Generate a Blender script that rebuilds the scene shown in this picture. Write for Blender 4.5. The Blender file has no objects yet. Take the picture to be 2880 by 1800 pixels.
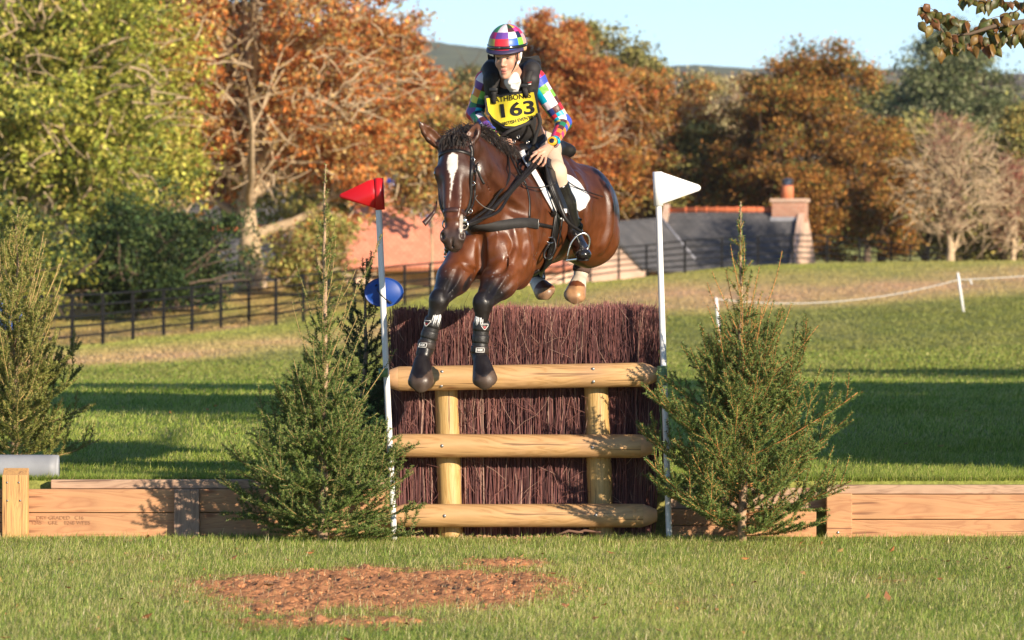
import bpy, bmesh, math, random, os
import numpy as np
from mathutils import Vector, Matrix
from mathutils.bvhtree import BVHTree
S = bpy.context.scene
COL = S.collection
R = math.radians
rng = np.random.default_rng(7)
# ---------------------------------------------------------------- camera, sky, sun
CAMY, CAMZ, F = -30.0, 1.6, 13500.0
cd = bpy.data.cameras.new('camera'); cam = bpy.data.objects.new('camera', cd); COL.objects.link(cam)
cam.location = (0, CAMY, CAMZ); cam.rotation_euler = (R(90), 0, 0)
cd.sensor_width = 36; cd.lens = F/2880*36; cd.shift_y = -105/2880
cd.clip_start = 0.5; cd.clip_end = 20000
cd.dof.use_dof = True; cd.dof.focus_distance = 29.6; cd.dof.aperture_fstop = 6.3
S.camera = cam
SUN_AZ, SUN_EL = 40.0, 17.0          # degrees to the right of straight behind the camera, and up
w = bpy.data.worlds.new('World'); S.world = w; w.use_nodes = True
nt = w.node_tree; bg = nt.nodes['Background']; sky = nt.nodes.new('ShaderNodeTexSky')
sky.sky_type = 'NISHITA'; sky.sun_disc = False; sky.sun_elevation = R(SUN_EL); sky.sun_rotation = R(180-SUN_AZ)
sky.air_density = 0.66; sky.dust_density = 0.0; sky.ozone_density = 2.6; sky.altitude = 0
nt.links.new(sky.outputs[0], bg.inputs[0]); bg.inputs[1].default_value = 0.112
sd = bpy.data.lights.new('sun', 'SUN'); so = bpy.data.objects.new('sun', sd); COL.objects.link(so)
sd.energy = 5.0; sd.angle = R(0.55); sd.color = (1.0, 0.85, 0.66)
SUND = Vector((math.sin(R(SUN_AZ))*math.cos(R(SUN_EL)), -math.cos(R(SUN_AZ))*math.cos(R(SUN_EL)), math.sin(R(SUN_EL))))
so.rotation_euler = SUND.to_track_quat('Z', 'Y').to_euler(); so.location = (8, -10, 12)
S.view_settings.view_transform = 'Standard'; S.view_settings.look = 'None'
S.view_settings.exposure = 0.66; S.view_settings.gamma = 1.0
# ---------------------------------------------------------------- helpers
def P(px, py, y=0.0):
    k = (y-CAMY)/F
    return np.array([(px-1440)*k, y, CAMZ-(py-795)*k])
def nrm(v):
    v = np.asarray(v, float); return v/(np.linalg.norm(v, axis=-1, keepdims=True)+1e-12)
class MB:
    def __init__(s): s.V=[]; s.Fc={3:[],4:[]}; s.M={3:[],4:[]}; s.C=[]; s.U={3:[],4:[]}; s.n=0; s.NG=[]; s.NGm=[]
    def add(s, V, Fq, mat=0, col=None, uv=None):
        V=np.asarray(V,float).reshape(-1,3); Fq=np.asarray(Fq,np.int64)
        if Fq.size:
            k=Fq.shape[1]; s.Fc[k].append(Fq+s.n); s.M[k].append(np.full(len(Fq),mat,np.int32))
            if uv is not None: s.U[k].append(np.asarray(uv,float).reshape(-1,2))
            else: s.U[k].append(np.zeros((Fq.size,2)))
        s.V.append(V)
        if col is None: col=(1,1,1)
        col=np.asarray(col,float)
        if col.ndim==1: col=np.tile(col[:3],(len(V),1))
        s.C.append(col[:,:3]); s.n+=len(V); return s
    def tube(s, pts, rad, sides=8, mat=0, col=None, cap=True, flat=1.0, up=None):
        pts=np.asarray(pts,float); n=len(pts); rad=np.broadcast_to(np.asarray(rad,float),(n,))
        T=np.gradient(pts,axis=0); T=nrm(T)
        up=np.array([0,0,1.]) if up is None else np.asarray(up,float)
        if abs(T[0]@up)>.93: up=np.array([0,1.,0])
        A=nrm(np.cross(T,up)); B=np.cross(T,A)
        a=np.linspace(0,2*np.pi,sides,endpoint=False)
        V=(pts[:,None]+rad[:,None,None]*(np.cos(a)[None,:,None]*A[:,None]+flat*np.sin(a)[None,:,None]*B[:,None])).reshape(-1,3)
        i=np.arange(n-1)[:,None]*sides; j=np.arange(sides)[None]; k=(j+1)%sides
        Fq=np.stack([i+j,i+k,i+sides+k,i+sides+j],-1).reshape(-1,4)
        if col is not None and np.asarray(col).ndim==2 and len(col)==n: col=np.repeat(np.asarray(col),sides,0)
        if cap:
            V=np.vstack([V,pts[:1],pts[-1:]]); m=n*sides
            if col is not None and np.asarray(col).ndim==2: col=np.vstack([col,col[:1],col[-1:]])
            s.add(V,Fq,mat,col)
            c0=s.n-len(V)
            T0=np.stack([np.full(sides,m),(np.arange(sides)+1)%sides,np.arange(sides)],-1)
            T1=np.stack([np.full(sides,m+1),(n-1)*sides+np.arange(sides),(n-1)*sides+(np.arange(sides)+1)%sides],-1)
            s.Fc[3].append(np.vstack([T0,T1])+c0); s.M[3].append(np.full(2*sides,mat,np.int32)); s.U[3].append(np.zeros((6*sides,2)))
        else: s.add(V,Fq,mat,col)
        return s
    def ribbon(s, pts, side, width, thick=.004, nrmv=None, mat=0, col=None):
        pts=np.asarray(pts,float); n=len(pts); side=nrm(np.broadcast_to(np.asarray(side,float),(n,3)))
        T=nrm(np.gradient(pts,axis=0)); N=nrm(np.cross(T,side)) if nrmv is None else nrm(np.broadcast_to(nrmv,(n,3)))
        w=np.broadcast_to(np.asarray(width,float),(n,))[:,None]/2
        Q=np.stack([pts-side*w-N*thick/2,pts+side*w-N*thick/2,pts+side*w+N*thick/2,pts-side*w+N*thick/2],1).reshape(-1,3)
        i=np.arange(n-1)[:,None]*4; j=np.arange(4)[None]; k=(j+1)%4
        Fq=np.stack([i+j,i+k,i+4+k,i+4+j],-1).reshape(-1,4)
        e=(n-1)*4
        Fq=np.vstack([Fq,[[3,2,1,0]],[[e,e+1,e+2,e+3]]])
        return s.add(Q,Fq,mat,col)
    def box(s, c, h, mat=0, col=None, rot=None, bev=0.0):
        bm=bmesh.new(); bmesh.ops.create_cube(bm,size=2)
        for v in bm.verts: v.co=Vector((v.co.x*h[0],v.co.y*h[1],v.co.z*h[2]))
        if bev>0: bmesh.ops.bevel(bm,geom=bm.edges[:],offset=bev,segments=2,affect='EDGES',profile=.6)
        if rot is not None:
            for v in bm.verts: v.co=rot@v.co
        for v in bm.verts: v.co+=Vector(c)
        s.bm(bm,mat,col); bm.free(); return s
    def bm(s, bm, mat=0, col=None):
        bm.verts.index_update(); V=[tuple(v.co) for v in bm.verts]
        bmesh.ops.triangulate(bm,faces=[f for f in bm.faces if len(f.verts)>4])
        bm.verts.index_update()
        q=[[v.index for v in f.verts] for f in bm.faces if len(f.verts)==4]; t=[[v.index for v in f.verts] for f in bm.faces if len(f.verts)==3]
        n0=s.n
        s.add(V,np.array(q,int) if q else np.zeros((0,4),int),mat,col)
        if t:
            s.Fc[3].append(np.array(t)+n0); s.M[3].append(np.full(len(t),mat,np.int32)); s.U[3].append(np.zeros((len(t)*3,2)))
        return s
    def build(s, name, mats, parent=None, smooth=True, bev=0):
        V=np.vstack(s.V) if s.V else np.zeros((0,3)); C=np.vstack(s.C) if s.C else np.zeros((0,3))
        me=bpy.data.meshes.new(name)
        loops=[];starts=[];tot=[];mi=[];uv=[];p=0
        for k in (4,3):
            if s.Fc[k]:
                f=np.vstack(s.Fc[k]); loops.append(f.ravel()); starts.append(p+np.arange(len(f))*k); tot.append(np.full(len(f),k)); mi.append(np.concatenate(s.M[k])); uv.append(np.vstack(s.U[k])); p+=f.size
        loops=np.concatenate(loops);starts=np.concatenate(starts);mi=np.concatenate(mi);uv=np.vstack(uv)
        me.vertices.add(len(V)); me.vertices.foreach_set('co',V.astype(np.float32).ravel())
        me.loops.add(len(loops)); me.loops.foreach_set('vertex_index',loops.astype(np.int32))
        me.polygons.add(len(starts)); me.polygons.foreach_set('loop_start',starts.astype(np.int32))
        me.polygons.foreach_set('material_index',mi.astype(np.int32))
        me.update(calc_edges=True)
        me.polygons.foreach_set('use_smooth',np.full(len(starts),bool(smooth)))
        a=me.color_attributes.new('Col','FLOAT_COLOR','POINT'); a.data.foreach_set('color',np.hstack([C,np.ones((len(C),1))]).astype(np.float32).ravel())
        if np.any(uv): 
            ul=me.uv_layers.new(name='UVMap'); ul.data.foreach_set('uv',uv.astype(np.float32).ravel())
        for m in (mats if isinstance(mats,(list,tuple)) else [mats]): me.materials.append(m)
        o=bpy.data.objects.new(name,me); COL.objects.link(o)
        if parent is not None: o.parent=parent; o.matrix_parent_inverse=Matrix.Translation(-Vector(parent.location)) if parent.type=='EMPTY' else Matrix()
        return o
def thing(name,label,cat,loc=(0,0,0),group=None):
    o=bpy.data.objects.new(name,None); COL.objects.link(o); o.location=Vector(loc); o.empty_display_size=.2
    o['label']=label; o['category']=cat
    if group: o['group']=group
    return o
def tag(o,label=None,cat=None,group=None,kind=None):
    if label: o['label']=label
    if cat: o['category']=cat
    if group: o['group']=group
    if kind: o['kind']=kind
    return o
# ---- materials
def mat(name, col=(.5,.5,.5), rough=.6, attr=False, var=0.0, vscale=8.0, bump=0.0, bscale=30.0, metal=0.0, transl=0.0, coat=0.0, spec=.5, stretch=None, sheen=0, fac2=None):
    m=bpy.data.materials.new(name); m.use_nodes=True; n=m.node_tree.nodes; l=m.node_tree.links; b=n['Principled BSDF']
    b.inputs['Roughness'].default_value=rough; b.inputs['Metallic'].default_value=metal
    b.inputs['Specular IOR Level'].default_value=spec
    if coat: b.inputs['Coat Weight'].default_value=coat; b.inputs['Coat Roughness'].default_value=.12
    if sheen: b.inputs['Sheen Weight'].default_value=sheen
    src=None
    if attr:
        a=n.new('ShaderNodeAttribute'); a.attribute_name='Col'; src=a.outputs['Color']
    tc=n.new('ShaderNodeTexCoord'); co=tc.outputs['Object']
    if stretch:
        mp=n.new('ShaderNodeMapping'); mp.inputs['Scale'].default_value=stretch; l.new(co,mp.inputs[0]); co=mp.outputs[0]
    if var>0:
        nz=n.new('ShaderNodeTexNoise'); nz.inputs['Scale'].default_value=vscale; nz.inputs['Detail'].default_value=5; nz.inputs['Roughness'].default_value=.6; l.new(co,nz.inputs[0])
        mr=n.new('ShaderNodeMapRange'); mr.inputs[1].default_value=.3; mr.inputs[2].default_value=.7; mr.inputs[3].default_value=1-var; mr.inputs[4].default_value=1+var; l.new(nz.outputs[0],mr.inputs[0])
        mx=n.new('ShaderNodeMix'); mx.data_type='RGBA'; mx.blend_type='MULTIPLY'; mx.inputs[0].default_value=1
        if src: l.new(src,mx.inputs[6])
        else: mx.inputs[6].default_value=(*col,1)
        l.new(mr.outputs[0],mx.inputs[7]); src=mx.outputs[2]
    if src: l.new(src,b.inputs['Base Color'])
    else: b.inputs['Base Color'].default_value=(*col,1)
    if bump>0:
        nb=n.new('ShaderNodeTexNoise'); nb.inputs['Scale'].default_value=bscale; nb.inputs['Detail'].default_value=4; l.new(co,nb.inputs[0])
        bp=n.new('ShaderNodeBump'); bp.inputs['Strength'].default_value=bump; bp.inputs['Distance'].default_value=.006; l.new(nb.outputs[0],bp.inputs['Height']); l.new(bp.outputs[0],b.inputs['Normal'])
    if transl>0:
        t=n.new('ShaderNodeBsdfTranslucent'); ms=n.new('ShaderNodeMixShader'); ms.inputs[0].default_value=transl
        if src: l.new(src,t.inputs[0])
        else: t.inputs[0].default_value=(*col,1)
        l.new(b.outputs[0],ms.inputs[1]); l.new(t.outputs[0],ms.inputs[2]); l.new(ms.outputs[0],n['Material Output'].inputs[0])
    return m
def ramp(n,stops):
    r=n.new('ShaderNodeValToRGB'); e=r.color_ramp.elements
    while len(e)<len(stops): e.new(.5)
    for i,(p,c) in enumerate(stops): e[i].position=p; e[i].color=(*c,1)
    return r
def wood(name, light, dark, stretch=(1.2,9,9), rings=1.0, rough=.6, dirt=None, knots=True, vert=False):
    m=bpy.data.materials.new(name); m.use_nodes=True; n=m.node_tree.nodes; l=m.node_tree.links; b=n['Principled BSDF']; b.inputs['Roughness'].default_value=rough
    tc=n.new('ShaderNodeTexCoord'); mp=n.new('ShaderNodeMapping'); mp.inputs['Scale'].default_value=stretch; l.new(tc.outputs['Object'],mp.inputs[0])
    nz=n.new('ShaderNodeTexNoise'); nz.inputs['Scale'].default_value=1.6; nz.inputs['Detail'].default_value=3; nz.inputs['Distortion'].default_value=1.2; l.new(mp.outputs[0],nz.inputs[0])
    mu=n.new('ShaderNodeMath'); mu.operation='MULTIPLY'; mu.inputs[1].default_value=14*rings; l.new(nz.outputs[0],mu.inputs[0])
    fr=n.new('ShaderNodeMath'); fr.operation='PINGPONG'; fr.inputs[1].default_value=1; l.new(mu.outputs[0],fr.inputs[0])
    r=ramp(n,[(0,dark),(.35,tuple(.35*a+.65*c for a,c in zip(dark,light))),(1,light)]); l.new(fr.outputs[0],r.inputs[0])
    src=r.outputs[0]
    n2=n.new('ShaderNodeTexNoise'); n2.inputs['Scale'].default_value=2.2; n2.inputs['Detail'].default_value=5; l.new(tc.outputs['Object'],n2.inputs[0])
    mr=n.new('ShaderNodeMapRange'); mr.inputs[1].default_value=.3; mr.inputs[2].default_value=.7; mr.inputs[3].default_value=.8; mr.inputs[4].default_value=1.12; l.new(n2.outputs[0],mr.inputs[0])
    mx=n.new('ShaderNodeMix'); mx.data_type='RGBA'; mx.blend_type='MULTIPLY'; mx.inputs[0].default_value=1; l.new(src,mx.inputs[6]); l.new(mr.outputs[0],mx.inputs[7]); src=mx.outputs[2]
    if knots:
        m2=n.new('ShaderNodeMapping'); m2.inputs['Scale'].default_value=(2.2,6,6) if not vert else (6,6,2.2); l.new(tc.outputs['Object'],m2.inputs[0])
        vo=n.new('ShaderNodeTexVoronoi'); vo.inputs['Scale'].default_value=1.3; l.new(m2.outputs[0],vo.inputs[0])
        kr=n.new('ShaderNodeMapRange'); kr.inputs[1].default_value=.05; kr.inputs[2].default_value=.17; kr.inputs[3].default_value=.85; kr.inputs[4].default_value=0; l.new(vo.outputs['Distance'],kr.inputs[0])
        mk=n.new('ShaderNodeMix'); mk.data_type='RGBA'; l.new(kr.outputs[0],mk.inputs[0]); l.new(src,mk.inputs[6]); mk.inputs[7].default_value=(dark[0]*.6,dark[1]*.45,dark[2]*.4,1); src=mk.outputs[2]
    if dirt:
        n3=n.new('ShaderNodeTexNoise'); n3.inputs['Scale'].default_value=3.5; n3.inputs['Detail'].default_value=6; l.new(tc.outputs['Object'],n3.inputs[0])
        dr=n.new('ShaderNodeMapRange'); dr.inputs[1].default_value=.5; dr.inputs[2].default_value=.75; dr.inputs[4].default_value=.6; l.new(n3.outputs[0],dr.inputs[0])
        md=n.new('ShaderNodeMix'); md.data_type='RGBA'; l.new(dr.outputs[0],md.inputs[0]); l.new(src,md.inputs[6]); md.inputs[7].default_value=(*dirt,1); src=md.outputs[2]
    m4=n.new('ShaderNodeMapping'); m4.inputs['Scale'].default_value=(1.1,34,34) if not vert else (34,34,1.1); l.new(tc.outputs['Object'],m4.inputs[0]); n4=n.new('ShaderNodeTexNoise'); n4.inputs['Scale'].default_value=1.5; n4.inputs['Detail'].default_value=2; n4.inputs['Distortion'].default_value=.4; l.new(m4.outputs[0],n4.inputs[0])
    cr=n.new('ShaderNodeMapRange'); cr.inputs[1].default_value=.64; cr.inputs[2].default_value=.70; cr.inputs[3].default_value=0; cr.inputs[4].default_value=.75; l.new(n4.outputs[0],cr.inputs[0]); mc=n.new('ShaderNodeMix'); mc.data_type='RGBA'; l.new(cr.outputs[0],mc.inputs[0]); l.new(src,mc.inputs[6]); mc.inputs[7].default_value=(dark[0]*.35,dark[1]*.3,dark[2]*.3,1); src=mc.outputs[2]
    l.new(src,b.inputs['Base Color'])
    bp=n.new('ShaderNodeBump'); bp.inputs['Strength'].default_value=.25; bp.inputs['Distance'].default_value=.004; l.new(fr.outputs[0],bp.inputs['Height']); l.new(bp.outputs[0],b.inputs['Normal'])
    return m
def fbm(x,y,seed=0,oct=4):
    r=np.random.default_rng(seed); out=0; a=1; tot=0; f=1
    for o in range(oct):
        ph=r.uniform(0,6.28,8); dr=r.uniform(0,6.28,4); s=0
        for k in range(4):
            s=s+np.sin((x*np.cos(dr[k])+y*np.sin(dr[k]))*f*(1+.37*k)+ph[k]+1.3*np.sin((x*np.sin(dr[k])-y*np.cos(dr[k]))*f*.8+ph[k+4]))
        out=out+a*s/4; tot+=a; a*=.55; f*=2.1
    return out/tot
def textmesh(s,size,name='t',bold=0,spacing=1.0,ext=0.0):
    cu=bpy.data.curves.new(name,'FONT'); cu.body=s; cu.size=size; cu.align_x='CENTER'; cu.align_y='CENTER'; cu.offset=bold; cu.space_character=spacing; cu.extrude=ext; cu.resolution_u=4
    o=bpy.data.objects.new(name,cu); COL.objects.link(o); bpy.context.view_layer.update(); dg=bpy.context.evaluated_depsgraph_get(); me=bpy.data.meshes.new_from_object(o.evaluated_get(dg)); 
    V=np.array([v.co[:] for v in me.vertices]) if len(me.vertices) else np.zeros((0,3)); Fs=[list(p.vertices) for p in me.polygons]
    COL.objects.unlink(o); bpy.data.objects.remove(o); bpy.data.curves.remove(cu); bpy.data.meshes.remove(me); return V,Fs
def addtext(b,V,Fs,fn,col=(1,1,1)):
    W=np.array([fn(v) for v in V]); 
    bmx=bmesh.new(); vs=[bmx.verts.new(v) for v in W]
    for f in Fs:
        try: bmx.faces.new([vs[i_] for i_ in f])
        except ValueError: pass
    b.bm(bmx,0,col); bmx.free()
# ---------------------------------------------------------------- terrain
CP=[(-20,32,.35),(0,32,.35),(20,32,.35),(-20,60,.3),(0,60,.35),(20,60,.42),(4.3,100,.32),(-9,95,.05),(-3,100,.3),(14,100,.75),(-9.7,114,.13),(-15,112,-.1),(10.5,112,.9),(-3.2,142,.91),(-8.4,126,.3),(-5.9,133,.6),(1,155,1.4),(6.3,175,1.95),(8,181,2.12),(8,188,2.15),(9,196,1.5),(14,184,2.27),(14,192,2.2),(20,186,2.33),(26,188,2.4),(35,190,2.5),(20,196,2.1),(3,170,1.6),(3,180,1.5),(-13,150,1.4),(-8,155,1.6),(-20,150,1.2),
    (-3,165,1.4),(-40,60,.3),(40,60,.8),(-40,120,0),(45,130,1.8),(60,200,2.8),(-60,200,1.5),(10,205,.2),(20,210,1.),(0,205,.5),(-10,200,1.5),(10,300,3.0),(-30,300,3),(40,300,4),(-60,400,6),(60,400,6),(0,400,5)]
cpx=np.array([(a/30,math.log(b/30)*3) for a,b,c in CP]); cpz=np.array([c for a,b,c in CP])
def tk(r): r=np.maximum(r,1e-9); return r*r*np.log(r)
A=np.zeros((len(CP)+3,)*2); D_=np.linalg.norm(cpx[:,None]-cpx[None],axis=-1); A[:-3,:-3]=tk(D_)+np.eye(len(CP))*.01; A[:-3,-3]=1; A[:-3,-2:]=cpx; A[-3,:-3]=1; A[-2:,:-3]=cpx.T
WT=np.linalg.solve(A,np.concatenate([cpz,[0,0,0]]))
def gz(x,y):
    """ground height"""
    x=np.asarray(x,float); y=np.asarray(y,float); x,y=np.broadcast_arrays(x,y); d=np.clip(y-CAMY,30,430); q=np.stack([np.clip(x,-70,70)/30,np.log(d/30)*3],-1)
    z=np.zeros(x.shape)
    for i in range(len(CP)): z=z+WT[i]*tk(np.hypot(q[...,0]-cpx[i,0],q[...,1]-cpx[i,1]))
    z=z+WT[-3]+WT[-2]*q[...,0]+WT[-1]*q[...,1]
    t=np.clip((y-.3)/8,0,1); z=.35*(1-t)+z*t
    z=z+np.clip((y-400)/2000,0,3)*12
    bumps=.012*fbm(x*2.2,y*1.1,3)+.03*fbm(x*.35,y*.12,4)*np.clip((y-5)/30,0,1)
    up=y>.262
    return np.where(up,z+bumps,.012*fbm(x*2.2,y*1.5,5)+np.where(y>-.6,.006,0))
def dirt_mask(x,y):
    """bare churned soil in front of the jump (0..1)"""
    n=fbm(x*3.1,y*1.6,11)
    m=0
    for (px,d,rx,ry,a) in [(1080,25.1,.95,1.6,1.2),(1270,26.0,.45,1.2,.8),(800,23.6,.45,1.2,.8),(980,22.6,.9,1.0,.6),(720,22.5,.7,.9,.5),(1420,27.4,.4,1.0,.7),(1300,24.2,.4,.8,.35)]:
        X=(px-1440)*d/F; m=np.maximum(m,a-np.sqrt(((x-X)/rx)**2+((y-(d-30))/ry)**2)*.85)
    m=m+.26*n+.20*fbm(x*11,y*6,13)
    return np.clip(m*2.0+.02,0,1)
def base_mask(x,y):
    return np.clip(1.15-np.sqrt(((x-.1)/1.05)**2+((y-.12)/.3)**2)+.25*fbm(x*9,y*9,12),0,1)*(y<.3)
ys=np.concatenate([np.arange(-33,-11,1.),np.arange(-11,-9.4,.1),np.arange(-9.4,-1.2,.03),np.arange(-1.2,-.2,.06),[-.15,-.1,-.05,0,.05,.1,.15,.2,.26,.264,.3],np.arange(.4,6,.2),np.arange(6,30,.8),np.arange(30,190,2.5),np.geomspace(190,9000,60)])
us=np.concatenate([np.linspace(-1,-.15,45)[:-1],np.linspace(-.15,-.06,60)[:-1],np.linspace(-.06,.03,200),np.linspace(.03,.15,80)[1:],np.linspace(.15,1,45)[1:]])
hw=30+np.maximum(ys-CAMY,20)*.9
YY,UU=np.meshgrid(ys,us,indexing='ij'); XX=UU*hw[:,None]
hwn=np.where((YY>-11.5)&(YY<.4),1,0)
ZZ=gz(XX,YY); dm=dirt_mask(XX,YY)*(YY<.2); rr=np.random.default_rng(3)
ZZ=ZZ+dm*(.035*fbm(XX*13,YY*9,21)+.035*np.abs(fbm(XX*32,YY*24,22))+rr.normal(0,.006,ZZ.shape))-dm*.005
ZZ=np.where(YY>500,np.minimum(ZZ,25),ZZ)
nr,nc=XX.shape; V=np.stack([XX,YY,ZZ],-1).reshape(-1,3)
i=np.arange(nr-1)[:,None]*nc; j=np.arange(nc-1)[None]; Fq=np.stack([i+j,i+j+1,i+nc+j+1,i+nc+j],-1).reshape(-1,4)
# ground colour: what grows or lies where
def mixc(a,b,t): return np.asarray(a)*(1-t[...,None])+np.asarray(b)*t[...,None]
def gcolf(X,Y,dm=None):
    d=Y-CAMY
    g=mixc((.20,.24,.05),(.30,.29,.08),np.clip(.5+.6*fbm(X*1.3,Y*.5,31),0,1))
    g=mixc(g,(.34,.31,.13),np.clip(.1+.5*fbm(X*.6,Y*.1,32),0,.5)*(d>60))
    z=gz(X,Y); py=795-(z-CAMZ)/d*F; px=1440+X/d*F; E_=np.interp(px,[-500,230,640,1100,1500,1900,2400,2880],[1064,1050,1014,962,925,893,868,836])+6*fbm(X*.8,Y*.1,46); up=E_-py   # edge of the lush grass
    far=np.clip(up/14,0,1)*(d>55); g=mixc(g,mixc((.34,.37,.075),(.44,.40,.12),np.clip(.5+.8*fbm(X*.35,Y*.10,47),0,1)),far)
    st=np.clip(.75+.7*fbm(X*.5,Y*.16,44),0,1); wd_=np.interp(px,[0,900,1500,1900,2880],[62,50,70,110,95])
    g=mixc(g,(.66,.42,.25),far*np.clip(1.15-np.abs(up-wd_*.5)/(wd_*.62),0,1)*st*.95)
    g=mixc(g,(.62,.42,.25),far*np.exp(-((up-np.interp(px,[0,900,1900],[105,85,30]))/5)**2)*(px<1900)*np.clip(.5+fbm(X*2,Y*.3,49),0,1))
    fy=114+(X+9.7)*4.3
    g=mixc(g,(.56,.31,.15),np.clip((d-fy-1)/4,0,1)*np.clip((1.5-X)/2,0,1)*(d<175)*np.clip(.45+.8*fbm(X*.9,Y*.25,45),0,.95))
    g=mixc(g,(.42,.44,.10),np.exp(-((d-fy)/2.5)**2)*np.clip((2-X)/2,0,1)*.7)
    if dm is not None: g=mixc(g,(.56,.25,.115),np.clip(dm*1.3,0,1))*1.0; g=g*(1-.45*np.clip(dm,0,1)*np.clip(fbm(X*9,Y*7,23)*1.5,0,1))[...,None]; g=mixc(g,(.46,.29,.17),base_mask(X,Y)*.9)
    return g
gcol=gcolf(XX,YY,dm)
ground_m=mat('ground_surface',rough=.95,attr=True,var=.35,vscale=26,bump=.9,bscale=60,spec=.1)
b=MB(); b.add(V,Fq,0,gcol.reshape(-1,3)); gr=b.build('ground',ground_m); tag(gr,kind='structure')
# ---------------------------------------------------------------- hills
def hills(name,dist,prof,col,depth=900):
    px=np.linspace(-900,3800,240); z=np.array([np.interp(px,[p[0] for p in prof],[p[1] for p in prof])])[0]
    z=z+6*fbm(px*.03,px*0,51,5)+2.0*fbm(px*.2,px*0,52,3)
    X=(px-1440)*dist/F; Zt=CAMZ-(z-795)*dist/F
    rows=[]; n=14
    for k in range(n):
        t=k/(n-1); rows.append(np.stack([X*(1+.1*(t-1)),np.full_like(X,dist+CAMY-depth*(1-t))+8*fbm(X*.01,X*0+t*3,53),Zt*np.sin(t*math.pi/2)**1.1+4*fbm(X*.02,t*6+X*0,54)*(t<1)*(t>0)],-1))
    rows.append(np.stack([X*1.1,np.full_like(X,dist+CAMY+depth),Zt*.3],-1)); n+=1
    V=np.array(rows); m=V.shape[1]; i=np.arange(n-1)[:,None]*m; j=np.arange(m-1)[None]
    Fq=np.stack([i+j,i+j+1,i+m+j+1,i+m+j],-1).reshape(-1,4); b=MB(); b.add(V.reshape(-1,3),Fq)
    return tag(b.build(name,col),kind='structure')
hillm=mat('wooded_hill',(.10,.11,.05),.95,var=.5,vscale=.02,spec=.05)
hillf=mat('farmland_hill',(.20,.16,.12),.95,var=.5,vscale=.008,spec=.05)
hills('hills',4200,[(-900,190),(900,135),(1100,118),(1250,122),(1400,140),(1550,175),(1700,190),(1850,196),(1950,186),(2100,198),(2300,196),(2600,204),(2880,214),(3800,225)],hillm)
hills('hill_slope',2600,[(-900,230),(1000,215),(1400,240),(1800,222),(1900,214),(2000,220),(2200,216),(2500,218),(2880,222),(3800,240)],hillf)
# ---------------------------------------------------------------- grass
def blades(N,xf,yf,hmin,hmax,wd,seed,keep=None,lean=.6,cols=None):
    r=np.random.default_rng(seed); x=xf(r,N); y=yf(r,N); x=x(y) if callable(x) else x
    if keep is not None:
        k=keep(x,y,r); x=x[k]; y=y[k]
    n=len(x); z=gz(x,y)-.004; h=r.uniform(hmin,hmax,n)*(1+.35*fbm(x*3,y*2,seed+1))
    if callable(wd): wd_=wd(y)
    else: wd_=np.full(n,wd)
    if not np.isscalar(hmin): pass
    a=r.uniform(0,6.283,n); tw=r.normal(0,.5,n); L=np.abs(r.normal(lean*.55,lean*.45,n))
    # prevailing lean in patches
    pa=fbm(x*1.2,y*.8,seed+2)*3; a=np.where(r.random(n)<.45,pa,a)
    dx,dy=np.cos(a),np.sin(a); sx,sy=-np.sin(a+tw),np.cos(a+tw)
    p0=np.stack([x,y,z],-1); S_=np.stack([sx,sy,0*sx],-1)*(wd_*r.uniform(.6,1.3,n))[:,None]/2
    a1=np.clip(L*.75,0,1.25); a2=np.clip(a1+.25+.5*L,0,1.75); p1=p0+np.stack([dx*np.sin(a1),dy*np.sin(a1),np.cos(a1)],-1)*(h*.5)[:,None]; p2=p1+np.stack([dx*np.sin(a2),dy*np.sin(a2),np.cos(a2)],-1)*(h*.5)[:,None]; p2[:,2]=np.maximum(p2[:,2],z+.004)
    V=np.stack([p0-S_,p0+S_,p1-S_*.85,p1+S_*.85,p2],1).reshape(-1,3); k=np.arange(n)[:,None]*5
    pal=np.array(cols if cols is not None else [(.25,.33,.055),(.34,.40,.085),(.15,.23,.035),(.47,.45,.16),(.64,.54,.28)])
    pn=np.clip(.5+.9*fbm(x*1.1,y*.55,seed+3)+.3*fbm(x*4,y*2.5,seed+4),0,1); 
    pr=np.stack([.28+0*pn,.20+.1*pn,.05+.34*(1-pn),.06+.44*pn,.03+.20*pn],-1); pr/=pr.sum(1,keepdims=True); ci=(r.random(n)[:,None]>np.cumsum(pr,1)).sum(1).clip(0,4)
    c=pal[ci]*r.uniform(.8,1.25,(n,1)); 
    C=np.repeat(c,5,0)
    return V,np.hstack([k,k+1,k+3,k+2]),np.hstack([k+2,k+3,k+4]),C
grassm=mat('grass_blades',rough=.55,attr=True,transl=.35,spec=.25)
def add_grass(name,parts,label):
    b=MB()
    for V,q,t,C in parts:
        n0=b.n; b.add(V,q,0,C); b.Fc[3].append(t+n0); b.M[3].append(np.zeros(len(t),np.int32)); b.U[3].append(np.zeros((t.size,2)))
    return tag(b.build(name,grassm,smooth=False),label,'grass',kind='stuff')
def kf(x,y,r): 
    return (r.random(len(x))>dirt_mask(x,y)*1.12-.04)&(r.random(len(x))>base_mask(x,y)*1.0)&((y<.0)|(np.abs(x-.06)<.86))&(y<.2)
def xw(m): return lambda r,N: (lambda y: r.uniform(-1,1,N)*((y-CAMY)*.107+m))
QG=float(os.environ.get('QG','1'))
def yd(a,b_): return lambda r,N: r.uniform(a,b_,N)
g1=blades(int(430000*QG),xw(.25),yd(-9.3,.15),.018,.052,.0028,101,kf,1.5)
g2=blades(int(26000*QG),xw(.25),yd(-9.3,.0),.04,.085,.0032,104,kf,1.15,[(.30,.41,.09),(.40,.47,.12),(.20,.31,.06),(.54,.51,.20),(.70,.60,.36)])
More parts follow.
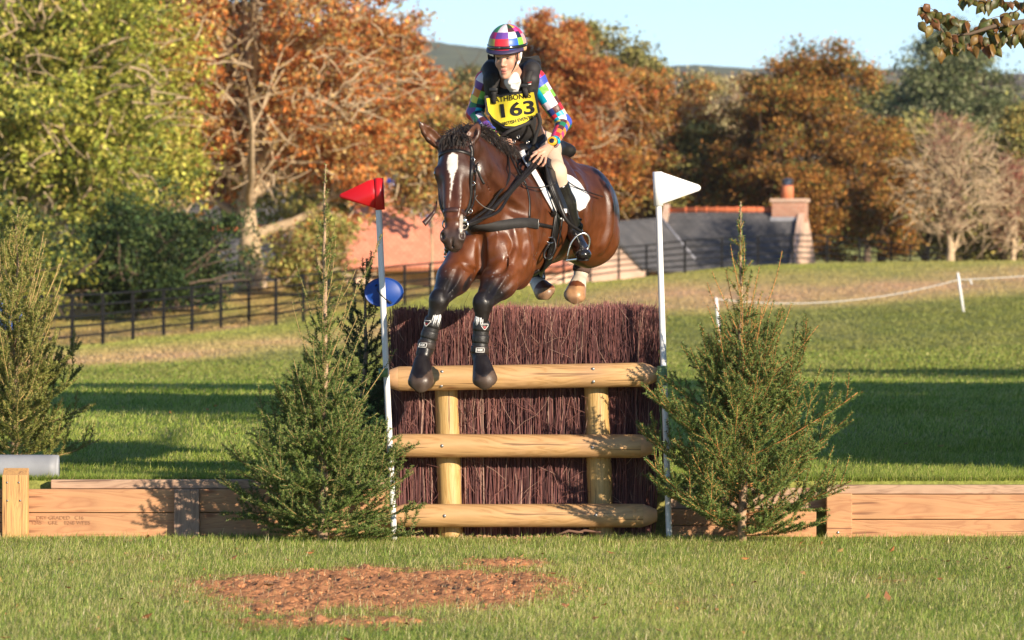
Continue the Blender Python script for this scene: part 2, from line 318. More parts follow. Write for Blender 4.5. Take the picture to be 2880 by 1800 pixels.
g3=blades(60000,lambda r,N: (lambda y: r.uniform(-2.8,1.2,N)),yd(-9.2,-1.2),.02,.06,.0030,107,lambda x,y,r: r.random(len(x))<np.clip(dirt_mask(x,y),0,1)*.28,1.9,[(.55,.44,.24),(.48,.36,.18),(.62,.50,.30),(.34,.34,.12),(.42,.30,.15)])
add_grass('grass',[g1,g2,g3],'short grass in front of the jump, thick green with straw coloured stems')
def ydfar(r,N): return .3+(r.random(N)**2.6)*60
def xfar(r,N): return lambda y: r.uniform(-1,1,N)*((y-CAMY)*.107+.4)
def kfar(x,y,r): return (np.abs(x-.06)>.0)
V_=[]
for (a,b_,n,hm,hM,wd) in [(.2625,.285,12000,.03,.06,.0035),(.266,.9,22000,.03,.07,.0035),(.29,2.2,60000,.02,.060,.0038),(2.2,7,80000,.022,.055,.006),(7,20,85000,.025,.060,.010),(20,34,70000,.03,.07,.016),(34,60,30000,.035,.07,.024)]:
    V_.append(blades(int(n*QG),xfar,yd(a,b_),hm,hM,wd,int(200+a*10),None,.8,[(.24,.33,.05),(.32,.40,.075),(.16,.24,.035),(.39,.42,.10),(.50,.46,.17)]))
nfar=int(200000*QG); rf_=np.random.default_rng(777); yf_=55+(rf_.random(nfar)**.8)*102; V__=blades(nfar,lambda r_,N: (lambda y: r_.uniform(-1,1,N)*((y-CAMY)*.107+2)),yd(33,158),.03,.07,.04,778,None,.8)
_k=V__[0].reshape(-1,5,3)[:,0]; _c=gcolf(_k[:,0],_k[:,1])*np.random.default_rng(5).uniform(.8,1.25,(len(_k),1)); V_.append((V__[0],V__[1],V__[2],np.repeat(_c,5,0)))
add_grass('grass',V_,'long grass of the field behind the jump and the timber walls')
# soil clods
r=np.random.default_rng(61); b=MB()
bm=bmesh.new(); bmesh.ops.create_icosphere(bm,subdivisions=2,radius=1); bm.verts.index_update(); IV=np.array([v.co[:] for v in bm.verts]); IF=np.array([[v.index for v in f.verts] for f in bm.faces]); bm.free()
def clods(N,fm,ylo,yhi,smin,smax,b,cc):
    x=r.uniform(-2.9,1.2,N*6); y=r.uniform(ylo,yhi,N*6); k=r.random(N*6)<fm(x,y)**1.3; x=x[k][:N]; y=y[k][:N]
    for X,Y in zip(x,y):
        s=smin+(smax-smin)*r.random()**3; v=IV*(1+.35*np.sin(IV[:,:1]*r.uniform(2,5)+r.uniform(0,6))*np.sin(IV[:,1:2]*r.uniform(2,5)+r.uniform(0,6))+r.normal(0,.07,(len(IV),1)))*s*r.uniform(.6,1.2,3); v[:,2]*=.7
        b.add(v+[X,Y,float(gz(X,Y))+s*.25],IF,0,np.array(cc)*r.uniform(.75,1.25))
clods(1700,dirt_mask,-9.2,-1.2,.003,.015,b,(.54,.24,.112)); clods(350,base_mask,-.3,.24,.003,.02,b,(.46,.27,.16))
soilm=mat('soil',rough=.95,attr=True,var=.3,vscale=60,bump=.8,bscale=120,spec=.1)
tag(b.build('soil_clods',soilm,smooth=True),'crumbs of churned red soil on the bare patch before the jump','soil',kind='stuff')
# fallen leaves
r=np.random.default_rng(66); b=MB()
for k in range(90):
    y=r.uniform(-9,-.3) if k<60 else r.uniform(2,25); x=r.uniform(-1,1)*((y-CAMY)*.107); c=np.array([x,y,float(gz(x,y))+.03]); u=nrm(r.normal(0,1,3)*[1,1,.3]); v=nrm(np.cross(u,[r.normal(0,.4),r.normal(0,.4),1])); L=r.uniform(.018,.035); nn=np.cross(u,v)
    b.add([c-u*L,c+v*L*.6+nn*.006,c+u*L,c-v*L*.6+nn*.006],[[0,1,2,3]],0,np.array([(.50,.20,.06),(.42,.26,.09),(.30,.12,.05)][r.integers(0,3)]))
tag(b.build('fallen_leaves',mat('dry_leaf',rough=.7,attr=True,transl=.2),smooth=False),'scattered dry orange leaves lying on the grass','leaves',kind='stuff')
# ---------------------------------------------------------------- smooth implicit surfaces -> one continuous mesh
class Field:
    def __init__(s, lo, hi, h):
        s.lo=np.array(lo,float); s.h=h; s.n=np.ceil((np.array(hi)-s.lo)/h).astype(int)+1; s.f=np.full(tuple(s.n),.5,np.float32)
    def _box(s, lo, hi):
        a=np.clip(np.floor((lo-s.lo)/s.h).astype(int),0,s.n-1); b=np.clip(np.ceil((hi-s.lo)/s.h).astype(int)+1,1,s.n)
        sl=tuple(slice(i,max(j,i+1)) for i,j in zip(a,b)); g=np.meshgrid(*[s.lo[k]+s.h*np.arange(sl[k].start,sl[k].stop) for k in range(3)],indexing='ij'); return sl,np.stack(g,-1)
    def _op(s, sl, d, k, op):
        f=s.f[sl]; d=d.astype(np.float32)
        if op=='u':
            h=np.clip(.5+.5*(f-d)/k,0,1); s.f[sl]=f*(1-h)+d*h-k*h*(1-h)
        else:
            h=np.clip(.5-.5*(f+d)/k,0,1); s.f[sl]=f*(1-h)-d*h+k*h*(1-h)
    def rc(s,a,b,ra,rb,k=.03,op='u',flat=None,fk=1.0):
        """tapered capsule; flat=(axis, factor): squeezed along an axis"""
        a=np.array(a,float);b=np.array(b,float); m=max(ra,rb)+k+2*s.h; sl,p=s._box(np.minimum(a,b)-m,np.maximum(a,b)+m)
        ba=b-a; t=np.clip(((p-a)@ba)/(ba@ba+1e-12),0,1); q=p-a-t[...,None]*ba; r_=ra+(rb-ra)*t
        if flat is not None:
            ax=nrm(flat[0]); c=(q@ax)[...,None]*ax; q=q-c+c/flat[1]; 
        d=(np.linalg.norm(q,axis=-1)-r_)*(1 if flat is None else .5+.5*min(1,flat[1])); s._op(sl,d,k,op); return s
    def el(s,c,r,ax=None,k=.03,op='u'):
        c=np.array(c,float); r=np.array(r,float); m=r.max()+k+2*s.h; sl,p=s._box(c-m,c+m); q=p-c
        if ax is not None: q=q@np.array(ax,float).T
        k0=np.linalg.norm(q/r,axis=-1); k1=np.linalg.norm(q/(r*r),axis=-1)+1e-9; d=k0*(k0-1)/k1; s._op(sl,d,k,op); return s
    def ch(s,pts,rad,k=.02,op='u',flat=None):
        for i in range(len(pts)-1): s.rc(pts[i],pts[i+1],rad[i],rad[i+1],k,op,flat)
        return s
    def cut(s,p0,n,k=.01,box=None):
        """remove the half space beyond p0 along n inside a box (centre, half)"""
        c,hh=box; sl,p=s._box(np.array(c)-hh,np.array(c)+hh); d=-((p-np.array(p0))@nrm(n)); s._op(sl,d,k,'s'); return s
    def mesh(s, smooth=1):
        f=s.f; sg=f<0; nx,ny,nz=f.shape
        c=np.zeros((nx-1,ny-1,nz-1),int)
        for dx in (0,1):
            for dy in (0,1):
                for dz in (0,1): c+=sg[dx:nx-1+dx,dy:ny-1+dy,dz:nz-1+dz]
        act=(c>0)&(c<8); idx=-np.ones(act.shape,np.int64); I=np.argwhere(act); idx[act]=np.arange(len(I))
        acc=np.zeros((len(I),3)); cnt=np.zeros(len(I))
        cor=[(a,b,d) for a in (0,1) for b in (0,1) for d in (0,1)]
        for p in cor:
            for ax in range(3):
                if p[ax]: continue
                q=list(p); q[ax]=1; fa=f[I[:,0]+p[0],I[:,1]+p[1],I[:,2]+p[2]]; fb=f[I[:,0]+q[0],I[:,1]+q[1],I[:,2]+q[2]]
                m=(fa<0)!=(fb<0); t=np.where(m,fa/(fa-fb+1e-12),0); pos=np.tile(np.array(p,float),(len(I),1)); pos[:,ax]+=t; acc[m]+=pos[m]; cnt[m]+=1
        V=s.lo+s.h*(I+acc/np.maximum(cnt,1)[:,None]); Q=[]
        for ax in range(3):
            o=[k for k in range(3) if k!=ax]; u,v=o
            sa=[slice(1,-1)]*3; sa[ax]=slice(0,-1); sb=list(sa); sb[ax]=slice(1,None)
            A_=sg[tuple(sa)]; B_=sg[tuple(sb)]; m=A_!=B_; E=np.argwhere(m)
            base=E.copy(); base[:,u]+=1; base[:,v]+=1   # grid coordinates of the edge start
            def cell(du,dv):
                cc=base.copy(); cc[:,u]-=du; cc[:,v]-=dv; return idx[cc[:,0],cc[:,1],cc[:,2]]
            q=np.stack([cell(1,1),cell(0,1),cell(0,0),cell(1,0)],-1); inside=A_[m]
            if ax==1: inside=~inside
            q=np.where(inside[:,None],q,q[:,::-1]); Q.append(q)
        Q=np.vstack(Q); Q=Q[(Q>=0).all(1)]
        for _ in range(smooth):
            a=np.zeros_like(V); n=np.zeros(len(V))
            for i in range(4):
                for j in ((i+1)%4,(i+3)%4): np.add.at(a,Q[:,i],V[Q[:,j]]); np.add.at(n,Q[:,i],1)
            V=V*.45+a/np.maximum(n,1)[:,None]*.55
        return V,Q
def normals(V,Q):
    n=np.cross(V[Q[:,2]]-V[Q[:,0]],V[Q[:,3]]-V[Q[:,1]]); N=np.zeros_like(V)
    for i in range(4): np.add.at(N,Q[:,i],n)
    return nrm(N)
def segd(p,a,b):
    a=np.array(a,float);b=np.array(b,float);ba=b-a;t=np.clip(((p-a)@ba)/(ba@ba),0,1); return np.linalg.norm(p-a-t[:,None]*ba,axis=1),t
def ss(x,a,b): t=np.clip((x-a)/(b-a),0,1); return t*t*(3-2*t)
def bvh(V,Q): return BVHTree.FromPolygons([tuple(v) for v in V],[tuple(int(i) for i in q) for q in Q])
def subdiv(pts,m=6):
    """smooth curve through points (Catmull-Rom)"""
    p=np.array(pts,float); p=np.vstack([2*p[0]-p[1],p,2*p[-1]-p[-2]]); out=[]
    for i in range(1,len(p)-2):
        for t in np.arange(m)/m:
            out.append(.5*((2*p[i])+(-p[i-1]+p[i+1])*t+(2*p[i-1]-5*p[i]+4*p[i+1]-p[i+2])*t*t+(-p[i-1]+3*p[i]-3*p[i+1]+p[i+2])*t**3))
    out.append(p[-2]); return np.array(out)
def strap(b,tree,pts,w,off=.004,th=.004,m=6,mat_=0,col=None,view=False,bias=0.0):
    """a flat band lying on a surface"""
    q=subdiv(pts,m); P_=[];N_=[]
    for p in q:
        if view:
            o=Vector((0,CAMY,CAMZ)); d=(Vector(p)-o).normalized(); loc,nn,i_,ds=tree.ray_cast(o,d)
            if loc is None: loc,nn,i_,ds=tree.find_nearest(Vector(p))
        else: loc,nn,i_,ds=tree.find_nearest(Vector(p))
        P_.append(np.array(loc)+np.array(nn)*off); N_.append(np.array(nn))
    P_=np.array(P_);N_=np.array(N_); 
    for _ in range(3): N_[1:-1]=nrm(N_[:-2]+N_[1:-1]*2+N_[2:]); P_[1:-1]=(P_[:-2]+P_[1:-1]*2+P_[2:])/4
    N_=nrm(N_+bias*np.array([0,-1.,0])); T=nrm(np.gradient(P_,axis=0)); N_=nrm(N_-(N_*T).sum(1,keepdims=True)*T); s=nrm(np.cross(T,N_)); b.ribbon(P_,s,w,th,nrmv=N_,mat=mat_,col=col); return P_,N_
# ---------------------------------------------------------------- broadleaf trees
barkp=mat('pale_bark',(.46,.34,.21),.9,var=.35,vscale=4,bump=.6,bscale=12); barkd=mat('dark_bark',(.13,.09,.06),.9,var=.3,vscale=4,bump=.6,bscale=12)
leafm=mat('leaves',rough=.6,attr=True,transl=.3,spec=.3)
def branchset(base,H,W,r,seed,lv=3,trunk_r=.25,fork=.3,spread=.5,nb=9,upward=.5,lean=(0,0)):
    """limbs of a crown: list of (points, radii); tips for foliage"""
    out=[]; tips=[]
    base=np.array(base,float); top=base+np.array([lean[0],lean[1],H*.92])
    n=9; t=np.linspace(0,1,n)[:,None]; tp=base+(top-base)*t+r.normal(0,.02*H,(n,3))*np.array([1,1,.2])*t*(1.05-t)*1.6
    tr=trunk_r*(1-.93*t[:,0])**1.0; tr[0]*=1.5; out.append((tp,tr))
    def grow(p,d,L,rad,l):
        n=6; pts=[p]; dd=d.copy()
        for k in range(n-1):
            dd=nrm(dd+r.normal(0,.16,3)+np.array([0,0,.07*upward])); pts.append(pts[-1]+dd*L/(n-1))
        pts=np.array(pts); out.append((pts,rad*np.linspace(1,.25,n)))
        if l<=0: tips.extend([pts[-1],pts[-2],pts[3]]); return
        if l==1: tips.extend([pts[-1],pts[-2]])
        for k in range(4+(l>1)):
            s=r.uniform(.3,1); q=pts[min(int(s*(n-1)),n-2)]; az=r.uniform(0,6.283); perp=nrm(np.cross(d,r.normal(0,1,3)))
            grow(q,nrm(dd*.8+perp*r.uniform(.5,1.0)),L*r.uniform(.38,.6),rad*.45*(1.2-s*.6),l-1)
    for k in range(nb):
        h=fork+(1-fork)*.93*(k/(nb-1))**.9; q=base+(top-base)*h; az=k*2.4+r.uniform(-.5,.5)
        prof=math.sin(math.pi*min(1,max(.12,(h-fork)/(1-fork)*.80+.2)))**.6
        L=W/2*prof*r.uniform(.8,1.08)
        up=spread+ (1-spread)*.9*h
        d=nrm(np.array([math.cos(az)*(1.1-up*.6),math.sin(az)*(1.1-up*.6),.15+up*.9])); grow(q,d,L,trunk_r*.42*(1.15-h),lv-1)
    tips.append(top); return out,np.array(tips)
def tree(name,label,cat,px,pyb,d,H,W,pal,n_leaf,leaf,seed,trunk_r=.22,bark=None,fork=.25,spread=.5,nb=11,lv=3,clump=.55,sparse=1.0,group=None,base=None,lean=(0,0),palw=None,limb=1.0,low=0.0,upward=.5,fill=.35,twig=2.2,limbs=(),clear=0):
    leaf*=.72; n_leaf=int(n_leaf*1.55)
    r=np.random.default_rng(seed)
    if base is None:
        y=d+CAMY; q=P(px,pyb,y); base=(q[0],y,q[2]-.1)
    t=thing(name,label,cat,base,group)
    L,tips=branchset(base,H,W,r,seed,lv,trunk_r,fork,spread,nb,upward,lean)
    b=MB()
    for k,(pts,rad) in enumerate(L): b.tube(pts,rad*(limb if k else 1),5 if len(L)>80 and k>12 else 8,cap=False)
    for lm,r0,r1 in limbs:
        q=subdiv([P(a_,c_,base[1]+dy) for a_,c_,dy in lm],4); b.tube(q,np.linspace(r0,r1,len(q)),7,cap=False)
    # bare twigs and small limbs that show between the leaves
    for k in range(int(twig*W*H)):
        u_=nrm(r.normal(0,1,3)); u_[1]=-abs(u_[1])*.9; c_=np.array(base)+[lean[0]*.5,0,H*(fork+1)/2]+u_*[W/2*.86,W/2*.86,H*(1-fork)/2*.9]*r.uniform(.55,1); dd=nrm(u_*[1,.4,.3]+r.normal(0,.5,3)+[0,0,.25]); q=[c_]; L_=r.uniform(.5,1.7)
        for m_ in range(5): dd=nrm(dd+r.normal(0,.28,3)); q.append(q[-1]+dd*L_/5)
        b.tube(q,np.linspace(.028,.008,6)*r.uniform(.7,1.5),4,cap=False)
    b.build('trunk',bark or barkp,t)
    if n_leaf>0:
        # foliage: leaf clusters round the limb ends and through the crown volume
        nc=int(len(tips)*(1+fill)); ex=nc-len(tips)
        bz=np.array(base)+[lean[0]*.5,lean[1]*.5,H*(fork*.75+ (1-fork*.75)/2)]; hz=H*(1-fork*.75)/2
        # the crown is a heap of boughs of unequal size
        nl=int(7+W*H/9); ld=nrm(r.normal(0,1,(nl,3))); lc=bz+ld*np.array([W/2*.62,W/2*.62,hz*.68])*r.uniform(.35,1.08,(nl,1)); lr=np.minimum(W/2*r.uniform(.22,.50,nl)*(1-.25*np.abs(ld[:,2])),hz*r.uniform(.55,.85,nl)); li_=r.choice(nl,max(ex,1),p=lr**2/(lr**2).sum())
        u=nrm(r.normal(0,1,(max(ex,1),3))+[0,-.25,.15]); extra=lc[li_]+u*(lr[li_]*r.uniform(.55,1,max(ex,1))**.6)[:,None]*[1,1,.8]
        cc=np.vstack([tips,extra]); hole=fbm(cc[:,0]*1.5/clump*.5+seed,cc[:,2]*1.7/clump*.5+cc[:,1]*.6,seed+9,3); kk=(hole>-.42+.0*hole)|(r.random(len(cc))<.12); cc=cc[kk]; cs=r.uniform(.35,1.25,len(cc))*clump
        shade=r.normal(0,1,len(cc))*.8+1.1*fbm(cc[:,0]*.9+seed,cc[:,2]*.9,seed+11,2); ci=r.integers(0,len(cc),n_leaf)
        off=r.normal(0,1,(n_leaf,3))*[1.1,1.1,.48]*cs[ci][:,None]*.55
        c=cc[ci]+off; kp=(c[:,2]>base[2]+low*H)
        if clear: kp&=~((np.abs(c[:,0]-base[0]-.1*np.sin(c[:,2]*1.3))<clear)&(c[:,1]<base[1]+.3)&(c[:,2]>base[2]+.33*H)&(r.random(len(c))<.88))
        c=c[kp]; ci=ci[kp]; n=len(c)
        a=nrm(r.normal(0,1,(n,3))+[0,0,-.2]); bb=nrm(np.cross(a,r.normal(0,1,(n,3)))); s=leaf*r.uniform(.55,1.3,(n,1))
        V=np.stack([c-a*s,c+bb*s*.55,c+a*s,c-bb*s*.55],1).reshape(-1,3)
        pal_=np.array(pal,float); pw=np.array(palw if palw is not None else [1]*len(pal_),float); 
        # each cluster keeps near one colour of the palette, single leaves stray
        cl=r.choice(len(pal_),len(cc),p=pw/pw.sum()); li=cl[ci]; k=r.random(n)<.45; li[k]=r.choice(len(pal_),k.sum(),p=pw/pw.sum())
        C=pal_[li]*np.exp(r.normal(0,.28,(n,1)))*np.clip(1+.20*shade[ci],.45,1.6)[:,None]
        b=MB(); b.add(V,np.arange(n*4).reshape(-1,4),0,np.repeat(np.clip(C,.004,.9),4,0)); b.build('crown',leafm,t,smooth=False)
    return t
YG=[(.36,.37,.055),(.50,.47,.09),(.25,.29,.04),(.58,.51,.12),(.40,.30,.08)]
RU=[(.47,.15,.035),(.57,.23,.06),(.37,.10,.03),(.48,.31,.10),(.54,.38,.16)]
BR=[(.32,.14,.035),(.42,.19,.045),(.22,.12,.035),(.46,.27,.06),(.17,.18,.045)]
OL=[(.27,.25,.075),(.35,.30,.10),(.19,.19,.06)]
DG=[(.13,.16,.065),(.20,.23,.10),(.33,.33,.18),(.09,.11,.05)]
HO=[(.03,.06,.018),(.05,.085,.025),(.02,.04,.014),(.12,.17,.05)]
QL=float(os.environ.get('QL','1'))
T=lambda n: int(n*QL)
# left
tree('maple_tree','tall yellow-green tree filling the left edge, densest foliage of the row','tree',150,830,138,10.8,8.8,YG+[(.12,.16,.04)],T(78000),.12,1,fork=.04,nb=20,clump=.72,spread=.25,fill=1.0,low=.03,palw=[3,3,3,1,1,2])
tree('maple_tree','yellow-green tree between the leftmost tree and the rust coloured chestnut','tree',400,840,143,10.3,5.8,YG+[(.40,.17,.05)],T(40000),.12,2,fork=.08,nb=16,clump=.68,spread=.3,fill=1.0,low=.05,lean=(-.6,0))
tree('chestnut_tree','rust leaved tree with a pale straight trunk that forks high up','tree',705,800,150,11.6,12.4,RU,T(60000),.12,3,trunk_r=.36,fork=.15,nb=26,clump=.58,spread=.15,lv=3,fill=.55,low=.13,limb=1.3,palw=[4,4,2,3,3],twig=3,clear=.55,limbs=[([(700,600,-.2),(702,420,-.25),(704,300,-.3),(700,216,-.35),(668,150,-.6),(622,98,-.9),(590,60,-1.1)],.17,.06),([(704,230,-.3),(740,160,-.5),(782,96,-.8),(800,20,-.9),(806,-60,-1)],.13,.05),([(700,216,-.3),(694,120,-.3),(690,40,-.3),(684,-60,-.3)],.16,.07),([(706,216,-.3),(716,120,-.4),(722,20,-.4),(730,-60,-.4)],.10,.05),([(800,170,-1.4),(880,135,-1.6),(960,140,-1.8)],.05,.02),([(560,260,-1.6),(620,230,-1.5),(690,300,-.6)],.05,.06),([(850,260,-1.8),(940,300,-1.9),(980,340,-2)],.06,.02),([(930,330,-2),(830,330,-1.8),(720,400,-.5)],.03,.06)])
tree('chestnut_tree','lower rust and ochre tree whose crown reaches behind the red flag','tree',1080,800,190,10.2,7.6,RU[:3]+[(.44,.32,.10),(.50,.24,.07)],T(34000),.12,43,trunk_r=.16,fork=.2,nb=18,clump=.5,spread=.2,lv=3,fill=.7,low=.33,limb=1.3)
tree('holly_tree','wide dark glossy holly low under the yellow-green trees','tree',400,880,133,1.7,5.6,HO+[(.10,.13,.03)],T(32000),.09,4,fork=.05,nb=16,clump=.5,spread=.3,fill=1.6,palw=[4,4,4,2,2],bark=barkd)
tree('holly_tree','dark evergreen bush at the chestnut trunk, right beside the slate roof','tree',500,860,137,2.4,2.6,HO,T(16000),.09,5,fork=.05,nb=9,clump=.45,spread=.3,fill=1.2,palw=[4,4,4,.3],bark=barkd)
tree('holly_tree','dark bush under the left edge of the tree row','tree',40,895,130,2.2,4.4,HO+YG[:2],T(14000),.09,41,fork=.05,nb=9,clump=.5,spread=.3,fill=1.2,bark=barkd)
tree('hazel_bush','yellow-green bush between the chestnut trunk and the red bank','bush',900,850,146,1.9,3.6,[(.36,.34,.09),(.44,.36,.12),(.24,.25,.06),(.40,.22,.08)],T(7000),.10,6,fork=.05,nb=10,clump=.42,spread=.6,fill=.6)
tree('hawthorn_tree','ochre and rust tree whose bare twigs hang over the red bank','tree',1215,800,163,5.6,4.0,[(.46,.33,.11),(.54,.27,.08),(.40,.37,.10),(.46,.18,.05)],T(9000),.12,7,trunk_r=.06,fork=.4,nb=16,clump=.55,spread=.15,fill=.5,low=.22,limb=1.2,twig=5)
# behind the rider
tree('chestnut_tree','orange-red tree directly behind the rider and the horse','tree',1570,815,214,12.0,8.2,RU,T(56000),.12,8,fork=.10,nb=22,clump=.55,spread=.3,fill=.7,low=.06,palw=[4,5,3,2,1],limb=1.3)
tree('chestnut_tree','ochre and rust tree half hidden by the horse and the rider','tree',1350,810,200,8.2,6.2,RU[2:]+[(.46,.36,.10)],T(26000),.12,44,fork=.10,nb=18,clump=.55,spread=.3,fill=.7,low=.2,limb=1.2)
tree('chestnut_tree','orange-red tree between the horse and the white flag, drooping over the slate roof','tree',1820,815,216,9.6,8.4,[(.46,.17,.04),(.54,.25,.06),(.40,.30,.08),(.30,.14,.05)],T(30000),.12,9,fork=.12,nb=18,clump=.5,spread=.25,fill=.8,low=.1,limb=1.3)
tree('oak_tree','dark olive tree whose round top stands above the orange one','tree',1650,800,230,12.8,6.6,OL,T(30000),.16,10,fork=.3,nb=13,clump=.75,spread=.5,fill=1.0,bark=barkd)
tree('oak_tree','smaller olive tree at the shoulder of the round topped one','tree',1810,800,240,11.8,5.4,OL,T(20000),.16,11,fork=.3,nb=11,clump=.75,spread=.5,fill=1.0,bark=barkd)
tree('poplar_tree','pale ochre half bare tree behind the white flag','tree',1980,800,225,10.4,5.0,[(.42,.35,.17),(.50,.42,.23),(.34,.31,.12)],T(10000),.13,12,fork=.2,nb=20,clump=.6,spread=.7,fill=.3,limb=1.4)
tree('willow_tree','yellowish tree left of the rider, below the far hill','tree',1210,800,260,11.0,6.6,[(.40,.35,.12),(.50,.42,.14),(.30,.30,.11)],T(26000),.16,13,fork=.2,nb=13,clump=.75,spread=.5,fill=.9)
tree('pine_tree','tall dark conifer just left of the rider on the skyline','tree',1310,800,300,14.9,4.6,[(.16,.16,.07),(.22,.20,.09)],T(14000),.17,14,fork=.1,nb=22,clump=.6,spread=.1,fill=.2,bark=barkd)
tree('ash_tree','dull orange tree on the skyline right of the white flag','tree',2130,800,280,12.4,7.0,[(.38,.24,.12),(.29,.22,.10),(.44,.30,.15)],T(20000),.16,15,fork=.25,nb=13,clump=.75,spread=.5,fill=.8)
tree('beech_tree','broad brown and orange beech behind the brick chimney','tree',2270,775,212,9.1,8.4,BR,T(76000),.12,16,trunk_r=.3,bark=barkd,fork=.10,nb=24,clump=.6,spread=.25,fill=1.0,low=.08,palw=[4,4,3,2,3])
tree('beech_tree','brown beech filling the space at the right foot of the broad beech','tree',2480,770,216,6.8,5.2,BR,T(30000),.12,17,bark=barkd,fork=.10,nb=14,clump=.55,spread=.35,fill=1.0,low=.08)
tree('beech_tree','brown beech at the left foot of the broad beech, behind the slate ridge','tree',2080,790,214,6.8,4.2,BR+[(.36,.24,.05)],T(26000),.12,42,bark=barkd,fork=.12,nb=14,clump=.55,spread=.35,fill=1.0,low=.15)
tree('holm_oak_tree','huge grey-green evergreen rising behind the beech at the right','tree',2700,770,250,12.8,9.4,DG,T(80000),.14,18,bark=barkd,fork=.12,nb=20,clump=.85,spread=.4,fill=1.1,low=.12)
tree('holm_oak_tree','small dark evergreen peeping out left of the huge grey-green one','tree',2440,780,262,11.9,4.6,DG[:2]+OL,T(16000),.15,19,bark=barkd,fork=.3,nb=12,clump=.75,spread=.45,fill=.9)
tree('oak_tree','olive and gold tree at the right edge of the row','tree',2890,775,205,7.4,4.6,[(.30,.28,.08),(.42,.31,.09),(.24,.24,.08)],T(22000),.13,20,fork=.12,nb=13,clump=.6,spread=.45,fill=1.0,low=.05)
tree('cherry_tree','pale nearly bare tree with a few dark red leaves in front of the beeches','tree',2672,750,196,6.2,4.5,[(.36,.13,.11),(.44,.25,.17),(.30,.10,.08)],T(2600),.06,21,trunk_r=.16,fork=.10,nb=22,lv=4,clump=.35,spread=.9,fill=.0,upward=1.2,limb=1.5,twig=12)
tree('cherry_tree','small bare reddish tree at the right edge of the picture','tree',2850,750,199,4.6,3.4,[(.40,.13,.10),(.44,.22,.15)],T(4000),.06,22,trunk_r=.12,fork=.12,nb=15,lv=4,clump=.35,spread=.8,fill=.2,upward=1.2,limb=1.4,twig=12)
for k,(px,d,H,W) in enumerate([(60,175,10.5,8),(330,185,11,8),(640,200,12,8),(960,205,10.6,8),(1330,220,8.5,7),(1930,215,7.2,5),(2600,232,6.4,8),(2820,226,6,7),(2200,236,8,8)]):
    tree('oak_tree',['olive tree behind the leftmost yellow-green tree','olive tree seen through the second yellow-green tree','olive tree seen through the top of the rust chestnut','olive tree behind the red bank','low olive tree hidden behind the horse','low olive tree beside the white flag','low olive tree behind the pale bare tree','low olive tree at the far right foot of the evergreen','low olive tree behind the broad beech'][k],'tree',px,800,d,H,W,OL+[(.32,.26,.07)],T(11000),.20,60+k,fork=.12,nb=12,clump=.9,spread=.4,fill=1.2,bark=barkd)
# trees outside the picture on the sun's side; their shadows band the field
for k,(x,y,H,W,lab) in enumerate([(9.6,1.2,8.5,6.5,'lime tree closest to the timber wall, beyond the right edge'),(12.6,-4.0,8.0,6.2,'lime tree in front of the others, beyond the right edge'),(15.5,-2.5,10,6,'taller lime tree right behind the front one'),(22,3,11,8,'broad lime tree in the middle of the row'),(18,9,9,7.5,'rounded lime tree beside the broad one'),(12.5,6.5,8.5,6.5,'lime tree just behind the closest one'),(30,10,12,9,'tallest and widest lime tree of the row'),(14,14,7,5.5,'short lime tree farthest into the field'),(45,36,13,12,'very wide lime tree at the far end of the row'),(34,30,10,8,'mid sized lime tree second from the far end')]):
    tree('lime_tree',lab,'tree',0,0,0,H,W,YG,T(7000 if k in (0,1,2) else 5000),.24,80+k,base=(x,y,float(gz(x,y))-.05),fork=.14,nb=15,clump=.8,spread=.4,fill=1.1,group='lime trees beside the field')
tree('shade_bush','unseen low bush added beyond the right edge to darken the grass behind the wall','bush',0,0,0,3.0,3.2,HO,T(5000),.14,95,base=(7.5,-1.0,.0),fork=.05,nb=12,clump=.5,spread=.3,fill=1.2)  # unseen bush, added so that its shadow falls on the grass behind the wall
# ---------------------------------------------------------------- buildings beyond the crest
def tiles(name,c1,c2,bw,bh,mortar=(.05,.05,.05),msz=.02,uvmap=True,var=.25,rough=.8,scale=1.0):
    m=bpy.data.materials.new(name); m.use_nodes=True; n=m.node_tree.nodes; l=m.node_tree.links; b=n['Principled BSDF']; b.inputs['Roughness'].default_value=rough
    uv=n.new('ShaderNodeUVMap'); br=n.new('ShaderNodeTexBrick'); br.inputs['Color1'].default_value=(*c1,1); br.inputs['Color2'].default_value=(*c2,1); br.inputs['Mortar'].default_value=(*mortar,1)
    br.inputs['Scale'].default_value=scale; br.inputs['Brick Width'].default_value=bw; br.inputs['Row Height'].default_value=bh; br.inputs['Mortar Size'].default_value=msz; br.inputs['Bias'].default_value=0
    l.new(uv.outputs[0],br.inputs[0]); nz=n.new('ShaderNodeTexNoise'); nz.inputs['Scale'].default_value=.9; nz.inputs['Detail'].default_value=6; l.new(uv.outputs[0],nz.inputs[0])
    mr=n.new('ShaderNodeMapRange'); mr.inputs[1].default_value=.3; mr.inputs[2].default_value=.7; mr.inputs[3].default_value=1-var; mr.inputs[4].default_value=1+var; l.new(nz.outputs[0],mr.inputs[0])
    mx=n.new('ShaderNodeMix'); mx.data_type='RGBA'; mx.blend_type='MULTIPLY'; mx.inputs[0].default_value=1; l.new(br.outputs[0],mx.inputs[6]); l.new(mr.outputs[0],mx.inputs[7]); l.new(mx.outputs[2],b.inputs['Base Color'])
    bp=n.new('ShaderNodeBump'); bp.inputs['Strength'].default_value=.5; bp.inputs['Distance'].default_value=.02; l.new(br.outputs['Fac'],bp.inputs['Height']); bp.invert=True; l.new(bp.outputs[0],b.inputs['Normal'])
    return m
slate=tiles('slate',(.085,.085,.09),(.12,.115,.115),.3,.22,(.04,.04,.045),.012)
brick=tiles('pink_brick',(.76,.50,.36),(.68,.40,.28),.225,.075,(.55,.46,.36),.012)
brickr=tiles('red_brick',(.48,.17,.10),(.58,.28,.18),.225,.075,(.5,.4,.3),.012)
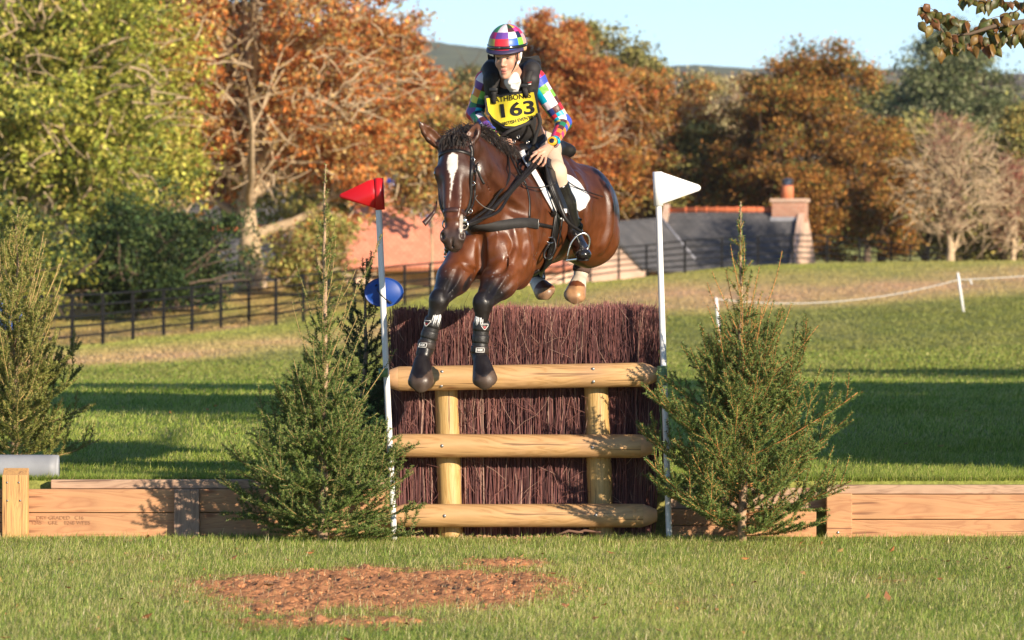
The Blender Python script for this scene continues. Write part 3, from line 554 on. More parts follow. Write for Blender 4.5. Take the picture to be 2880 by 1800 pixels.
redtile=tiles('clay_tile',(.72,.25,.15),(.78,.32,.20),.2,.16,(.50,.16,.09),.012,var=.12)
claym=mat('clay_ridge',(.68,.18,.07),.7,var=.15,vscale=3); lead=mat('lead',(.33,.33,.36),.5,var=.15,vscale=3); potm=mat('clay_pot',(.68,.22,.10),.7,var=.1)
def slab(b,q,th,mat_=0):
    """a roof or wall sheet with thickness: quad q (4 points), UVs in metres"""
    q=np.array(q,float); e1=nrm(q[1]-q[0]); N=nrm(np.cross(q[1]-q[0],q[3]-q[0])); e2=np.cross(N,e1); 
    uv=np.stack([(q-q[0])@e1,(q-q[0])@e2],-1); lo=q-N*th
    b.add(np.vstack([q,lo]),[[0,1,2,3],[7,6,5,4],[0,4,5,1],[1,5,6,2],[2,6,7,3],[3,7,4,0]],mat_,uv=np.vstack([uv]*6))
def gable_house(name,label,A_,yaw,Lr,half,ridge_h,eave_h,base_h,roofm,wallm,parapet=.25):
    """ridge starts at A_ (x,y of the right gable), runs along -x turned by yaw"""
    t=thing(name,label,'house',(A_[0],A_[1],base_h))
    c,s=math.cos(yaw),math.sin(yaw); ex=np.array([-c,-s,0]); ey=np.array([s,-c,0])   # ey: towards the camera
    O=np.array([A_[0],A_[1],0.]); Z=np.array([0,0,1.])
    pt=lambda u,v,z: O+ex*u+ey*v+Z*z
    ov=.25; so_=(ridge_h-eave_h)/half
    b=MB(); slab(b,[pt(Lr,half+ov,eave_h-ov*so_),pt(0,half+ov,eave_h-ov*so_),pt(0,0,ridge_h),pt(Lr,0,ridge_h)],.12)
    slab(b,[pt(0,-half-ov,eave_h-ov*so_),pt(Lr,-half-ov,eave_h-ov*so_),pt(Lr,0,ridge_h),pt(0,0,ridge_h)],.12)
    roof=b.build('roof',roofm,t,smooth=False)
    b=MB(); b.tube([pt(-.0,0,ridge_h+.04),pt(Lr,0,ridge_h+.04)],.13,10); 
    for k in range(int(Lr/.45)): b.tube([pt(k*.45,0,ridge_h+.045),pt(k*.45+.06,0,ridge_h+.045)],.145,10)
    rd=b.build('ridge_tile',claym,roof)
    b=MB()
    for v in (half,-half):
        b=MB(); slab(b,[pt(Lr,v,base_h),pt(0,v,base_h),pt(0,v,eave_h-.1),pt(Lr,v,eave_h-.1)],.25*(1 if v>0 else -1)); b.build('wall',wallm,t,smooth=False)
    for u,sg in ((0,-1),(Lr,1)):
        b=MB(); th=parapet; prof=[(half+ov,base_h),(half+ov,eave_h-.02),(0,ridge_h+.30),(-half-ov,eave_h-.02),(-half-ov,base_h)]
        Vs=np.array([pt(u+sg*.0,v,z) for v,z in prof]+[pt(u+sg*th,v,z) for v,z in prof])
        fs=[[0,1,2,4],[2,3,4,4]]
        n=5; bb=MB(); 
        uvf=lambda P_: [(v,z) for v,z in P_]
        pr=[(v,z) for v,z in prof]
        def face(idx,o_): return [i_+o_ for i_ in idx]
        tri=[[0,1,4],[1,3,4],[1,2,3]]
        T_=[];U_=[]
        for f in tri:
            T_.append(f); U_+= [pr[i_] for i_ in f]; g_=[i_+5 for i_ in f][::-1]; T_.append(g_); U_+=[pr[i_-5] for i_ in g_]
        b.add(Vs,np.array(T_),0,uv=np.array(U_))
        n0=b.n-10
        Q=[];UQ=[]
        for i_ in range(5):
            j_=(i_+1)%5; Q.append([i_+n0,j_+n0,j_+5+n0,i_+5+n0]); ln=math.dist(pr[i_],pr[j_]); UQ+=[(0,0),(ln,0),(ln,th),(0,th)]
        b.Fc[4].append(np.array(Q)); b.M[4].append(np.zeros(5,np.int32)); b.U[4].append(np.array(UQ,float))
        b.build('gable',brick if name=='slate_house' else wallm,t,smooth=False)
    return t,pt
def zat(py,d): return CAMZ-(py-795)*d/F
# slate roofed house, right gable end at px 2240
d=206; yaw=R(-13); A_=((2250-1440)*d/F,d+CAMY)
rh=zat(592,d); hf=2.7
t,pt=gable_house('slate_house','house showing its grey slate roof, orange ridge and brick chimney over the grassy crest','house' and A_,yaw,5.7,hf,rh,rh-2.55,-.6,slate,brick)
b=MB()
def boxuv(b,pt,u0,u1,v0,v1,z0,z1,m=0):
    for q in ([pt(u1,v1,z0),pt(u0,v1,z0),pt(u0,v1,z1),pt(u1,v1,z1)],[pt(u0,v1,z0),pt(u0,v0,z0),pt(u0,v0,z1),pt(u0,v1,z1)],[pt(u0,v0,z0),pt(u1,v0,z0),pt(u1,v0,z1),pt(u0,v0,z1)],[pt(u1,v0,z0),pt(u1,v1,z0),pt(u1,v1,z1),pt(u1,v0,z1)],[pt(u1,v1,z1),pt(u0,v1,z1),pt(u0,v0,z1),pt(u1,v0,z1)]):
        q=np.array(q); e1=nrm(q[1]-q[0]); e2=nrm(q[3]-q[0]); b.add(q,[[0,1,2,3]],m,uv=np.stack([(q-q[0])@e1,(q-q[0])@e2],-1))
zc=zat(568,d); boxuv(b,pt,-.28,1.15,-.42,.42,rh-.5,zc); ch=b.build('chimney',brickr,t,smooth=False)
b=MB(); boxuv(b,pt,-.36,1.22,-.50,.50,zc+.003,zc+.14); b.build('chimney_cap',brick,ch,smooth=False)
b=MB(); boxuv(b,pt,-.0,1.21,.43,.48,rh-.72,rh-.28); boxuv(b,pt,-.0,1.4,.45,.62,rh-.78,rh-.62); b.build('lead_flashing',lead,ch,smooth=False)
pc=pt(.55,0,0); b=MB(); b.tube([pc+[0,0,zc+.12],pc+[0,0,zc+.66],pc+[0,0,zc+.70]],[.27,.265,.25],16); pot=b.build('chimney_pot',potm,ch)
b=MB(); cx=pc; b.tube([cx+[0,0,zc+.70],cx+[0,0,zc+.90]],[.15,.15],14)
for k in range(6):
    a=k*math.pi/3; b.tube([cx+[.2*math.cos(a),.2*math.sin(a),zc+.70],cx+[.2*math.cos(a),.2*math.sin(a),zc+.93]],.02,6)
b.tube([cx+[0,0,zc+.92],cx+[0,0,zc+.95],cx+[0,0,zc+1.04]],[.28,.27,.05],18); b.build('chimney_cowl',mat('cowl_metal',(.10,.13,.2),.4,metal=.6),pot)
# wing of the same house pointing at the viewer
V1=P(1862,600,190+CAMY*0); 
def wing(t):
    y1=206+CAMY; y0=197+CAMY
    b=MB(); ap0=P(1690,625,y0); rg0=P(1815,757,y0); rg1=P(1985,770,y1-1.5); ap1=P(1858,612,y1)
    lf0=ap0*2-rg0; lf0[2]=rg0[2]; lf1=ap1*2-rg1; lf1[2]=rg1[2]
    slab(b,[rg0,rg1,ap1,ap0],.12); slab(b,[lf1,lf0,ap0,ap1],.12); wr=b.build('roof',slate,t,smooth=False)
    b=MB(); b.tube([rg1+[0,-.02,.05],ap1+[-.02,-.02,.05]],.06,8); b.build('valley_lead',lead,wr)
    b=MB(); dz=np.array([0,0,-3.]); q=np.array([rg0+[0,.1,0],ap0+[0,.1,0],lf0+[0,.1,0],lf0+dz+[0,.1,0],rg0+dz+[0,.1,0]]); n_=q+[0,.3,0]
    uv=q[:,[0,2]]
    b.add(np.vstack([q,n_]),[[0,1,2],[7,6,5]],0,uv=np.vstack([uv[[0,1,2]],uv[[2,1,0]]])); b.Fc[4].append(np.array([[0,2,3,4]])); b.M[4].append(np.zeros(1,np.int32)); b.U[4].append(uv[[0,2,3,4]])
    b.build('gable',brick,t,smooth=False)
wing(t)
# slate roof glimpsed beside the chestnut trunk
d=168; A_=((800-1440)*d/F,d+CAMY); rh=zat(646,d)
t,pt=gable_house('garden_house','low slate roofed house with a red ridge glimpsed beside the chestnut trunk',A_,R(-6),4.2,2.0,rh,rh-1.6,rh-2.8,slate,brick)
# salmon clay roof behind the red flag with a torn tarpaulin along its sloping top
d=178; y=d+CAMY
t=thing('barn','barn with a broad salmon red clay roof behind the red flag and the oval sign','house',tuple(P(1180,760,y)))
b=MB()
q=[P(985,750,y-2.2),P(1420,750,y-2.2),P(1300,690,y),P(1085,512,y+1.2)]
q=[P(960,752,y-1.5),P(1345,752,y-1.5),P(1085,505,y+1.5),P(1010,505,y+1.5)]
slab(b,q,.2); rf=b.build('roof',redtile,t,smooth=False)
b=MB(); qq=[P(1345,752,y-1.4),P(1620,752,y+4),P(1420,640,y+5),P(1085,505,y+1.6)]; slab(b,qq,.2); b.build('roof',redtile,t,smooth=False)
b=MB(); q2=[P(965,751,y-1.2),P(1615,751,y+4.2)]; lo=np.array([0,0,-2.2]); slab(b,[q2[0]+lo,q2[1]+lo,q2[1],q2[0]],.3); b.build('wall',brick,t,smooth=False)
tp=thing('tarpaulin','torn blue, white and green sheet lying along the sloping edge of the salmon roof','tarpaulin',tuple(P(1140,550,y)))
r=np.random.default_rng(5)
for nm,cc,o0,o1 in (('blue_sheet',(.05,.13,.62),0,20),('white_sheet',(.62,.62,.66),18,32),('green_sheet',(.20,.32,.25),-40,-2)):
    b=MB(); nu_,nv_=40,6; g_=[]
    for i_ in range(nu_+1):
        for j_ in range(nv_+1):
            u=i_/nu_; f=j_/nv_; ph=math.sin(i_*1.7+j_)*4+math.sin(i_*.6)*5; px=1083+(1215-1083)*u+(4 if o0<0 else 0)*f*9+r.normal(0,1.2); py=490+125*u+(o0+(o1-o0)*f)*(.6+.4*math.sin(i_*.9+o0))+ph*(f in (0,1))
            g_.append(P(px,py,y-1.3+.12*math.sin(i_*1.3+j_*2.1)+r.normal(0,.04)-(.25 if o0>0 else 0)))
    i2=np.arange(nu_)[:,None]*(nv_+1); j2=np.arange(nv_)[None]; Fq=np.stack([i2+j2,i2+j2+1,i2+nv_+2+j2,i2+nv_+1+j2],-1).reshape(-1,4); b.add(g_,Fq); b.add(np.array(g_)+[0,.02,-.01],Fq[:,::-1]); b.build(nm,mat(nm,cc,.5,var=.55,vscale=5),tp,smooth=False)
# ---------------------------------------------------------------- iron estate fence
ironm=mat('black_iron',(.010,.010,.011),.8,spec=.2)
posts=[(-60,1010),(40,1000),(118,990),(203,980),(289,969),(374,957),(460,946),(540,938),(621,925),(700,914),(776,909),(853,899),(925,888),(997,872),(1067,866),(1138,861),(1210,850),(1285,840),(1360,830),(1435,820),(1510,812),(1585,803),(1660,795),(1740,782),(1818,775),(1926,768),(2030,763),(2132,757),(2230,753),(2326,752),(2418,755),(2506,758),(2560,762),(2612,765),(2664,768),(2716,770),(2768,772),(2820,774),(2872,775)]
tops=lambda px: np.interp(px,[-60,289,539,619,698,775,995,1136,1818,1926,2030,2132,2230,2326,2506,2630,2746,2852,2900],[840,827,809,798,791,783,759,747,690,677,670,664,660,663,683,696,714,722,724])
pts=[]
for px,py in posts:
    hp=py-tops(px); d=1.2*F/hp if px<1900 else 175+ (px-1926)*.055 if px<2400 else 201+(px-2400)*.08
    pts.append((px,py,d,hp))
ft=thing('estate_fence','black iron estate fence with five rails running across the far edge of the field','fence',tuple(P(1138,861,pts[15][2]+CAMY)))
G=[];TP=[]
for k,(px,py,d,hp) in enumerate(pts):
    y=d+CAMY; top=P(px,py-hp,y); g_=P(px,py,y)
    if px>=1900: g_=top-np.array([0,0,1.2])
    b=MB(); b.box((top+g_)/2-[0,0,.1],(.042,.042,np.linalg.norm(top-g_)/2+.1)); b.build('post',ironm,ft,smooth=False)
    G.append(g_);TP.append(top)
G=np.array(G);TP=np.array(TP)
for f in (1.0,.80,.60,.41,.22):
    b=MB(); b.tube(G+(TP-G)*f,.028,6); b.build('rail',ironm,ft)
# ---------------------------------------------------------------- rope line on white stakes
whp=mat('white_plastic',(.80,.80,.80),.45,var=.04,vscale=4)
stk=[]
for k,(px0,py0,px1,py1,lab) in enumerate([(2014,836,2027,972,'white plastic stake behind the right spruce, the rope tied to its top'),(2694,766,2712,886,'white plastic stake at the far right, leaning in the sunlit grass')]):
    d=[100,112][k]; y=d+CAMY; a=P(px0,py0,y); c=P(px1,py1,y); b=MB(); c=c-[0,0,.06]; b.tube([c,c*.5+a*.5,a-[0,0,.03],a],[.03,.03,.028,.012],8)
    o=b.build('stake',whp); tag(o,lab,'stake'); stk.append(a)
o=MB(); d=116; o.tube([P(2728,786,86),P(2733,800,86)],.02,6); o=tag(o.build('rope_tag',whp),'tiny white tag hanging on the rope right of the far stake','rope tag')
b=MB(); a0,a1=stk; rp=[]
for u in np.linspace(0,1,24):
    px=2016+(2694-2016)*u; py=841+(787-841)*u+4*u*(1-u)*34; d=100+12*u; rp.append(P(px,py,d+CAMY))
for u in np.linspace(0,1,12)[1:]:
    px=2694+(3000-2694)*u; py=787+(768-787)*u+6*u*(1-u); rp.append(P(px,py,112+5*u+CAMY))
b.tube(rp,.012,5); tag(b.build('rope',mat('rope_white',(.55,.53,.48),.8)),'thin white rope sagging between the two stakes and out to the right','rope')
# blue machine behind the left edge spruce
d=96; y=d+CAMY; bl=mat('blue_paint',(.035,.10,.38),.4,var=.2); dk=mat('dark_rubber',(.02,.02,.03),.7)
t=thing('barrow','blue barrow with dark wheels, half hidden behind the spruce at the left edge','barrow',tuple(P(40,960,y)))
b=MB(); b.box(P(10,905,y),(.42,.3,.16),bev=.05); b.box(P(10,860,y)+[0,.1,0],(.14,.12,.3),bev=.04); b.build('tub',bl,t)
for k,px in enumerate((60,104)):
    c=P(px,930,y); b=MB(); 
    for a in (0,):
        ang=np.linspace(0,2*math.pi,17); b.tube([c+[.12*math.cos(q_),0,.12*math.sin(q_)] for q_ in ang],.05,8,cap=False)
    b.tube([c-[0,.03,0],c+[0,.03,0]],.06,10); b.build('wheel',dk,t)
# ---------------------------------------------------------------- timber walls
boardm=wood('larch_board',(.54,.29,.14),(.44,.21,.10),stretch=(.6,6,6),rough=.7)
boardc=wood('weathered_board',(.50,.33,.22),(.34,.21,.14),stretch=(1.0,8,8),rough=.8)
postm=wood('pine_post',(.64,.36,.13),(.50,.27,.11),stretch=(8,8,1.0),rough=.65,vert=True)
postw=wood('weathered_post',(.40,.26,.18),(.27,.17,.12),stretch=(8,8,1.0),rough=.8,vert=True)
screwm=mat('screw_steel',(.30,.28,.27),.45,metal=.8); galv=mat('galvanised',(.55,.56,.58),.35,metal=.9)
def board(px0,px1,py0,py1,y,th,m,name,parent,cz=0):
    a=P(px0,py1,y); c=P(px1,py0,y); b=MB(); b.box(((a[0]+c[0])/2,y+th/2,(a[2]+c[2])/2),((c[0]-a[0])/2,th/2,(c[2]-a[2])/2),bev=.006); o=b.build(name,m,None,smooth=False)
    ctr=Vector(((a[0]+c[0])/2,y+th/2,(a[2]+c[2])/2)); o.data.transform(Matrix.Translation(-ctr)); o.location=ctr-Vector(parent.location); o.parent=parent; return o
yb=.135
t=thing('timber_wall','low wall of wide larch boards left of the jump, crossed by spruce shadows','wall',tuple(P(520,1525,yb)))
board(-260,1110,1376,1441,yb,.06,boardm,'board',t); board(-260,1110,1443,1510,yb+.004,.06,boardm,'board',t); board(-260,1110,1512,1550,yb,.06,boardm,'board',t)
board(143,1110,1349,1374,yb+.035,.06,boardc,'capping_board',t)
o=board(489,560,1376,1545,yb-.055,.052,postw,'post',t)
V,Fs=textmesh('DRY GRADED   C16',.034); 
b=MB(); c=P(170,1456,yb-.002); 
inkm=mat('faded_ink',(.40,.205,.11),.8)
addtext(b,V,Fs,lambda v: c+np.array([v[0],0,v[1]])); V,Fs=textmesh('1245    GRE    0248 WPBS',.034); c2=P(172,1470,yb-.002); addtext(b,V,Fs,lambda v: c2+np.array([v[0],0,v[1]])); b.build('grade_stamp',inkm,t,smooth=False)
t=thing('timber_post','tall orange pine post at the left end of the boards, four screws in its face','post',tuple(P(44,1525,.06)))
o=board(6,77,1318,1545,.02,.10,postm,'post_body',t)
me=o.data
for v in me.vertices:
    if v.co.z>.2 and v.co.y<0: v.co.z-=.04
for i_,(px,py) in enumerate([(20,1357),(53,1357),(21,1408),(57,1408)]):
    c=P(px,py,.019); b=MB(); b.tube([c+[0,.004,0],c-[0,.003,0]],[.007,.006],10); b.build('screw',screwm,t)
t=thing('timber_wall','low wall of clean larch boards right of the right spruce, sunlit','wall',tuple(P(2620,1530,yb)))
board(2394,3160,1391,1460,yb,.06,boardm,'board',t); board(2394,3160,1462,1555,yb+.004,.06,boardm,'board',t); board(2325,3160,1364,1389,yb+.03,.07,boardc,'capping_board',t)
o=board(2325,2397,1388,1555,yb-.03,.085,boardm,'post',t)
c=P(2357,1498,yb-.031); b=MB(); b.tube([c+[0,.004,0],c-[0,.004,0]],[.010,.008],10); b.build('bolt',galv,t)
t=thing('timber_wall','recessed board wall behind the right spruce, ending at a dark gap','wall',tuple(P(2080,1530,yb+.1)))
board(1880,2296,1432,1476,yb+.03,.05,boardm,'board',t); board(1880,2296,1478,1555,yb+.034,.05,boardm,'board',t); board(1880,2330,1372,1430,yb+.10,.05,boardc,'board',t)
# grey painted log
t=thing('log','light grey painted log on top of the boards at the left edge','log',tuple(P(90,1355,.45)))
greym=mat('grey_paint',(.27,.28,.30),.55,var=.12,vscale=6,bump=.3,bscale=10)
b=MB(); a=P(-500,1317,.45); c=P(162,1318,.45); rr_=.088; xs=np.linspace(0,1,30)[:,None]; pl=a+(c-a)*xs; rd=np.full(30,rr_); rd[-1]=rr_*.985
b.tube(pl,rd,28); b.build('log_body',greym,t)
b=MB(); b.tube([c+[-.005,0,0],c+[.007,0,0]],[rr_*.985,rr_*.965],28); b.build('cut_end',mat('grey_end',(.33,.34,.36),.6,var=.1,vscale=14),t)
# ---------------------------------------------------------------- the brush jump
logm=wood('peeled_pine',(.60,.365,.165),(.44,.25,.10),stretch=(.7,5,5),rough=.5,dirt=(.44,.26,.14)); logv=wood('peeled_pine_post',(.60,.39,.15),(.46,.28,.09),stretch=(6,6,.9),rough=.5,vert=True)
endm=mat('cut_pine',(.62,.36,.18),.7,var=.2,vscale=14)
J=thing('brush_jump','wide cross country jump of dark birch brush between three pine rails and two posts','jump',tuple(P(1470,1518,.1)))
def log(px0,py0,px1,py1,rpx,y,m,name,parent,seed,chl=.09):
    r_=np.random.default_rng(seed); a=P(px0,py0,y); c=P(px1,py1,y); rad=rpx*(y-CAMY)/F; L=np.linalg.norm(c-a); d=(c-a)/L
    s=[0,.004,chl*.5,chl,chl+.01]+list(np.linspace(chl+.1,L-chl-.1,26))+[L-chl-.01,L-chl,L-chl*.5,L-.004,L]
    f=[.50,.54,.80,.985,1]+[1]*26+[1,.985,.78,.52,.48]
    cen=(a+c)/2; pts=np.array([a+d*k for k in s])-cen; f=np.array(f)*rad*(1+.015*np.sin(np.array(s)*3+seed))
    b=MB(); b.tube(pts,f,26); o=b.build(name,[m,endm],None)
    me=o.data; k=0
    for p in me.polygons:
        z=np.mean([abs((me.vertices[v].co.dot(Vector(d)))) for v in p.vertices])
        if z>L/2-chl+.002: p.material_index=1
    o.location=Vector(cen)-Vector(parent.location); o.parent=parent; return o
for k,(a0,b0,a1,b1,rp_,y) in enumerate([(1080,1066,1851,1053,34.5,-.03),(1086,1253,1842,1255,33,-.03),(1096,1450,1848,1450,33,-.03)]):
    o=log(a0,b0,a1,b1,rp_,y,logm,'rail',J,k+1)
    for (bx,by) in [[(1243,1046),(1241,1085),(1668,1038),(1669,1073)],[(1243,1254),(1666,1259)],[(1250,1451),(1676,1449)]][k]:
        zz=(by-(b0+(b1-b0)*(bx-a0)/(a1-a0)))/rp_; yy=y-math.sqrt(max(.05,1-zz*zz))*rp_*30/F; c=P(bx,by,yy); b=MB(); b.tube([c+[0,.006,0],c-[0,.001,0],c-[0,.004,0]],[.011,.011,.007],12); o2=b.build('bolt',mat('bolt_steel',(.30,.29,.28),.45,metal=.8),None); o2.parent=o; o2.matrix_parent_inverse=Matrix.Translation(-(Vector(o.location)+Vector(J.location)))
def vlog(px0,py0,px1,py1,rpx,y,parent,seed):
    a=P(px1,py1,y)-[0,0,.05]; c=P(px0,py0,y); cen=(a+c)/2; pts=np.array([a+(c-a)*u for u in np.linspace(0,1,14)])-cen; b=MB(); b.tube(pts,rpx*30/F*(1+.02*np.sin(np.arange(14)*.9+seed))*np.linspace(1.05,1,14),24); o=b.build('post',logv); o.location=Vector(cen)-Vector(parent.location); o.parent=parent
vlog(1254,1070,1269,1524,33,.125,J,1); vlog(1676,1062,1693,1521,34,.125,J,2)
# brush: thousands of upright birch twigs
r=np.random.default_rng(9); NT=9500; b=MB()
px=np.where(r.random(NT)<.985,r.uniform(1124,1832,NT),r.uniform(1108,1848,NT)); y=.14+.36*r.random(NT)**1.6
topx=px+(px-1478)*.035+r.normal(0,9,NT); 
toppy=878-(topx-1110)*.018+5*np.sin(topx*.021)+r.normal(0,7,NT)+np.where(r.random(NT)<.05,-r.random(NT)*14,0)
notch=np.zeros(NT)
bundle=.0+14*np.sin(px*.045+1.3)*np.exp(-((y-.14)/.2)**2)
ts=np.array([0,.2,.42,.60,.74,.87,1.]); n=len(ts)
bp=np.stack([(px-1440)*(30+y)/F,y,np.zeros(NT)-.02],-1); tp=np.stack([(topx-1440)*(30+y)/F,y+r.normal(0,.02,NT),CAMZ-(toppy-795)*(30+y)/F],-1)
# some twigs are only short offshoots in the upper part, splayed
short=r.random(NT)<.45; t0=np.where(short,r.uniform(.15,.75,NT),0.)
lean=np.where(short,r.normal(0,.15,NT),r.normal(0,.03,NT))+.16*np.sin(px*.021+.6)*short
st=bp+(tp-bp)*t0[:,None]; st[:,0]-=lean*(1-t0)*.9*(r.random(NT))
pts=st[:,None]+(tp-st)[:,None]*ts[None,:,None]
wob=r.normal(0,1,(NT,n,2))*.016; wob[:,0]=0; pts[:,:,:2]+=np.cumsum(wob,1)*.7-(np.cumsum(wob,1)[:,-1:]*ts[None,:,None])*.5
pts[:,:,1]=np.clip(pts[:,:,1],.085,.6)
rad=np.where(short,.0020,.0032)[:,None]*r.uniform(.7,1.5,(NT,1))*np.array([1.2,1.1,1,.85,.7,.5,.3])[None]
sd_=4; a=np.arange(sd_)*2*np.pi/sd_
off=np.stack([np.cos(a),np.sin(a),0*a],-1)[None,None]*rad[:,:,None,None]
VV=(pts[:,:,None]+off).reshape(-1,3); base_=(np.arange(NT)*n*sd_)[:,None,None]; i=np.arange(n-1)[None,:,None]*sd_; j=np.arange(sd_)[None,None]; k=(j+1)%sd_
FF=np.stack([base_+i+j,base_+i+k,base_+i+sd_+k,base_+i+sd_+j],-1).reshape(-1,4)
pal=np.array([(.17,.072,.062),(.23,.095,.075),(.12,.055,.05),(.31,.15,.11),(.42,.27,.19)]); ci=r.choice(5,NT,p=[.34,.26,.24,.11,.05]); pal=pal*[.80,.78,.86]; C=np.repeat(pal[ci]*r.uniform(.7,1.35,(NT,1)),n*sd_,0)
tipc=np.tile(np.repeat((ts>.97)*1.,sd_),NT)[:,None]; C=C*(1-tipc)+C*1.9*tipc
b.add(VV,FF,0,C)
# stray twigs hanging over rails and sides
for k in range(420):
    x0=r.uniform(1115,1838); h0=r.uniform(.1,1.3); a0=r.normal(0,.6); L=r.uniform(.08,.35); p=np.array([(x0-1440)*30/F,r.uniform(.09,.13),h0]); q=[p]
    dd=np.array([math.sin(a0),-.05,math.cos(a0)])
    for m_ in range(4): dd=nrm(dd+r.normal(0,.22,3)*[1,.3,1]); q.append(q[-1]+dd*L/4)
    q=np.array(q); q[:,1]=np.clip(q[:,1],.07,.14); b.tube(q,np.linspace(.0016,.0006,5),4,0,np.array(pal[r.integers(0,5)])*1.2,cap=False)
for k in range(90):
    sgn=r.choice([-1,1]); x0=1126 if sgn<0 else 1836; p=P(x0,r.uniform(880,1450),.15+.2*r.random()); q=[p]; dd=nrm(np.array([sgn*r.uniform(.1,.5),0,1]))
    for m_ in range(4): dd=nrm(dd+r.normal(0,.2,3)); q.append(q[-1]+dd*r.uniform(.02,.06))
    b.tube(q,np.linspace(.0016,.0005,5),4,0,pal[1],cap=False)
br=b.build('brush',mat('birch_twig',rough=.75,attr=True,spec=.3),J,smooth=True); br['kind']='stuff'
# dark packed core keeps daylight from showing between twigs
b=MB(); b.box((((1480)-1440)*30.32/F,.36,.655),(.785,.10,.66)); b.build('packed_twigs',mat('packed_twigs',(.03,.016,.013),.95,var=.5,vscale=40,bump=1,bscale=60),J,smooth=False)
# loose sticks at the foot
for k,(x0,x1,yy,lab) in enumerate([(1560,1640,-.12,'long dry stick lying at the foot of the jump'),(1600,1690,-.08,'thick broken stick beside the right post of the jump')]):
    b=MB(); a0=P(x0,1523,yy); a0[2]=.025; a1=P(x1,1516,yy); a1[2]=.045; mid=(a0+a1)/2+[0,.01,.02]; b.tube([a0,mid,a1],[.006,.009,.005],6); tag(b.build('stick',mat('stick',(.17,.09,.06),.9)),lab,'stick')
# ---------------------------------------------------------------- flag poles
def pole(label,top,bot,y,name='flag_pole'):
    t=thing(name,label,'flag pole',tuple(P(*bot,y))); b=MB(); a=P(*bot,y)-[0,0,.1]; c=P(*top,y); b.tube([a+(c-a)*u for u in np.linspace(0,1,12)],8.6*30/F,18); b.build('pole',whp,t); return t
def flag(t,outline,y,col,sleeve,name):
    m=mat(name+'_plastic',col,.32,var=.04,vscale=3,spec=.6); cen=P(*outline[0],y)
    bmx=bmesh.new(); f=bmx.faces.new([bmx.verts.new(P(px,py,y-.010)) for px,py in outline]); g_=bmesh.ops.extrude_face_region(bmx,geom=[f]); vs=[v for v in g_['geom'] if isinstance(v,bmesh.types.BMVert)]
    for v in vs: v.co.y+=.022
    bmesh.ops.recalc_face_normals(bmx,faces=bmx.faces[:]); bmesh.ops.bevel(bmx,geom=bmx.edges[:],offset=.004,segments=2,affect='EDGES'); b=MB(); b.bm(bmx); bmx.free(); fl=b.build('flag',m,t)
    b=MB(); s0,s1=sleeve; b.tube([P(*s0,y),P(*s1,y)],13.5*30/F,16); b.build('sleeve',m,fl)
t=pole('white pole left of the jump carrying the red flag',(1061,505),(1111,1478+40),-.16)
flag(t,[(1057,503),(1058,587),(1050,584),(957,557),(953,551),(958,545),(1035,508)],-.16,(.62,.012,.018),((1065,501),(1069,590)),'red')
b=MB(); yy=-.16
b.tube([P(1079,1036,yy),P(1080,1060,yy)],14*30/F,14); b.build('green_tie',mat('green_tie',(.16,.28,.12),.5),t)
t=pole('white pole right of the jump carrying the white flag',(1849,485),(1884,1522),-.10)
flag(t,[(1850,483),(1853,578),(1862,574),(1968,536),(1972,528),(1967,520),(1862,484)],-.10,(.85,.85,.85),((1849,483),(1852,579)),'white')
b=MB()
for k in range(12): b.tube([P(1862,1030+k*4.4,-.10),P(1862,1033+k*4.4,-.10)],15*30/F,14)
b.tube([P(1862,1029,-.10),P(1862,1083,-.10)],13*30/F,14); b.build('green_tie',mat('green_hose',(.25,.36,.17),.5),t)
# oval disc tied behind the left pole
y=-.115; t=thing('oval_sign','blue oval sign seen from behind, tied to the red flag pole with black cable','sign',tuple(P(1080,822,y)))
b=MB(); c=P(1080,822,y); n=56; a=np.linspace(0,2*np.pi,n,endpoint=False); rx,rz=55*30/F,41.5*30/F
ring=lambda f,dy: np.stack([c[0]+rx*f*np.cos(a),np.full(n,c[1]+dy),c[2]+rz*f*np.sin(a)],-1)
L=[ring(.0001,-.002),ring(.80,-.002),ring(.82,-.0005),ring(.97,-.0005),ring(1,-.004),ring(1.0,.006),ring(.0001,.006)]
V=np.vstack(L); i=np.arange(len(L)-1)[:,None]*n; j=np.arange(n)[None]; k=(j+1)%n; b.add(V,np.stack([i+j,i+k,i+n+k,i+n+j],-1).reshape(-1,4)); b.build('plate',mat('blue_plastic',(.006,.055,.30),.45,var=.08,vscale=5),t)  # blue kept dark: the horse's shade is put into the base colour
b=MB(); pth=[(1055,805),(1060,800),(1064,806),(1060,815),(1068,826),(1080,837),(1092,846),(1098,850),(1100,846)]
b.tube([P(px,py,y-.012-(.052 if 1062<px<1092 else 0)) for px,py in pth],.0035,6); b.tube([P(px+3,py+4,y-.012-(.05 if 1062<px<1092 else 0)) for px,py in pth[3:]],.003,6); b.build('cable_tie',mat('black_cable',(.01,.01,.01),.5),t)
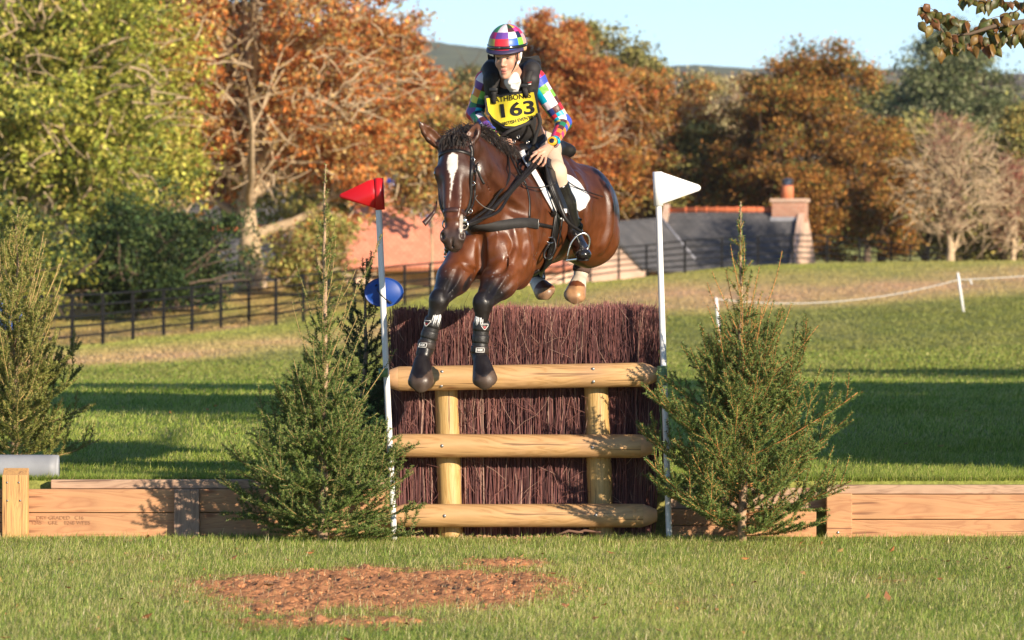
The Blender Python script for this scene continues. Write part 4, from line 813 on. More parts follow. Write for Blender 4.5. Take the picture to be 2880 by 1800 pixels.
# ---------------------------------------------------------------- overhanging twig
# ---------------------------------------------------------------- spruces
def needles(b,pts,r,dens,nl,tone,wd=.0040,bare=.15,up=.25):
    """needles round a shoot polyline"""
    seg=np.linalg.norm(np.diff(pts,axis=0),axis=1); L=seg.sum(); n=max(4,int(L*dens)); u=r.uniform(bare if L>.1 else .03,1,n)*L; cum=np.concatenate([[0],np.cumsum(seg)])
    k=np.clip(np.searchsorted(cum,u)-1,0,len(seg)-1); f=(u-cum[k])/seg[k]; p=pts[k]+(pts[k+1]-pts[k])*f[:,None]; T=nrm(pts[k+1]-pts[k])
    rv=r.normal(0,1,(n,3))-[0,0,.35]; N=nrm(rv-(rv*T).sum(1,keepdims=True)*T); d=nrm(N*1.0+T*.55); s=nrm(np.cross(d,r.normal(0,1,(n,3)))); l=nl*r.uniform(.7,1.15,(n,1))
    V=np.stack([p-s*wd/2,p+s*wd/2,p+d*l*.6+s*wd*.4,p+d*l],1)
    C=np.array(tone)*r.uniform(.7,1.35,(n,1)); return V.reshape(-1,3),n,np.repeat(C,4,0)
needm=mat('spruce_needles',rough=.5,attr=True,transl=.15,spec=.35); twigm=mat('spruce_twig',rough=.85,attr=True,var=.2,vscale=40)
sbark=mat('spruce_bark',(.36,.24,.15),.9,var=.5,vscale=18,bump=.8,bscale=40)
def spruce(label,base,H,prof,seed,nb=90,dens=820,tone=(.075,.115,.028),stem=(.38,.20,.085),spires=(),nl=.0185,trunk=.028,up0=-.08,up1=.95,skip=None,lean=(0,0),tipfade=0.,autosp=0,curl=.5,upright=.22,az_bias=None,topdens=1.0,side=1.0):
    r=np.random.default_rng(seed); t=thing('spruce',label,'spruce',base); base=np.array(base)
    n=14; u=np.linspace(0,1,n)[:,None]; tp=base+np.array([lean[0],lean[1],H])*u+r.normal(0,.006,(n,3))*[1,1,0]; tp[0,2]-=.08
    tb=MB(); tb.tube(tp,trunk*(1-.88*u[:,0]),9); tb.build('trunk',sbark,t)
    NV=[];NC=[];nn=0; wb=MB()
    def shoot(pts,rad,d_,c,bare=.1,nlf=1.0):
        wb.tube(pts,np.linspace(rad,rad*.55,len(pts))*.8,5,0,c,cap=True)
        V,k,C=needles(None,pts,r,d_,nl*nlf,np.array(tone)*r.uniform(.8,1.25),bare=bare); NV.append(V); NC.append(C)
    def curve(p,d,L,k,upc,rnd=.05):
        q=[p]; d=np.array(d,float)
        for i_ in range(k):
            d=nrm(d+np.array([0,0,upc/k])+r.normal(0,rnd,3)); q.append(q[-1]+d*L/k)
        return np.array(q)
    def branch(p,az,el,L,h):
        d=np.array([math.cos(az)*math.cos(el),math.sin(az)*math.cos(el),math.sin(el)])
        main=curve(p,d,L,8,curl*r.uniform(.3,1.5)); stemc=np.array(stem)*r.uniform(.8,1.2)
        shoot(main,.0046*(.5+L),dens*(.55 if h>.6 else .85)*(topdens if h>.55 else 1),stemc,bare=.12)
        m=int(L/.058*side); tiltv=r.normal(0,.25)
        for i_ in range(m):
            s=.12+.80*(i_+r.random()*.6)/m; k=min(int(s*8),7); q=main[k]+(main[k+1]-main[k])*(s*8-k); T=nrm(main[k+1]-main[k]); sd_=nrm(np.cross(T,[0,0,1])+np.array([0,0,tiltv]))*(1 if i_%2 else -1)
            dd=nrm(T*r.uniform(.85,1.2)+sd_*r.uniform(.65,.95)+np.array([0,0,r.uniform(.0,.25)])); l=(L*.50*(1-s)**.8+.07)*r.uniform(.7,1.15)
            if r.random()<upright: dd=nrm(dd*.5+np.array([0,0,1.0])); l*=1.3
            sh=curve(q,dd,l,4,curl*.30*r.uniform(.2,1.6),.03); shoot(sh,.0030,dens,stemc,bare=.03)
            for j_ in range(int(l/.055)):
                s2=.15+.7*(j_+.5*r.random())/max(1,int(l/.055)); k2=min(int(s2*4),3); q2=sh[k2]+(sh[k2+1]-sh[k2])*(s2*4-k2); t2=nrm(sh[k2+1]-sh[k2]); p2=nrm(np.cross(t2,[0,0,1]))*(1 if j_%2 else -1); shoot(curve(q2,nrm(t2*1.0+p2*.8+[0,0,.1]),l*r.uniform(.30,.45)*(1.1-s2),3,.05,.03),.0022,dens,stemc,bare=.0)
    for k in range(nb):
        h=.02+.93*((k+r.random())/nb)**1.3
        if skip and skip[0]<h<skip[1] and r.random()<skip[2]: continue
        p=base+np.array([lean[0],lean[1],H])*h; az=k*2.399+r.uniform(-.3,.3); L=np.interp(h,[q_[0] for q_ in prof],[q_[1] for q_ in prof])*r.uniform(.72,1.08)
        el=up0+(up1-up0)*h**1.1+r.normal(0,.10)
        branch(p,az,el,L,h)
    spires=list(spires)+[(r.uniform(.10,.58),r.uniform(0,6.283),r.uniform(.75,1.35),r.uniform(.35,.80),r.uniform(.35,.8)) for _ in range(autosp)]
    for (h,az,el,L,dn) in spires:
        p=base+np.array([lean[0],lean[1],H])*h; d=np.array([math.cos(az)*math.cos(el),math.sin(az)*math.cos(el),math.sin(el)])
        if dn>=1:
            branch(p,az,el,L,.3); continue
        sh=curve(p,d,L,9,.55,.04); shoot(sh,.0042,dens*dn,np.array(stem)*1.15,bare=.05)
    # leader
    ld=tp[-4:]; V,k_,C=needles(None,ld,r,dens*.8*topdens,nl,np.array(tone)*1.7,bare=0); NV.append(V);NC.append(C)
    wb.build('branch_wood',twigm,t)
    V=np.vstack(NV); b=MB(); b.add(V,np.arange(len(V)).reshape(-1,4),0,np.vstack(NC)); b.build('needle_foliage',needm,t,smooth=False); return len(V)//4
Y=-.42; q=P(908,1512,Y); 
spruce('bushy spruce left of the jump beside the red flag pole, its thin bare top shaded',(q[0],Y,.0),2.33,[(0,.60),(.08,.66),(.18,.62),(.28,.45),(.38,.30),(.46,.19),(.55,.12),(.7,.09),(.85,.07),(1,.03)],301,nb=92,tone=(.13,.19,.045),stem=(.36,.24,.10),lean=(.02,0),autosp=16,up1=1.25,topdens=.55,
    spires=[(.42,2.9,1.25,.62,.35),(.44,.4,1.2,.60,.35),(.40,3.3,1.1,.60,.3),(.43,5.8,1.15,.62,.3),(.38,2.6,1.0,.5,.4),(.55,.1,1.1,.45,.3),(.60,2.5,1.3,.42,.3),(.62,5.9,1.3,.42,.3),(.40,.2,1.0,.5,.4),(.68,1,1.35,.4,.3),(.30,3.14,.95,.45,.5),(.22,3.1,.9,.5,.5)]+[(h_,a_,e_,l_,1) for h_,a_,e_,l_ in [(.10,3.2,.35,.74),(.16,2.9,.55,.66),(.22,3.4,.75,.58),(.08,-.2,.15,.62),(.05,3.0,.12,.74),(.14,.1,.35,.54),(.28,2.8,.95,.5),(.20,-1.3,.6,.5),(.30,-1.8,.8,.42)]],trunk=.034)
Y=.75; q=P(1015,1370,Y); 
spruce('darker spruce standing behind the bushy one, between it and the jump',(q[0],Y,float(gz(q[0],Y))-.02),1.42,[(0,.42),(.2,.46),(.45,.32),(.7,.18),(1,.05)],303,nb=56,tone=(.07,.11,.04),stem=(.2,.13,.07),lean=(.04,0),
    spires=[(.6,.3,1.2,.4,.3),(.5,2.6,1.25,.4,.3)])
Y=-.45; q=P(2088,1520,Y)
spruce('spruce right of the jump with orange stems and long upswept branches',(q[0],Y,.0),2.10,[(0,.62),(.12,.70),(.25,.68),(.38,.52),(.50,.34),(.58,.20),(.66,.11),(.80,.08),(.9,.06),(1,.03)],302,nb=70,tone=(.15,.215,.055),stem=(.52,.22,.075),lean=(-.01,0),up0=-.05,up1=1.1,curl=.75,autosp=34,
    spires=[(.60,2.9,1.1,.45,.4),(.62,.2,1.1,.42,.4),(.70,3.6,1.35,.38,.4),(.72,.3,1.35,.38,.4),(.45,.1,.8,.62,.6),(.42,-.15,.7,.66,.6),(.48,3.2,.95,.5,.5),(.74,1.0,1.45,.42,.6),(.50,.3,.9,.5,.6),(.55,3.0,1.0,.5,.5),(.58,6.0,1.2,.4,.5)]+[(h_,a_,e_,l_,1) for h_,a_,e_,l_ in [(.30,.10,.62,.80),(.24,-.35,.5,.84),(.34,3.05,.75,.62),(.22,3.4,.45,.82),(.16,.25,.35,.84),(.14,3.0,.25,.80),(.40,-.2,.85,.66),(.42,2.8,.95,.52),(.08,-.5,.2,.80),(.07,3.6,.12,.78),(.28,-1.2,.7,.6),(.20,-1.9,.5,.62),(.36,-1.6,.85,.5)]],upright=.2,trunk=.03)
Y=2.4; q=P(40,1290,Y)
spruce('pale spruce at the left edge behind the grey log, many bare upright shoots',(q[0],Y,float(gz(q[0],Y))-.02),1.78,[(0,.55),(.15,.66),(.30,.60),(.5,.46),(.7,.30),(.85,.16),(1,.05)],304,nb=64,tone=(.23,.25,.06),stem=(.50,.33,.14),up0=.12,up1=1.0,curl=.8,lean=(.02,0),autosp=40,
    spires=[(.40,.2,1.1,.75,.35),(.45,-.2,1.2,.7,.3),(.38,.5,1.0,.7,.3),(.5,.1,1.3,.75,.3),(.42,-.6,1.1,.6,.3),(.3,.1,.95,.6,.35),(.55,3.1,1.3,.6,.3),(.6,.3,1.3,.5,.3),(.25,.3,.8,.6,.3),(.35,-.4,.9,.65,.35)],upright=.3)
# ---------------------------------------------------------------- twig hanging in from the tree outside the picture
y=-1.2; lt=thing('lime_branch','leafy branch with brown tipped leaves hanging into the top right corner','branch',tuple(P(2900,60,y)))
b=MB(); lf=MB(); r=np.random.default_rng(77); brk=(.10,.06,.04); ends=[]
def path(pp,r0,r1): 
    q=np.array([P(a_,c_,y+dy) for a_,c_,dy in pp]); b.tube(q,np.linspace(r0,r1,len(q)),6,0,brk); return q
W_=[path([(3700,-330,.6),(3300,-130,.3),(3050,0,.1),(2880,60,0),(2800,72,0),(2730,95,0),(2660,100,0),(2600,20,0)],.03,.002),path([(2880,60,0),(2790,110,.02),(2740,120,.03),(2650,136,.0),(2640,140,0)],.005,.0015),path([(3100,-20,.1),(2900,10,0),(2800,5,.02),(2740,0,0),(2700,-10,0)],.006,.002),path([(2730,60,0),(2680,55,0),(2620,25,0),(2590,15,0)],.003,.0012),path([(2880,20,.04),(2840,40,.03),(2800,48,0),(2760,60,0)],.004,.0015),path([(2990,60,0),(2900,90,0),(2830,100,0),(2790,128,0)],.004,.0015)]
b.build('twig',barkd,lt)
def leaf(p,s,down,c):
    ax=nrm(np.array([r.normal(0,.45),r.normal(0,.5),-1 if down else -.4])); sd_=nrm(np.cross(ax,[r.normal(0,.5),-1,r.normal(0,.3)])); N=np.cross(ax,sd_); prof=[(0,.02),(.12,.24),(.35,.36),(.6,.29),(.82,.13),(1,.01)]; V=[];C=[]
    for t_,w_ in prof:
        for e in (-1,0,1):
            V.append(p+ax*s*t_+sd_*s*w_*e*r.uniform(.85,1.1)+N*s*(.14*abs(e)*(1)+.18*t_*t_)); edge=abs(e)*.8+.3*(t_>.8); C.append(np.array(c)*(1-edge*.5)+np.array((.22,.10,.03))*edge*.5)
    n0=lf.n; Fq=[]
    for i_ in range(len(prof)-1):
        for e in (0,1): a_=i_*3+e; Fq.append([a_,a_+1,a_+4,a_+3])
    lf.add(V,Fq,0,np.array(C))
for q in W_:
    seg=np.linalg.norm(np.diff(q,axis=0),axis=1); 
    for i_ in range(len(q)-1):
        for k in range(int(seg[i_]/.028)+1):
            p=q[i_]+(q[i_+1]-q[i_])*r.random()+r.normal(0,.012,3)
            if p[0]>4.2: continue
            for _ in range(1 if r.random()<.6 else 2): leaf(p,r.uniform(.05,.10),True,[(.08,.11,.025),(.14,.15,.035),(.22,.13,.03),(.06,.08,.02),(.20,.08,.03)][r.integers(0,5)])  # leaf colours darkened, the backlit dimness is put into them
for px,py in [(2582,62),(2620,70),(2678,50),(2700,55),(2635,128)]: leaf(P(px,py,y),.085,True,(.24,.19,.05))
lf.build('leaf_spray',mat('lime_leaf',rough=.45,attr=True,transl=.3,var=.3,vscale=60),lt)
# ---------------------------------------------------------------- the horse
HF=nrm([-.36,-.93,0]); HL=nrm([.93,-.36,0]); HU=np.array([0,0,1.]); HA=np.array([HF,HL,HU])
D0=P(1281,406,-.60); D1=P(1271,722,-.86); hD=nrm(D1-D0); n0_=nrm(np.array([0,-1,0.])-(np.array([0,-1,0.])@hD)*hD); w0_=nrm(np.cross(hD,n0_)); w0_=w0_*np.sign(w0_[0])
ya=R(-9); hN=nrm(n0_*math.cos(ya)+w0_*math.sin(ya)); hW=nrm(np.cross(hD,hN)); hW=hW*np.sign(hW[0]); HX=np.array([hD,hW,hN])
WS=1.15
def hd(d,w_,n): return D0+hD*d*1.04+hW*w_*WS+hN*n
HS=np.array([1.04,WS,1.05])
q_=float(os.environ.get('HRES','.008'))
H=Field((-.82,-1.15,.60),(.86,2.2,2.85),q_)
# trunk
H.el(P(1462,603,.38),(.50,.285,.40),HA,.06); H.el(P(1520,588,.78),(.46,.305,.36),HA,.06); H.el(P(1588,592,1.12),(.38,.28,.315),HA,.07)
H.el(P(1410,630,.0),(.26,.225,.30),HA,.07)
H.el(P(1652,612,1.18),(.30,.185,.33),HA,.06); H.el(P(1676,668,1.22),(.20,.145,.165),HA,.05); H.el(P(1520,610,1.4),(.30,.15,.33),HA,.06)
H.el(P(1688,612,1.45),(.2,.115,.26),HA,.05)
# shoulder, breast
H.el(P(1462,600,-.02),(.17,.105,.25),HA,.05); H.el(P(1470,680,.0),(.14,.085,.15),HA,.04); H.el(P(1322,640,.05),(.2,.09,.25),HA,.05)
H.el(P(1322,702,-.20),(.085,.085,.095),HA,.035); H.el(P(1396,704,-.22),(.09,.105,.12),HA,.03); H.el(P(1440,660,-.12),(.10,.10,.13),HA,.04)
H.el(P(1365,660,-.16),(.09,.13,.13),HA,.05); H.el(P(1375,745,-.08),(.15,.12,.10),HA,.05)
# neck
H.rc(P(1405,585,.02),P(1340,478,-.40),.215,.128,.06,flat=(HL,.82)); H.rc(P(1425,500,.22),P(1328,412,-.50),.14,.085,.05,flat=(HL,.7)); H.rc(P(1372,640,-.08),P(1326,530,-.48),.155,.095,.05,flat=(HL,.85))
H.rc(P(1452,455,.45),P(1420,470,.15),.13,.12,.06,flat=(HL,.6)); H.el(P(1450,450,.40),(.2,.07,.11),HA,.05)
H.rc(P(1356,500,-.43),P(1470,590,-.05),.03,.05,.05)
# saddle region back line
H.rc(P(1480,462,.55),P(1565,482,1.05),.10,.12,.06)
# head
H.el(hd(.10,0,-.045),np.array((.14,.088,.10))*HS,HX,.03); H.el(hd(.175,0,-.035),np.array((.11,.105,.085))*HS,HX,.03)
for s_ in (-1,1):
    H.el(hd(.172,.092*s_,-.012),np.array((.036,.024,.034))*HS,HX,.02); H.el(hd(.27,.052*s_,-.125),np.array((.135,.036,.105))*HS,HX,.03)
    H.rc(hd(.20,.088*s_,-.035),hd(.38,.060*s_,-.045),.016,.008,.018)   # facial crest
    H.rc(hd(.22,.03*s_,.022),hd(.46,.022*s_,.008),.028,.022,.02)
H.rc(hd(.16,0,-.015),hd(.50,0,-.028),.082,.054,.03,flat=(hN,.85)); H.rc(hd(.30,0,-.13),hd(.57,0,-.085),.058,.040,.03)
H.el(hd(.575,0,-.040),np.array((.075,.060,.058))*HS,HX,.025)
for s_ in (-1,1):
    H.el(hd(.575,.044*s_,-.012),np.array((.042,.027,.036))*HS,HX,.015); H.rc(hd(.545,.040*s_,.012),hd(.60,.056*s_,.004),.013,.012,.012)
    H.el(hd(.585,.054*s_,.018),np.array((.022,.0125,.022))*HS,HX,.008,'s')
    H.el(hd(.180,.108*s_,-.006),np.array((.020,.013,.015))*HS,HX,.008,'s')
H.el(hd(.630,0,-.045),np.array((.026,.048,.036))*HS,HX,.015); H.el(hd(.618,0,-.088),np.array((.032,.036,.026))*HS,HX,.015)
H.rc(hd(.625,-.045,-.066),hd(.625,.045,-.066),.004,.004,.008,'s'); H.rc(hd(.60,0,.014),hd(.64,0,-.02),.006,.006,.012,'s')
# ears
def ear(base,tip,side):
    a=nrm(tip-base); L=np.linalg.norm(tip-base); f=nrm(hN-(hN@a)*a); w_=np.cross(a,f)
    rr_=[.028,.040,.044,.037,.022,.007]; ts_=[0,.18,.4,.62,.82,1.0]; pts=[base+a*L*t_+w_*side*.008*math.sin(t_*3.1) for t_ in ts_]
    H.ch(pts,rr_,.008,flat=(f,.62)); H.ch([base+a*L*t_+f*.023 for t_ in (.18,.5,.82)],[.024,.028,.009],.008,'s')
E0=hd(-.005,-.078,-.02); E1=P(1178,341,-.66); E2=hd(-.01,.062,-.02); E3=P(1345,345,-.56)
ear(E0,E1,-1); ear(E2,E3,1)
H.rc(hd(.03,-.06,-.03),E0,.045,.03,.02); H.rc(hd(.03,.06,-.03),E2,.045,.03,.02)
# forelegs: joint points and radii
LEG={}
def leg(key,el_,kn,fe,pa,ho,rel,rk,hoofn):
    LEG[key]=(el_,kn,fe,pa,ho)
    mid=(el_+kn)/2; H.rc(el_,mid,rel,rel*.72+rk*.2,.05); H.rc(mid,kn,rel*.72+rk*.2,rk*.86,.03)
    d=nrm(fe-kn); H.el(kn+d*.0,(rk,rk*.95,rk*1.22),None,.025); H.rc(kn+d*.05,kn+d*.10,rk*.78,.040,.02)
    H.rc(kn+d*.08,fe-d*.03,.034,.033,.02); H.rc(kn+d*.08+np.array([0,.030,0]),fe-d*.02+np.array([0,.03,0]),.020,.022,.015)
    H.el(fe,(.044,.046,.048),None,.02); H.rc(fe,pa,.038,.040,.02); H.rc(fe+[0,.035,0],fe+[0,.04,-.02],.022,.014,.02)
hoofs=[]
def hoof(a,b,r0,r1,c,n_):
    """a hoof: cone from the coronet a to the sole round c, cut off by the sole plane; b: lowest point of the toe"""
    n_=nrm(n_); H.rc(a,c,r0,r1,.010); H.cut(c,n_,.008,(c+n_*.10,np.array([.12,.12,.12])-.015)); hoofs.append((a,b))
leg('fr',P(1318,722,-.12),P(1234,845,-.50),P(1195,988,-.50),P(1184,1036,-.54),None,.128,.060,None)
hoof(P(1187,1020,-.53),P(1184,1099,-.62),.052,.083,P(1184,1076,-.60),(0,.62,-.78))
leg('fl',P(1448,735,-.10),P(1358,852,-.50),P(1348,1003,-.50),P(1357,1034,-.54),None,.135,.062,None)
hoof(P(1354,1016,-.53),P(1365,1094,-.62),.052,.080,P(1364,1070,-.60),(.10,.62,-.78))
H.el(P(1455,762,-.05),(.12,.09,.12),HA,.05); H.el(P(1300,750,-.15),(.09,.075,.09),HA,.04)
# hind legs
def hind(st,hk,fe,pa):
    H.rc(st,hk,.12,.062,.05); H.el(hk,(.055,.06,.065),None,.03); H.rc(hk,fe,.045,.036,.02); H.el(fe,(.046,.046,.048),None,.02); H.rc(fe,pa,.040,.042,.02)
hind(P(1672,680,1.2),P(1655,660,1.75),P(1634,768,1.72),P(1628,795,1.68)); hoof(P(1628,790,1.68),P(1615,858,1.60),.050,.076,P(1616,834,1.60),(-.1,.65,-.75))
hind(P(1530,690,1.35),P(1515,700,1.9),P(1508,788,1.85),P(1513,803,1.82)); hoof(P(1512,796,1.82),P(1543,838,1.76),.048,.074,P(1534,824,1.76),(.35,.60,-.70))
# dock
H.rc(P(1600,470,1.45),P(1640,540,1.75),.05,.03,.04)
_v,_q=H.mesh(0); _t=bvh(_v,_q)
def crease(pl,r0,k=.022,dep=.3,op='s'):
    q=[]
    for px,py in subdiv([(a_,c_,0) for a_,c_ in pl],4)[:,:2]:
        o=Vector((0,CAMY,CAMZ)); h=_t.ray_cast(o,(Vector(P(px,py,0))-o).normalized())
        if h[0] is not None: q.append(np.array(h[0])+np.array(h[1])*r0*(dep if op=='s' else -dep))
    n=len(q); rr=[r0*(.35+.65*math.sin(math.pi*(i_+.5)/n)) for i_ in range(n)]
    if n>1: H.ch(q,rr,k,op)
crease([(1353,652),(1355,690),(1354,730),(1352,762)],.020,.028)
crease([(1300,742),(1322,756),(1348,764)],.014); crease([(1362,770),(1398,768),(1424,744),(1440,712),(1446,680)],.015)
crease([(1372,505),(1402,545),(1440,585),(1478,600)],.022,.04); crease([(1502,652),(1507,700),(1503,745),(1494,785)],.014)
crease([(1652,712),(1644,680),(1634,640),(1628,600)],.022,.04); crease([(1600,452),(1632,500),(1650,560),(1652,610)],.022,.05)
crease([(1445,650),(1452,700),(1440,735)],.018,.03,.4,'u'); crease([(1480,640),(1486,700),(1478,745)],.014,.03,.4,'u')
crease([(1286,752),(1268,800),(1252,832)],.012,.025); crease([(1408,778),(1390,808),(1372,836)],.012,.025); crease([(1462,770),(1432,800),(1402,826)],.011,.025)
crease([(1336,612),(1345,566),(1343,520)],.012,.025); crease([(1700,520),(1715,580),(1712,650),(1690,705)],.02,.05,.5,'u')
for vl in ([(1222,540),(1226,580),(1234,612)],[(1300,530),(1296,575),(1288,610)],[(1420,690),(1432,730),(1426,770),(1408,800)],[(1300,770),(1284,800),(1262,826)],[(1385,600),(1398,660),(1392,700)],[(1690,640),(1680,690),(1662,716)],[(1360,480),(1378,530),(1392,570)]): crease(vl,.0055,.008,.2,'u')
del _v,_q,_t
HV,HQ=H.mesh(2); HNn=normals(HV,HQ)
del H
# coat colours
def coat(V):
    c=np.tile(np.array([.125,.036,.0105]),(len(V),1)); n=fbm(V[:,0]*9+V[:,1]*5,V[:,2]*9,71)
    c*= (1+.22*n)[:,None]
    def mixin(m,col): 
        nonlocal c; c=c*(1-m[:,None])+np.array(col)*m[:,None]
    # brighter flanks and breast, darker back, crest and head
    z=V[:,2]; mixin(.72*ss(z+.05*n,1.75,2.35),(.030,.011,.008))
    q=(V-D0)@HX.T; hm=ss(q[:,2],-.28,-.18)*ss(q[:,0],-.12,.0)*(V[:,1]<-.38)*(np.abs(q[:,1])<.2)
    mixin(.55*hm*(1-ss(q[:,0],.1,.45)),(.040,.016,.010))
    mixin(hm*ss(q[:,0],.50,.60)*.88,(.045,.033,.030))
    for k in ('fr','fl'):
        e,kn,fe,pa,_=LEG[k]; d1,t1=segd(V,e,kn); d2,t2=segd(V,kn,fe); d3,_q=segd(V,fe,pa); near=(V[:,1]<-.2)
        mixin(((d1<.17)&near)*ss(t1+.10*n,.42,.80),(.012,.010,.011)); d4,_q=segd(V,pa,hoofs[0 if k=='fr' else 1][1]); mixin(((np.minimum(np.minimum(d2,d3),d4)<.125)&(z<kn[2])&near)*1.,(.012,.009,.009))
    for (a,b),c1,c2 in zip(hoofs,[(.075,.048,.034)]*2+[(.38,.20,.10),(.30,.16,.08)],[(.11,.075,.055)]*2+[(.55,.30,.14),(.50,.28,.14)]):
        d_,t=segd(V,a,b); fr=np.array(b)-np.array(a); u=((V-a)@fr)/(fr@fr); m=(d_<.13)*(ss(z,a[2]-.02,a[2]-.028-.055*(c1[0]<.1)+.75*np.abs(V[:,0]-b[0])*(c1[0]<.1)) if 0 else 1.*(z<(b[2]+.078+.004*n+.9*np.maximum(0,np.abs(V[:,0]-b[0]+.01)-.015) if c1[0]<.1 else a[2]-.035+.006*n)))*(z>b[2]-.1); mixin(m,c1); mixin(m*ss(n+.3*np.sin(V[:,0]*90),-.1,.6)*.6,c2)
        mixin(m*ss(u,.86,1.0)*.5,(.05,.035,.03))
    # white socks behind
    for a,b in ((P(1634,764,1.72),P(1627,797,1.68)),(P(1508,786,1.85),P(1514,804,1.82))):
        d_,t=segd(V,a,b); mixin((d_<.075)*1.,(.62,.52,.42))
    for hk,fe in ((P(1655,660,1.75),P(1634,762,1.72)),(P(1515,700,1.9),P(1507,782,1.85))):
        d_,t=segd(V,hk,fe); mixin((d_<.08)*ss(t,.1,.3)*(1-ss(t,.9,1.)),(.015,.012,.012))
    # blaze: star that narrows to a stripe down the nose
    u=q[:,0]; wv=q[:,1]; cw=-.004-.02*ss(u,.2,.5); half=np.interp(u,[.075,.095,.14,.185,.215,.26,.33,.40,.46],[0,.031,.037,.033,.017,.009,.005,.003,0]); jag=.008*fbm(u*160,wv*160,72)+.004*fbm(u*400,wv*500,73)
    m=hm*(q[:,2]>-.05)*ss(half-np.abs(wv-cw)+jag*(half>.005),-.001,.006)*(half>0); mixin(m,(.78,.70,.62))
    m=hm*ss(.022-np.hypot((q[:,1]-.055)*1.5,(q[:,0]-.53)*.35)+jag*.5,-.002,.004)*(q[:,1]>.035)*(q[:,0]>.45); mixin(m*.8,(.6,.55,.5))
    # inside of the ears
    for a,b_ in ((E0,E1),(E2,E3)):
        d_,t=segd(V,a,b_); L=(HNn@hN); mixin((d_<.032)*(t>.1)*ss(L,-.1,.5)*.8,(.13,.055,.030)); mixin((d_<.05)*ss(t,.88,.98)*.9,(.012,.010,.010))
    # dried white sweat above the boots
    for k in ('fr','fl'):
        e,kn,fe,pa,_=LEG[k]; d_,t=segd(V,e,kn); nn=fbm(V[:,0]*330,V[:,2]*110,74); mixin(((d_<.17)&(V[:,1]<-.2))*ss(t,.40,.6)*(1-ss(t,.90,1.))*ss(nn,.38,.60)*.5,(.45,.45,.48))
    return np.clip(c,.003,1)
coatm=bpy.data.materials.new('bay_coat'); coatm.use_nodes=True; n=coatm.node_tree.nodes; l=coatm.node_tree.links; bs=n['Principled BSDF']
at=n.new('ShaderNodeAttribute'); at.attribute_name='Col'; tc=n.new('ShaderNodeTexCoord'); nz=n.new('ShaderNodeTexNoise'); nz.inputs['Scale'].default_value=16; nz.inputs['Detail'].default_value=8; mp=n.new('ShaderNodeMapping'); mp.inputs['Scale'].default_value=(1,1,.8); l.new(tc.outputs['Object'],mp.inputs[0]); l.new(mp.outputs[0],nz.inputs[0])
mr=n.new('ShaderNodeMapRange'); mr.inputs[1].default_value=.3; mr.inputs[2].default_value=.7; mr.inputs[3].default_value=.75; mr.inputs[4].default_value=1.3; l.new(nz.outputs[0],mr.inputs[0])
mx=n.new('ShaderNodeMix'); mx.data_type='RGBA'; mx.blend_type='MULTIPLY'; mx.inputs[0].default_value=1; l.new(at.outputs['Color'],mx.inputs[6]); l.new(mr.outputs[0],mx.inputs[7]); l.new(mx.outputs[2],bs.inputs['Base Color'])
r2=n.new('ShaderNodeMapRange'); r2.inputs[1].default_value=.35; r2.inputs[2].default_value=.65; r2.inputs[3].default_value=.30; r2.inputs[4].default_value=.52; l.new(nz.outputs[0],r2.inputs[0]); l.new(r2.outputs[0],bs.inputs['Roughness'])
bs.inputs['Specular IOR Level'].default_value=.48; bs.inputs['Sheen Weight'].default_value=0.0
nb=n.new('ShaderNodeTexNoise'); nb.inputs['Scale'].default_value=7; nb.inputs['Detail'].default_value=2; l.new(mp.outputs[0],nb.inputs[0]); nf=n.new('ShaderNodeTexNoise'); nf.inputs['Scale'].default_value=140; l.new(mp.outputs[0],nf.inputs[0])
ad=n.new('ShaderNodeMath'); ad.operation='MULTIPLY_ADD'; ad.inputs[1].default_value=.10; l.new(nf.outputs[0],ad.inputs[0]); l.new(nb.outputs[0],ad.inputs[2])
bp=n.new('ShaderNodeBump'); bp.inputs['Strength'].default_value=.30; bp.inputs['Distance'].default_value=.03; l.new(ad.outputs[0],bp.inputs['Height']); l.new(bp.outputs[0],bs.inputs['Normal'])
horse=thing('horse','dark bay horse in mid leap over the jump, white blaze, knees black and wet','horse',tuple(P(1460,600,.3)))
b=MB(); b.add(HV,HQ,0,coat(HV)); b.build('body',coatm,horse)
HT=bvh(HV,HQ)
# eyes
eyem=mat('dark_eye',(.012,.007,.005),.06,spec=.8,coat=1)
for s_ in (-1,1):
    b=MB(); c=hd(.180,.094*s_,-.006); bmx=bmesh.new(); bmesh.ops.create_uvsphere(bmx,u_segments=20,v_segments=12,radius=.0215)
    for v in bmx.verts: v.co=v.co+Vector(c)
    b.bm(bmx); bmx.free(); b.build('eye',eyem,horse)
# hair
hairm=mat('mane_hair',rough=.42,attr=True,spec=.5)
r=np.random.default_rng(91)
def hair(name,roots,dirs,L0,L1,N,curl,parent,rad=.0011,grav=.35,seed=0):
    b=MB(); r=np.random.default_rng(900+seed)
    for i_ in range(N):
        u=r.random()*(len(roots)-1); k=int(u); f=u-k; p=roots[k]*(1-f)+roots[k+1]*f; d=nrm(dirs[k]*(1-f)+dirs[k+1]*f+r.normal(0,.38,3)); p=p+r.normal(0,.016,3)*[1,1,.5]
        L=r.uniform(L0,L1); q=[p]; ph=r.uniform(0,6); w_=nrm(np.cross(d,r.normal(0,1,3)))
        for m_ in range(9):
            d=nrm(d+np.array([0,0,-grav/9*1.6])+w_*curl*math.sin(ph+m_*.95)+r.normal(0,.10,3)); q.append(q[-1]+d*L/9)
        c=np.array([(.018,.013,.012),(.030,.020,.016),(.010,.009,.010),(.055,.034,.024)][r.integers(0,4)])
        b.tube(q,rad*r.uniform(.7,2.0)*np.array([1.3,1.5,1.5,1.4,1.3,1.1,.9,.7,.5,.2]),4,0,c,cap=False)
    return b.build(name,hairm,parent)
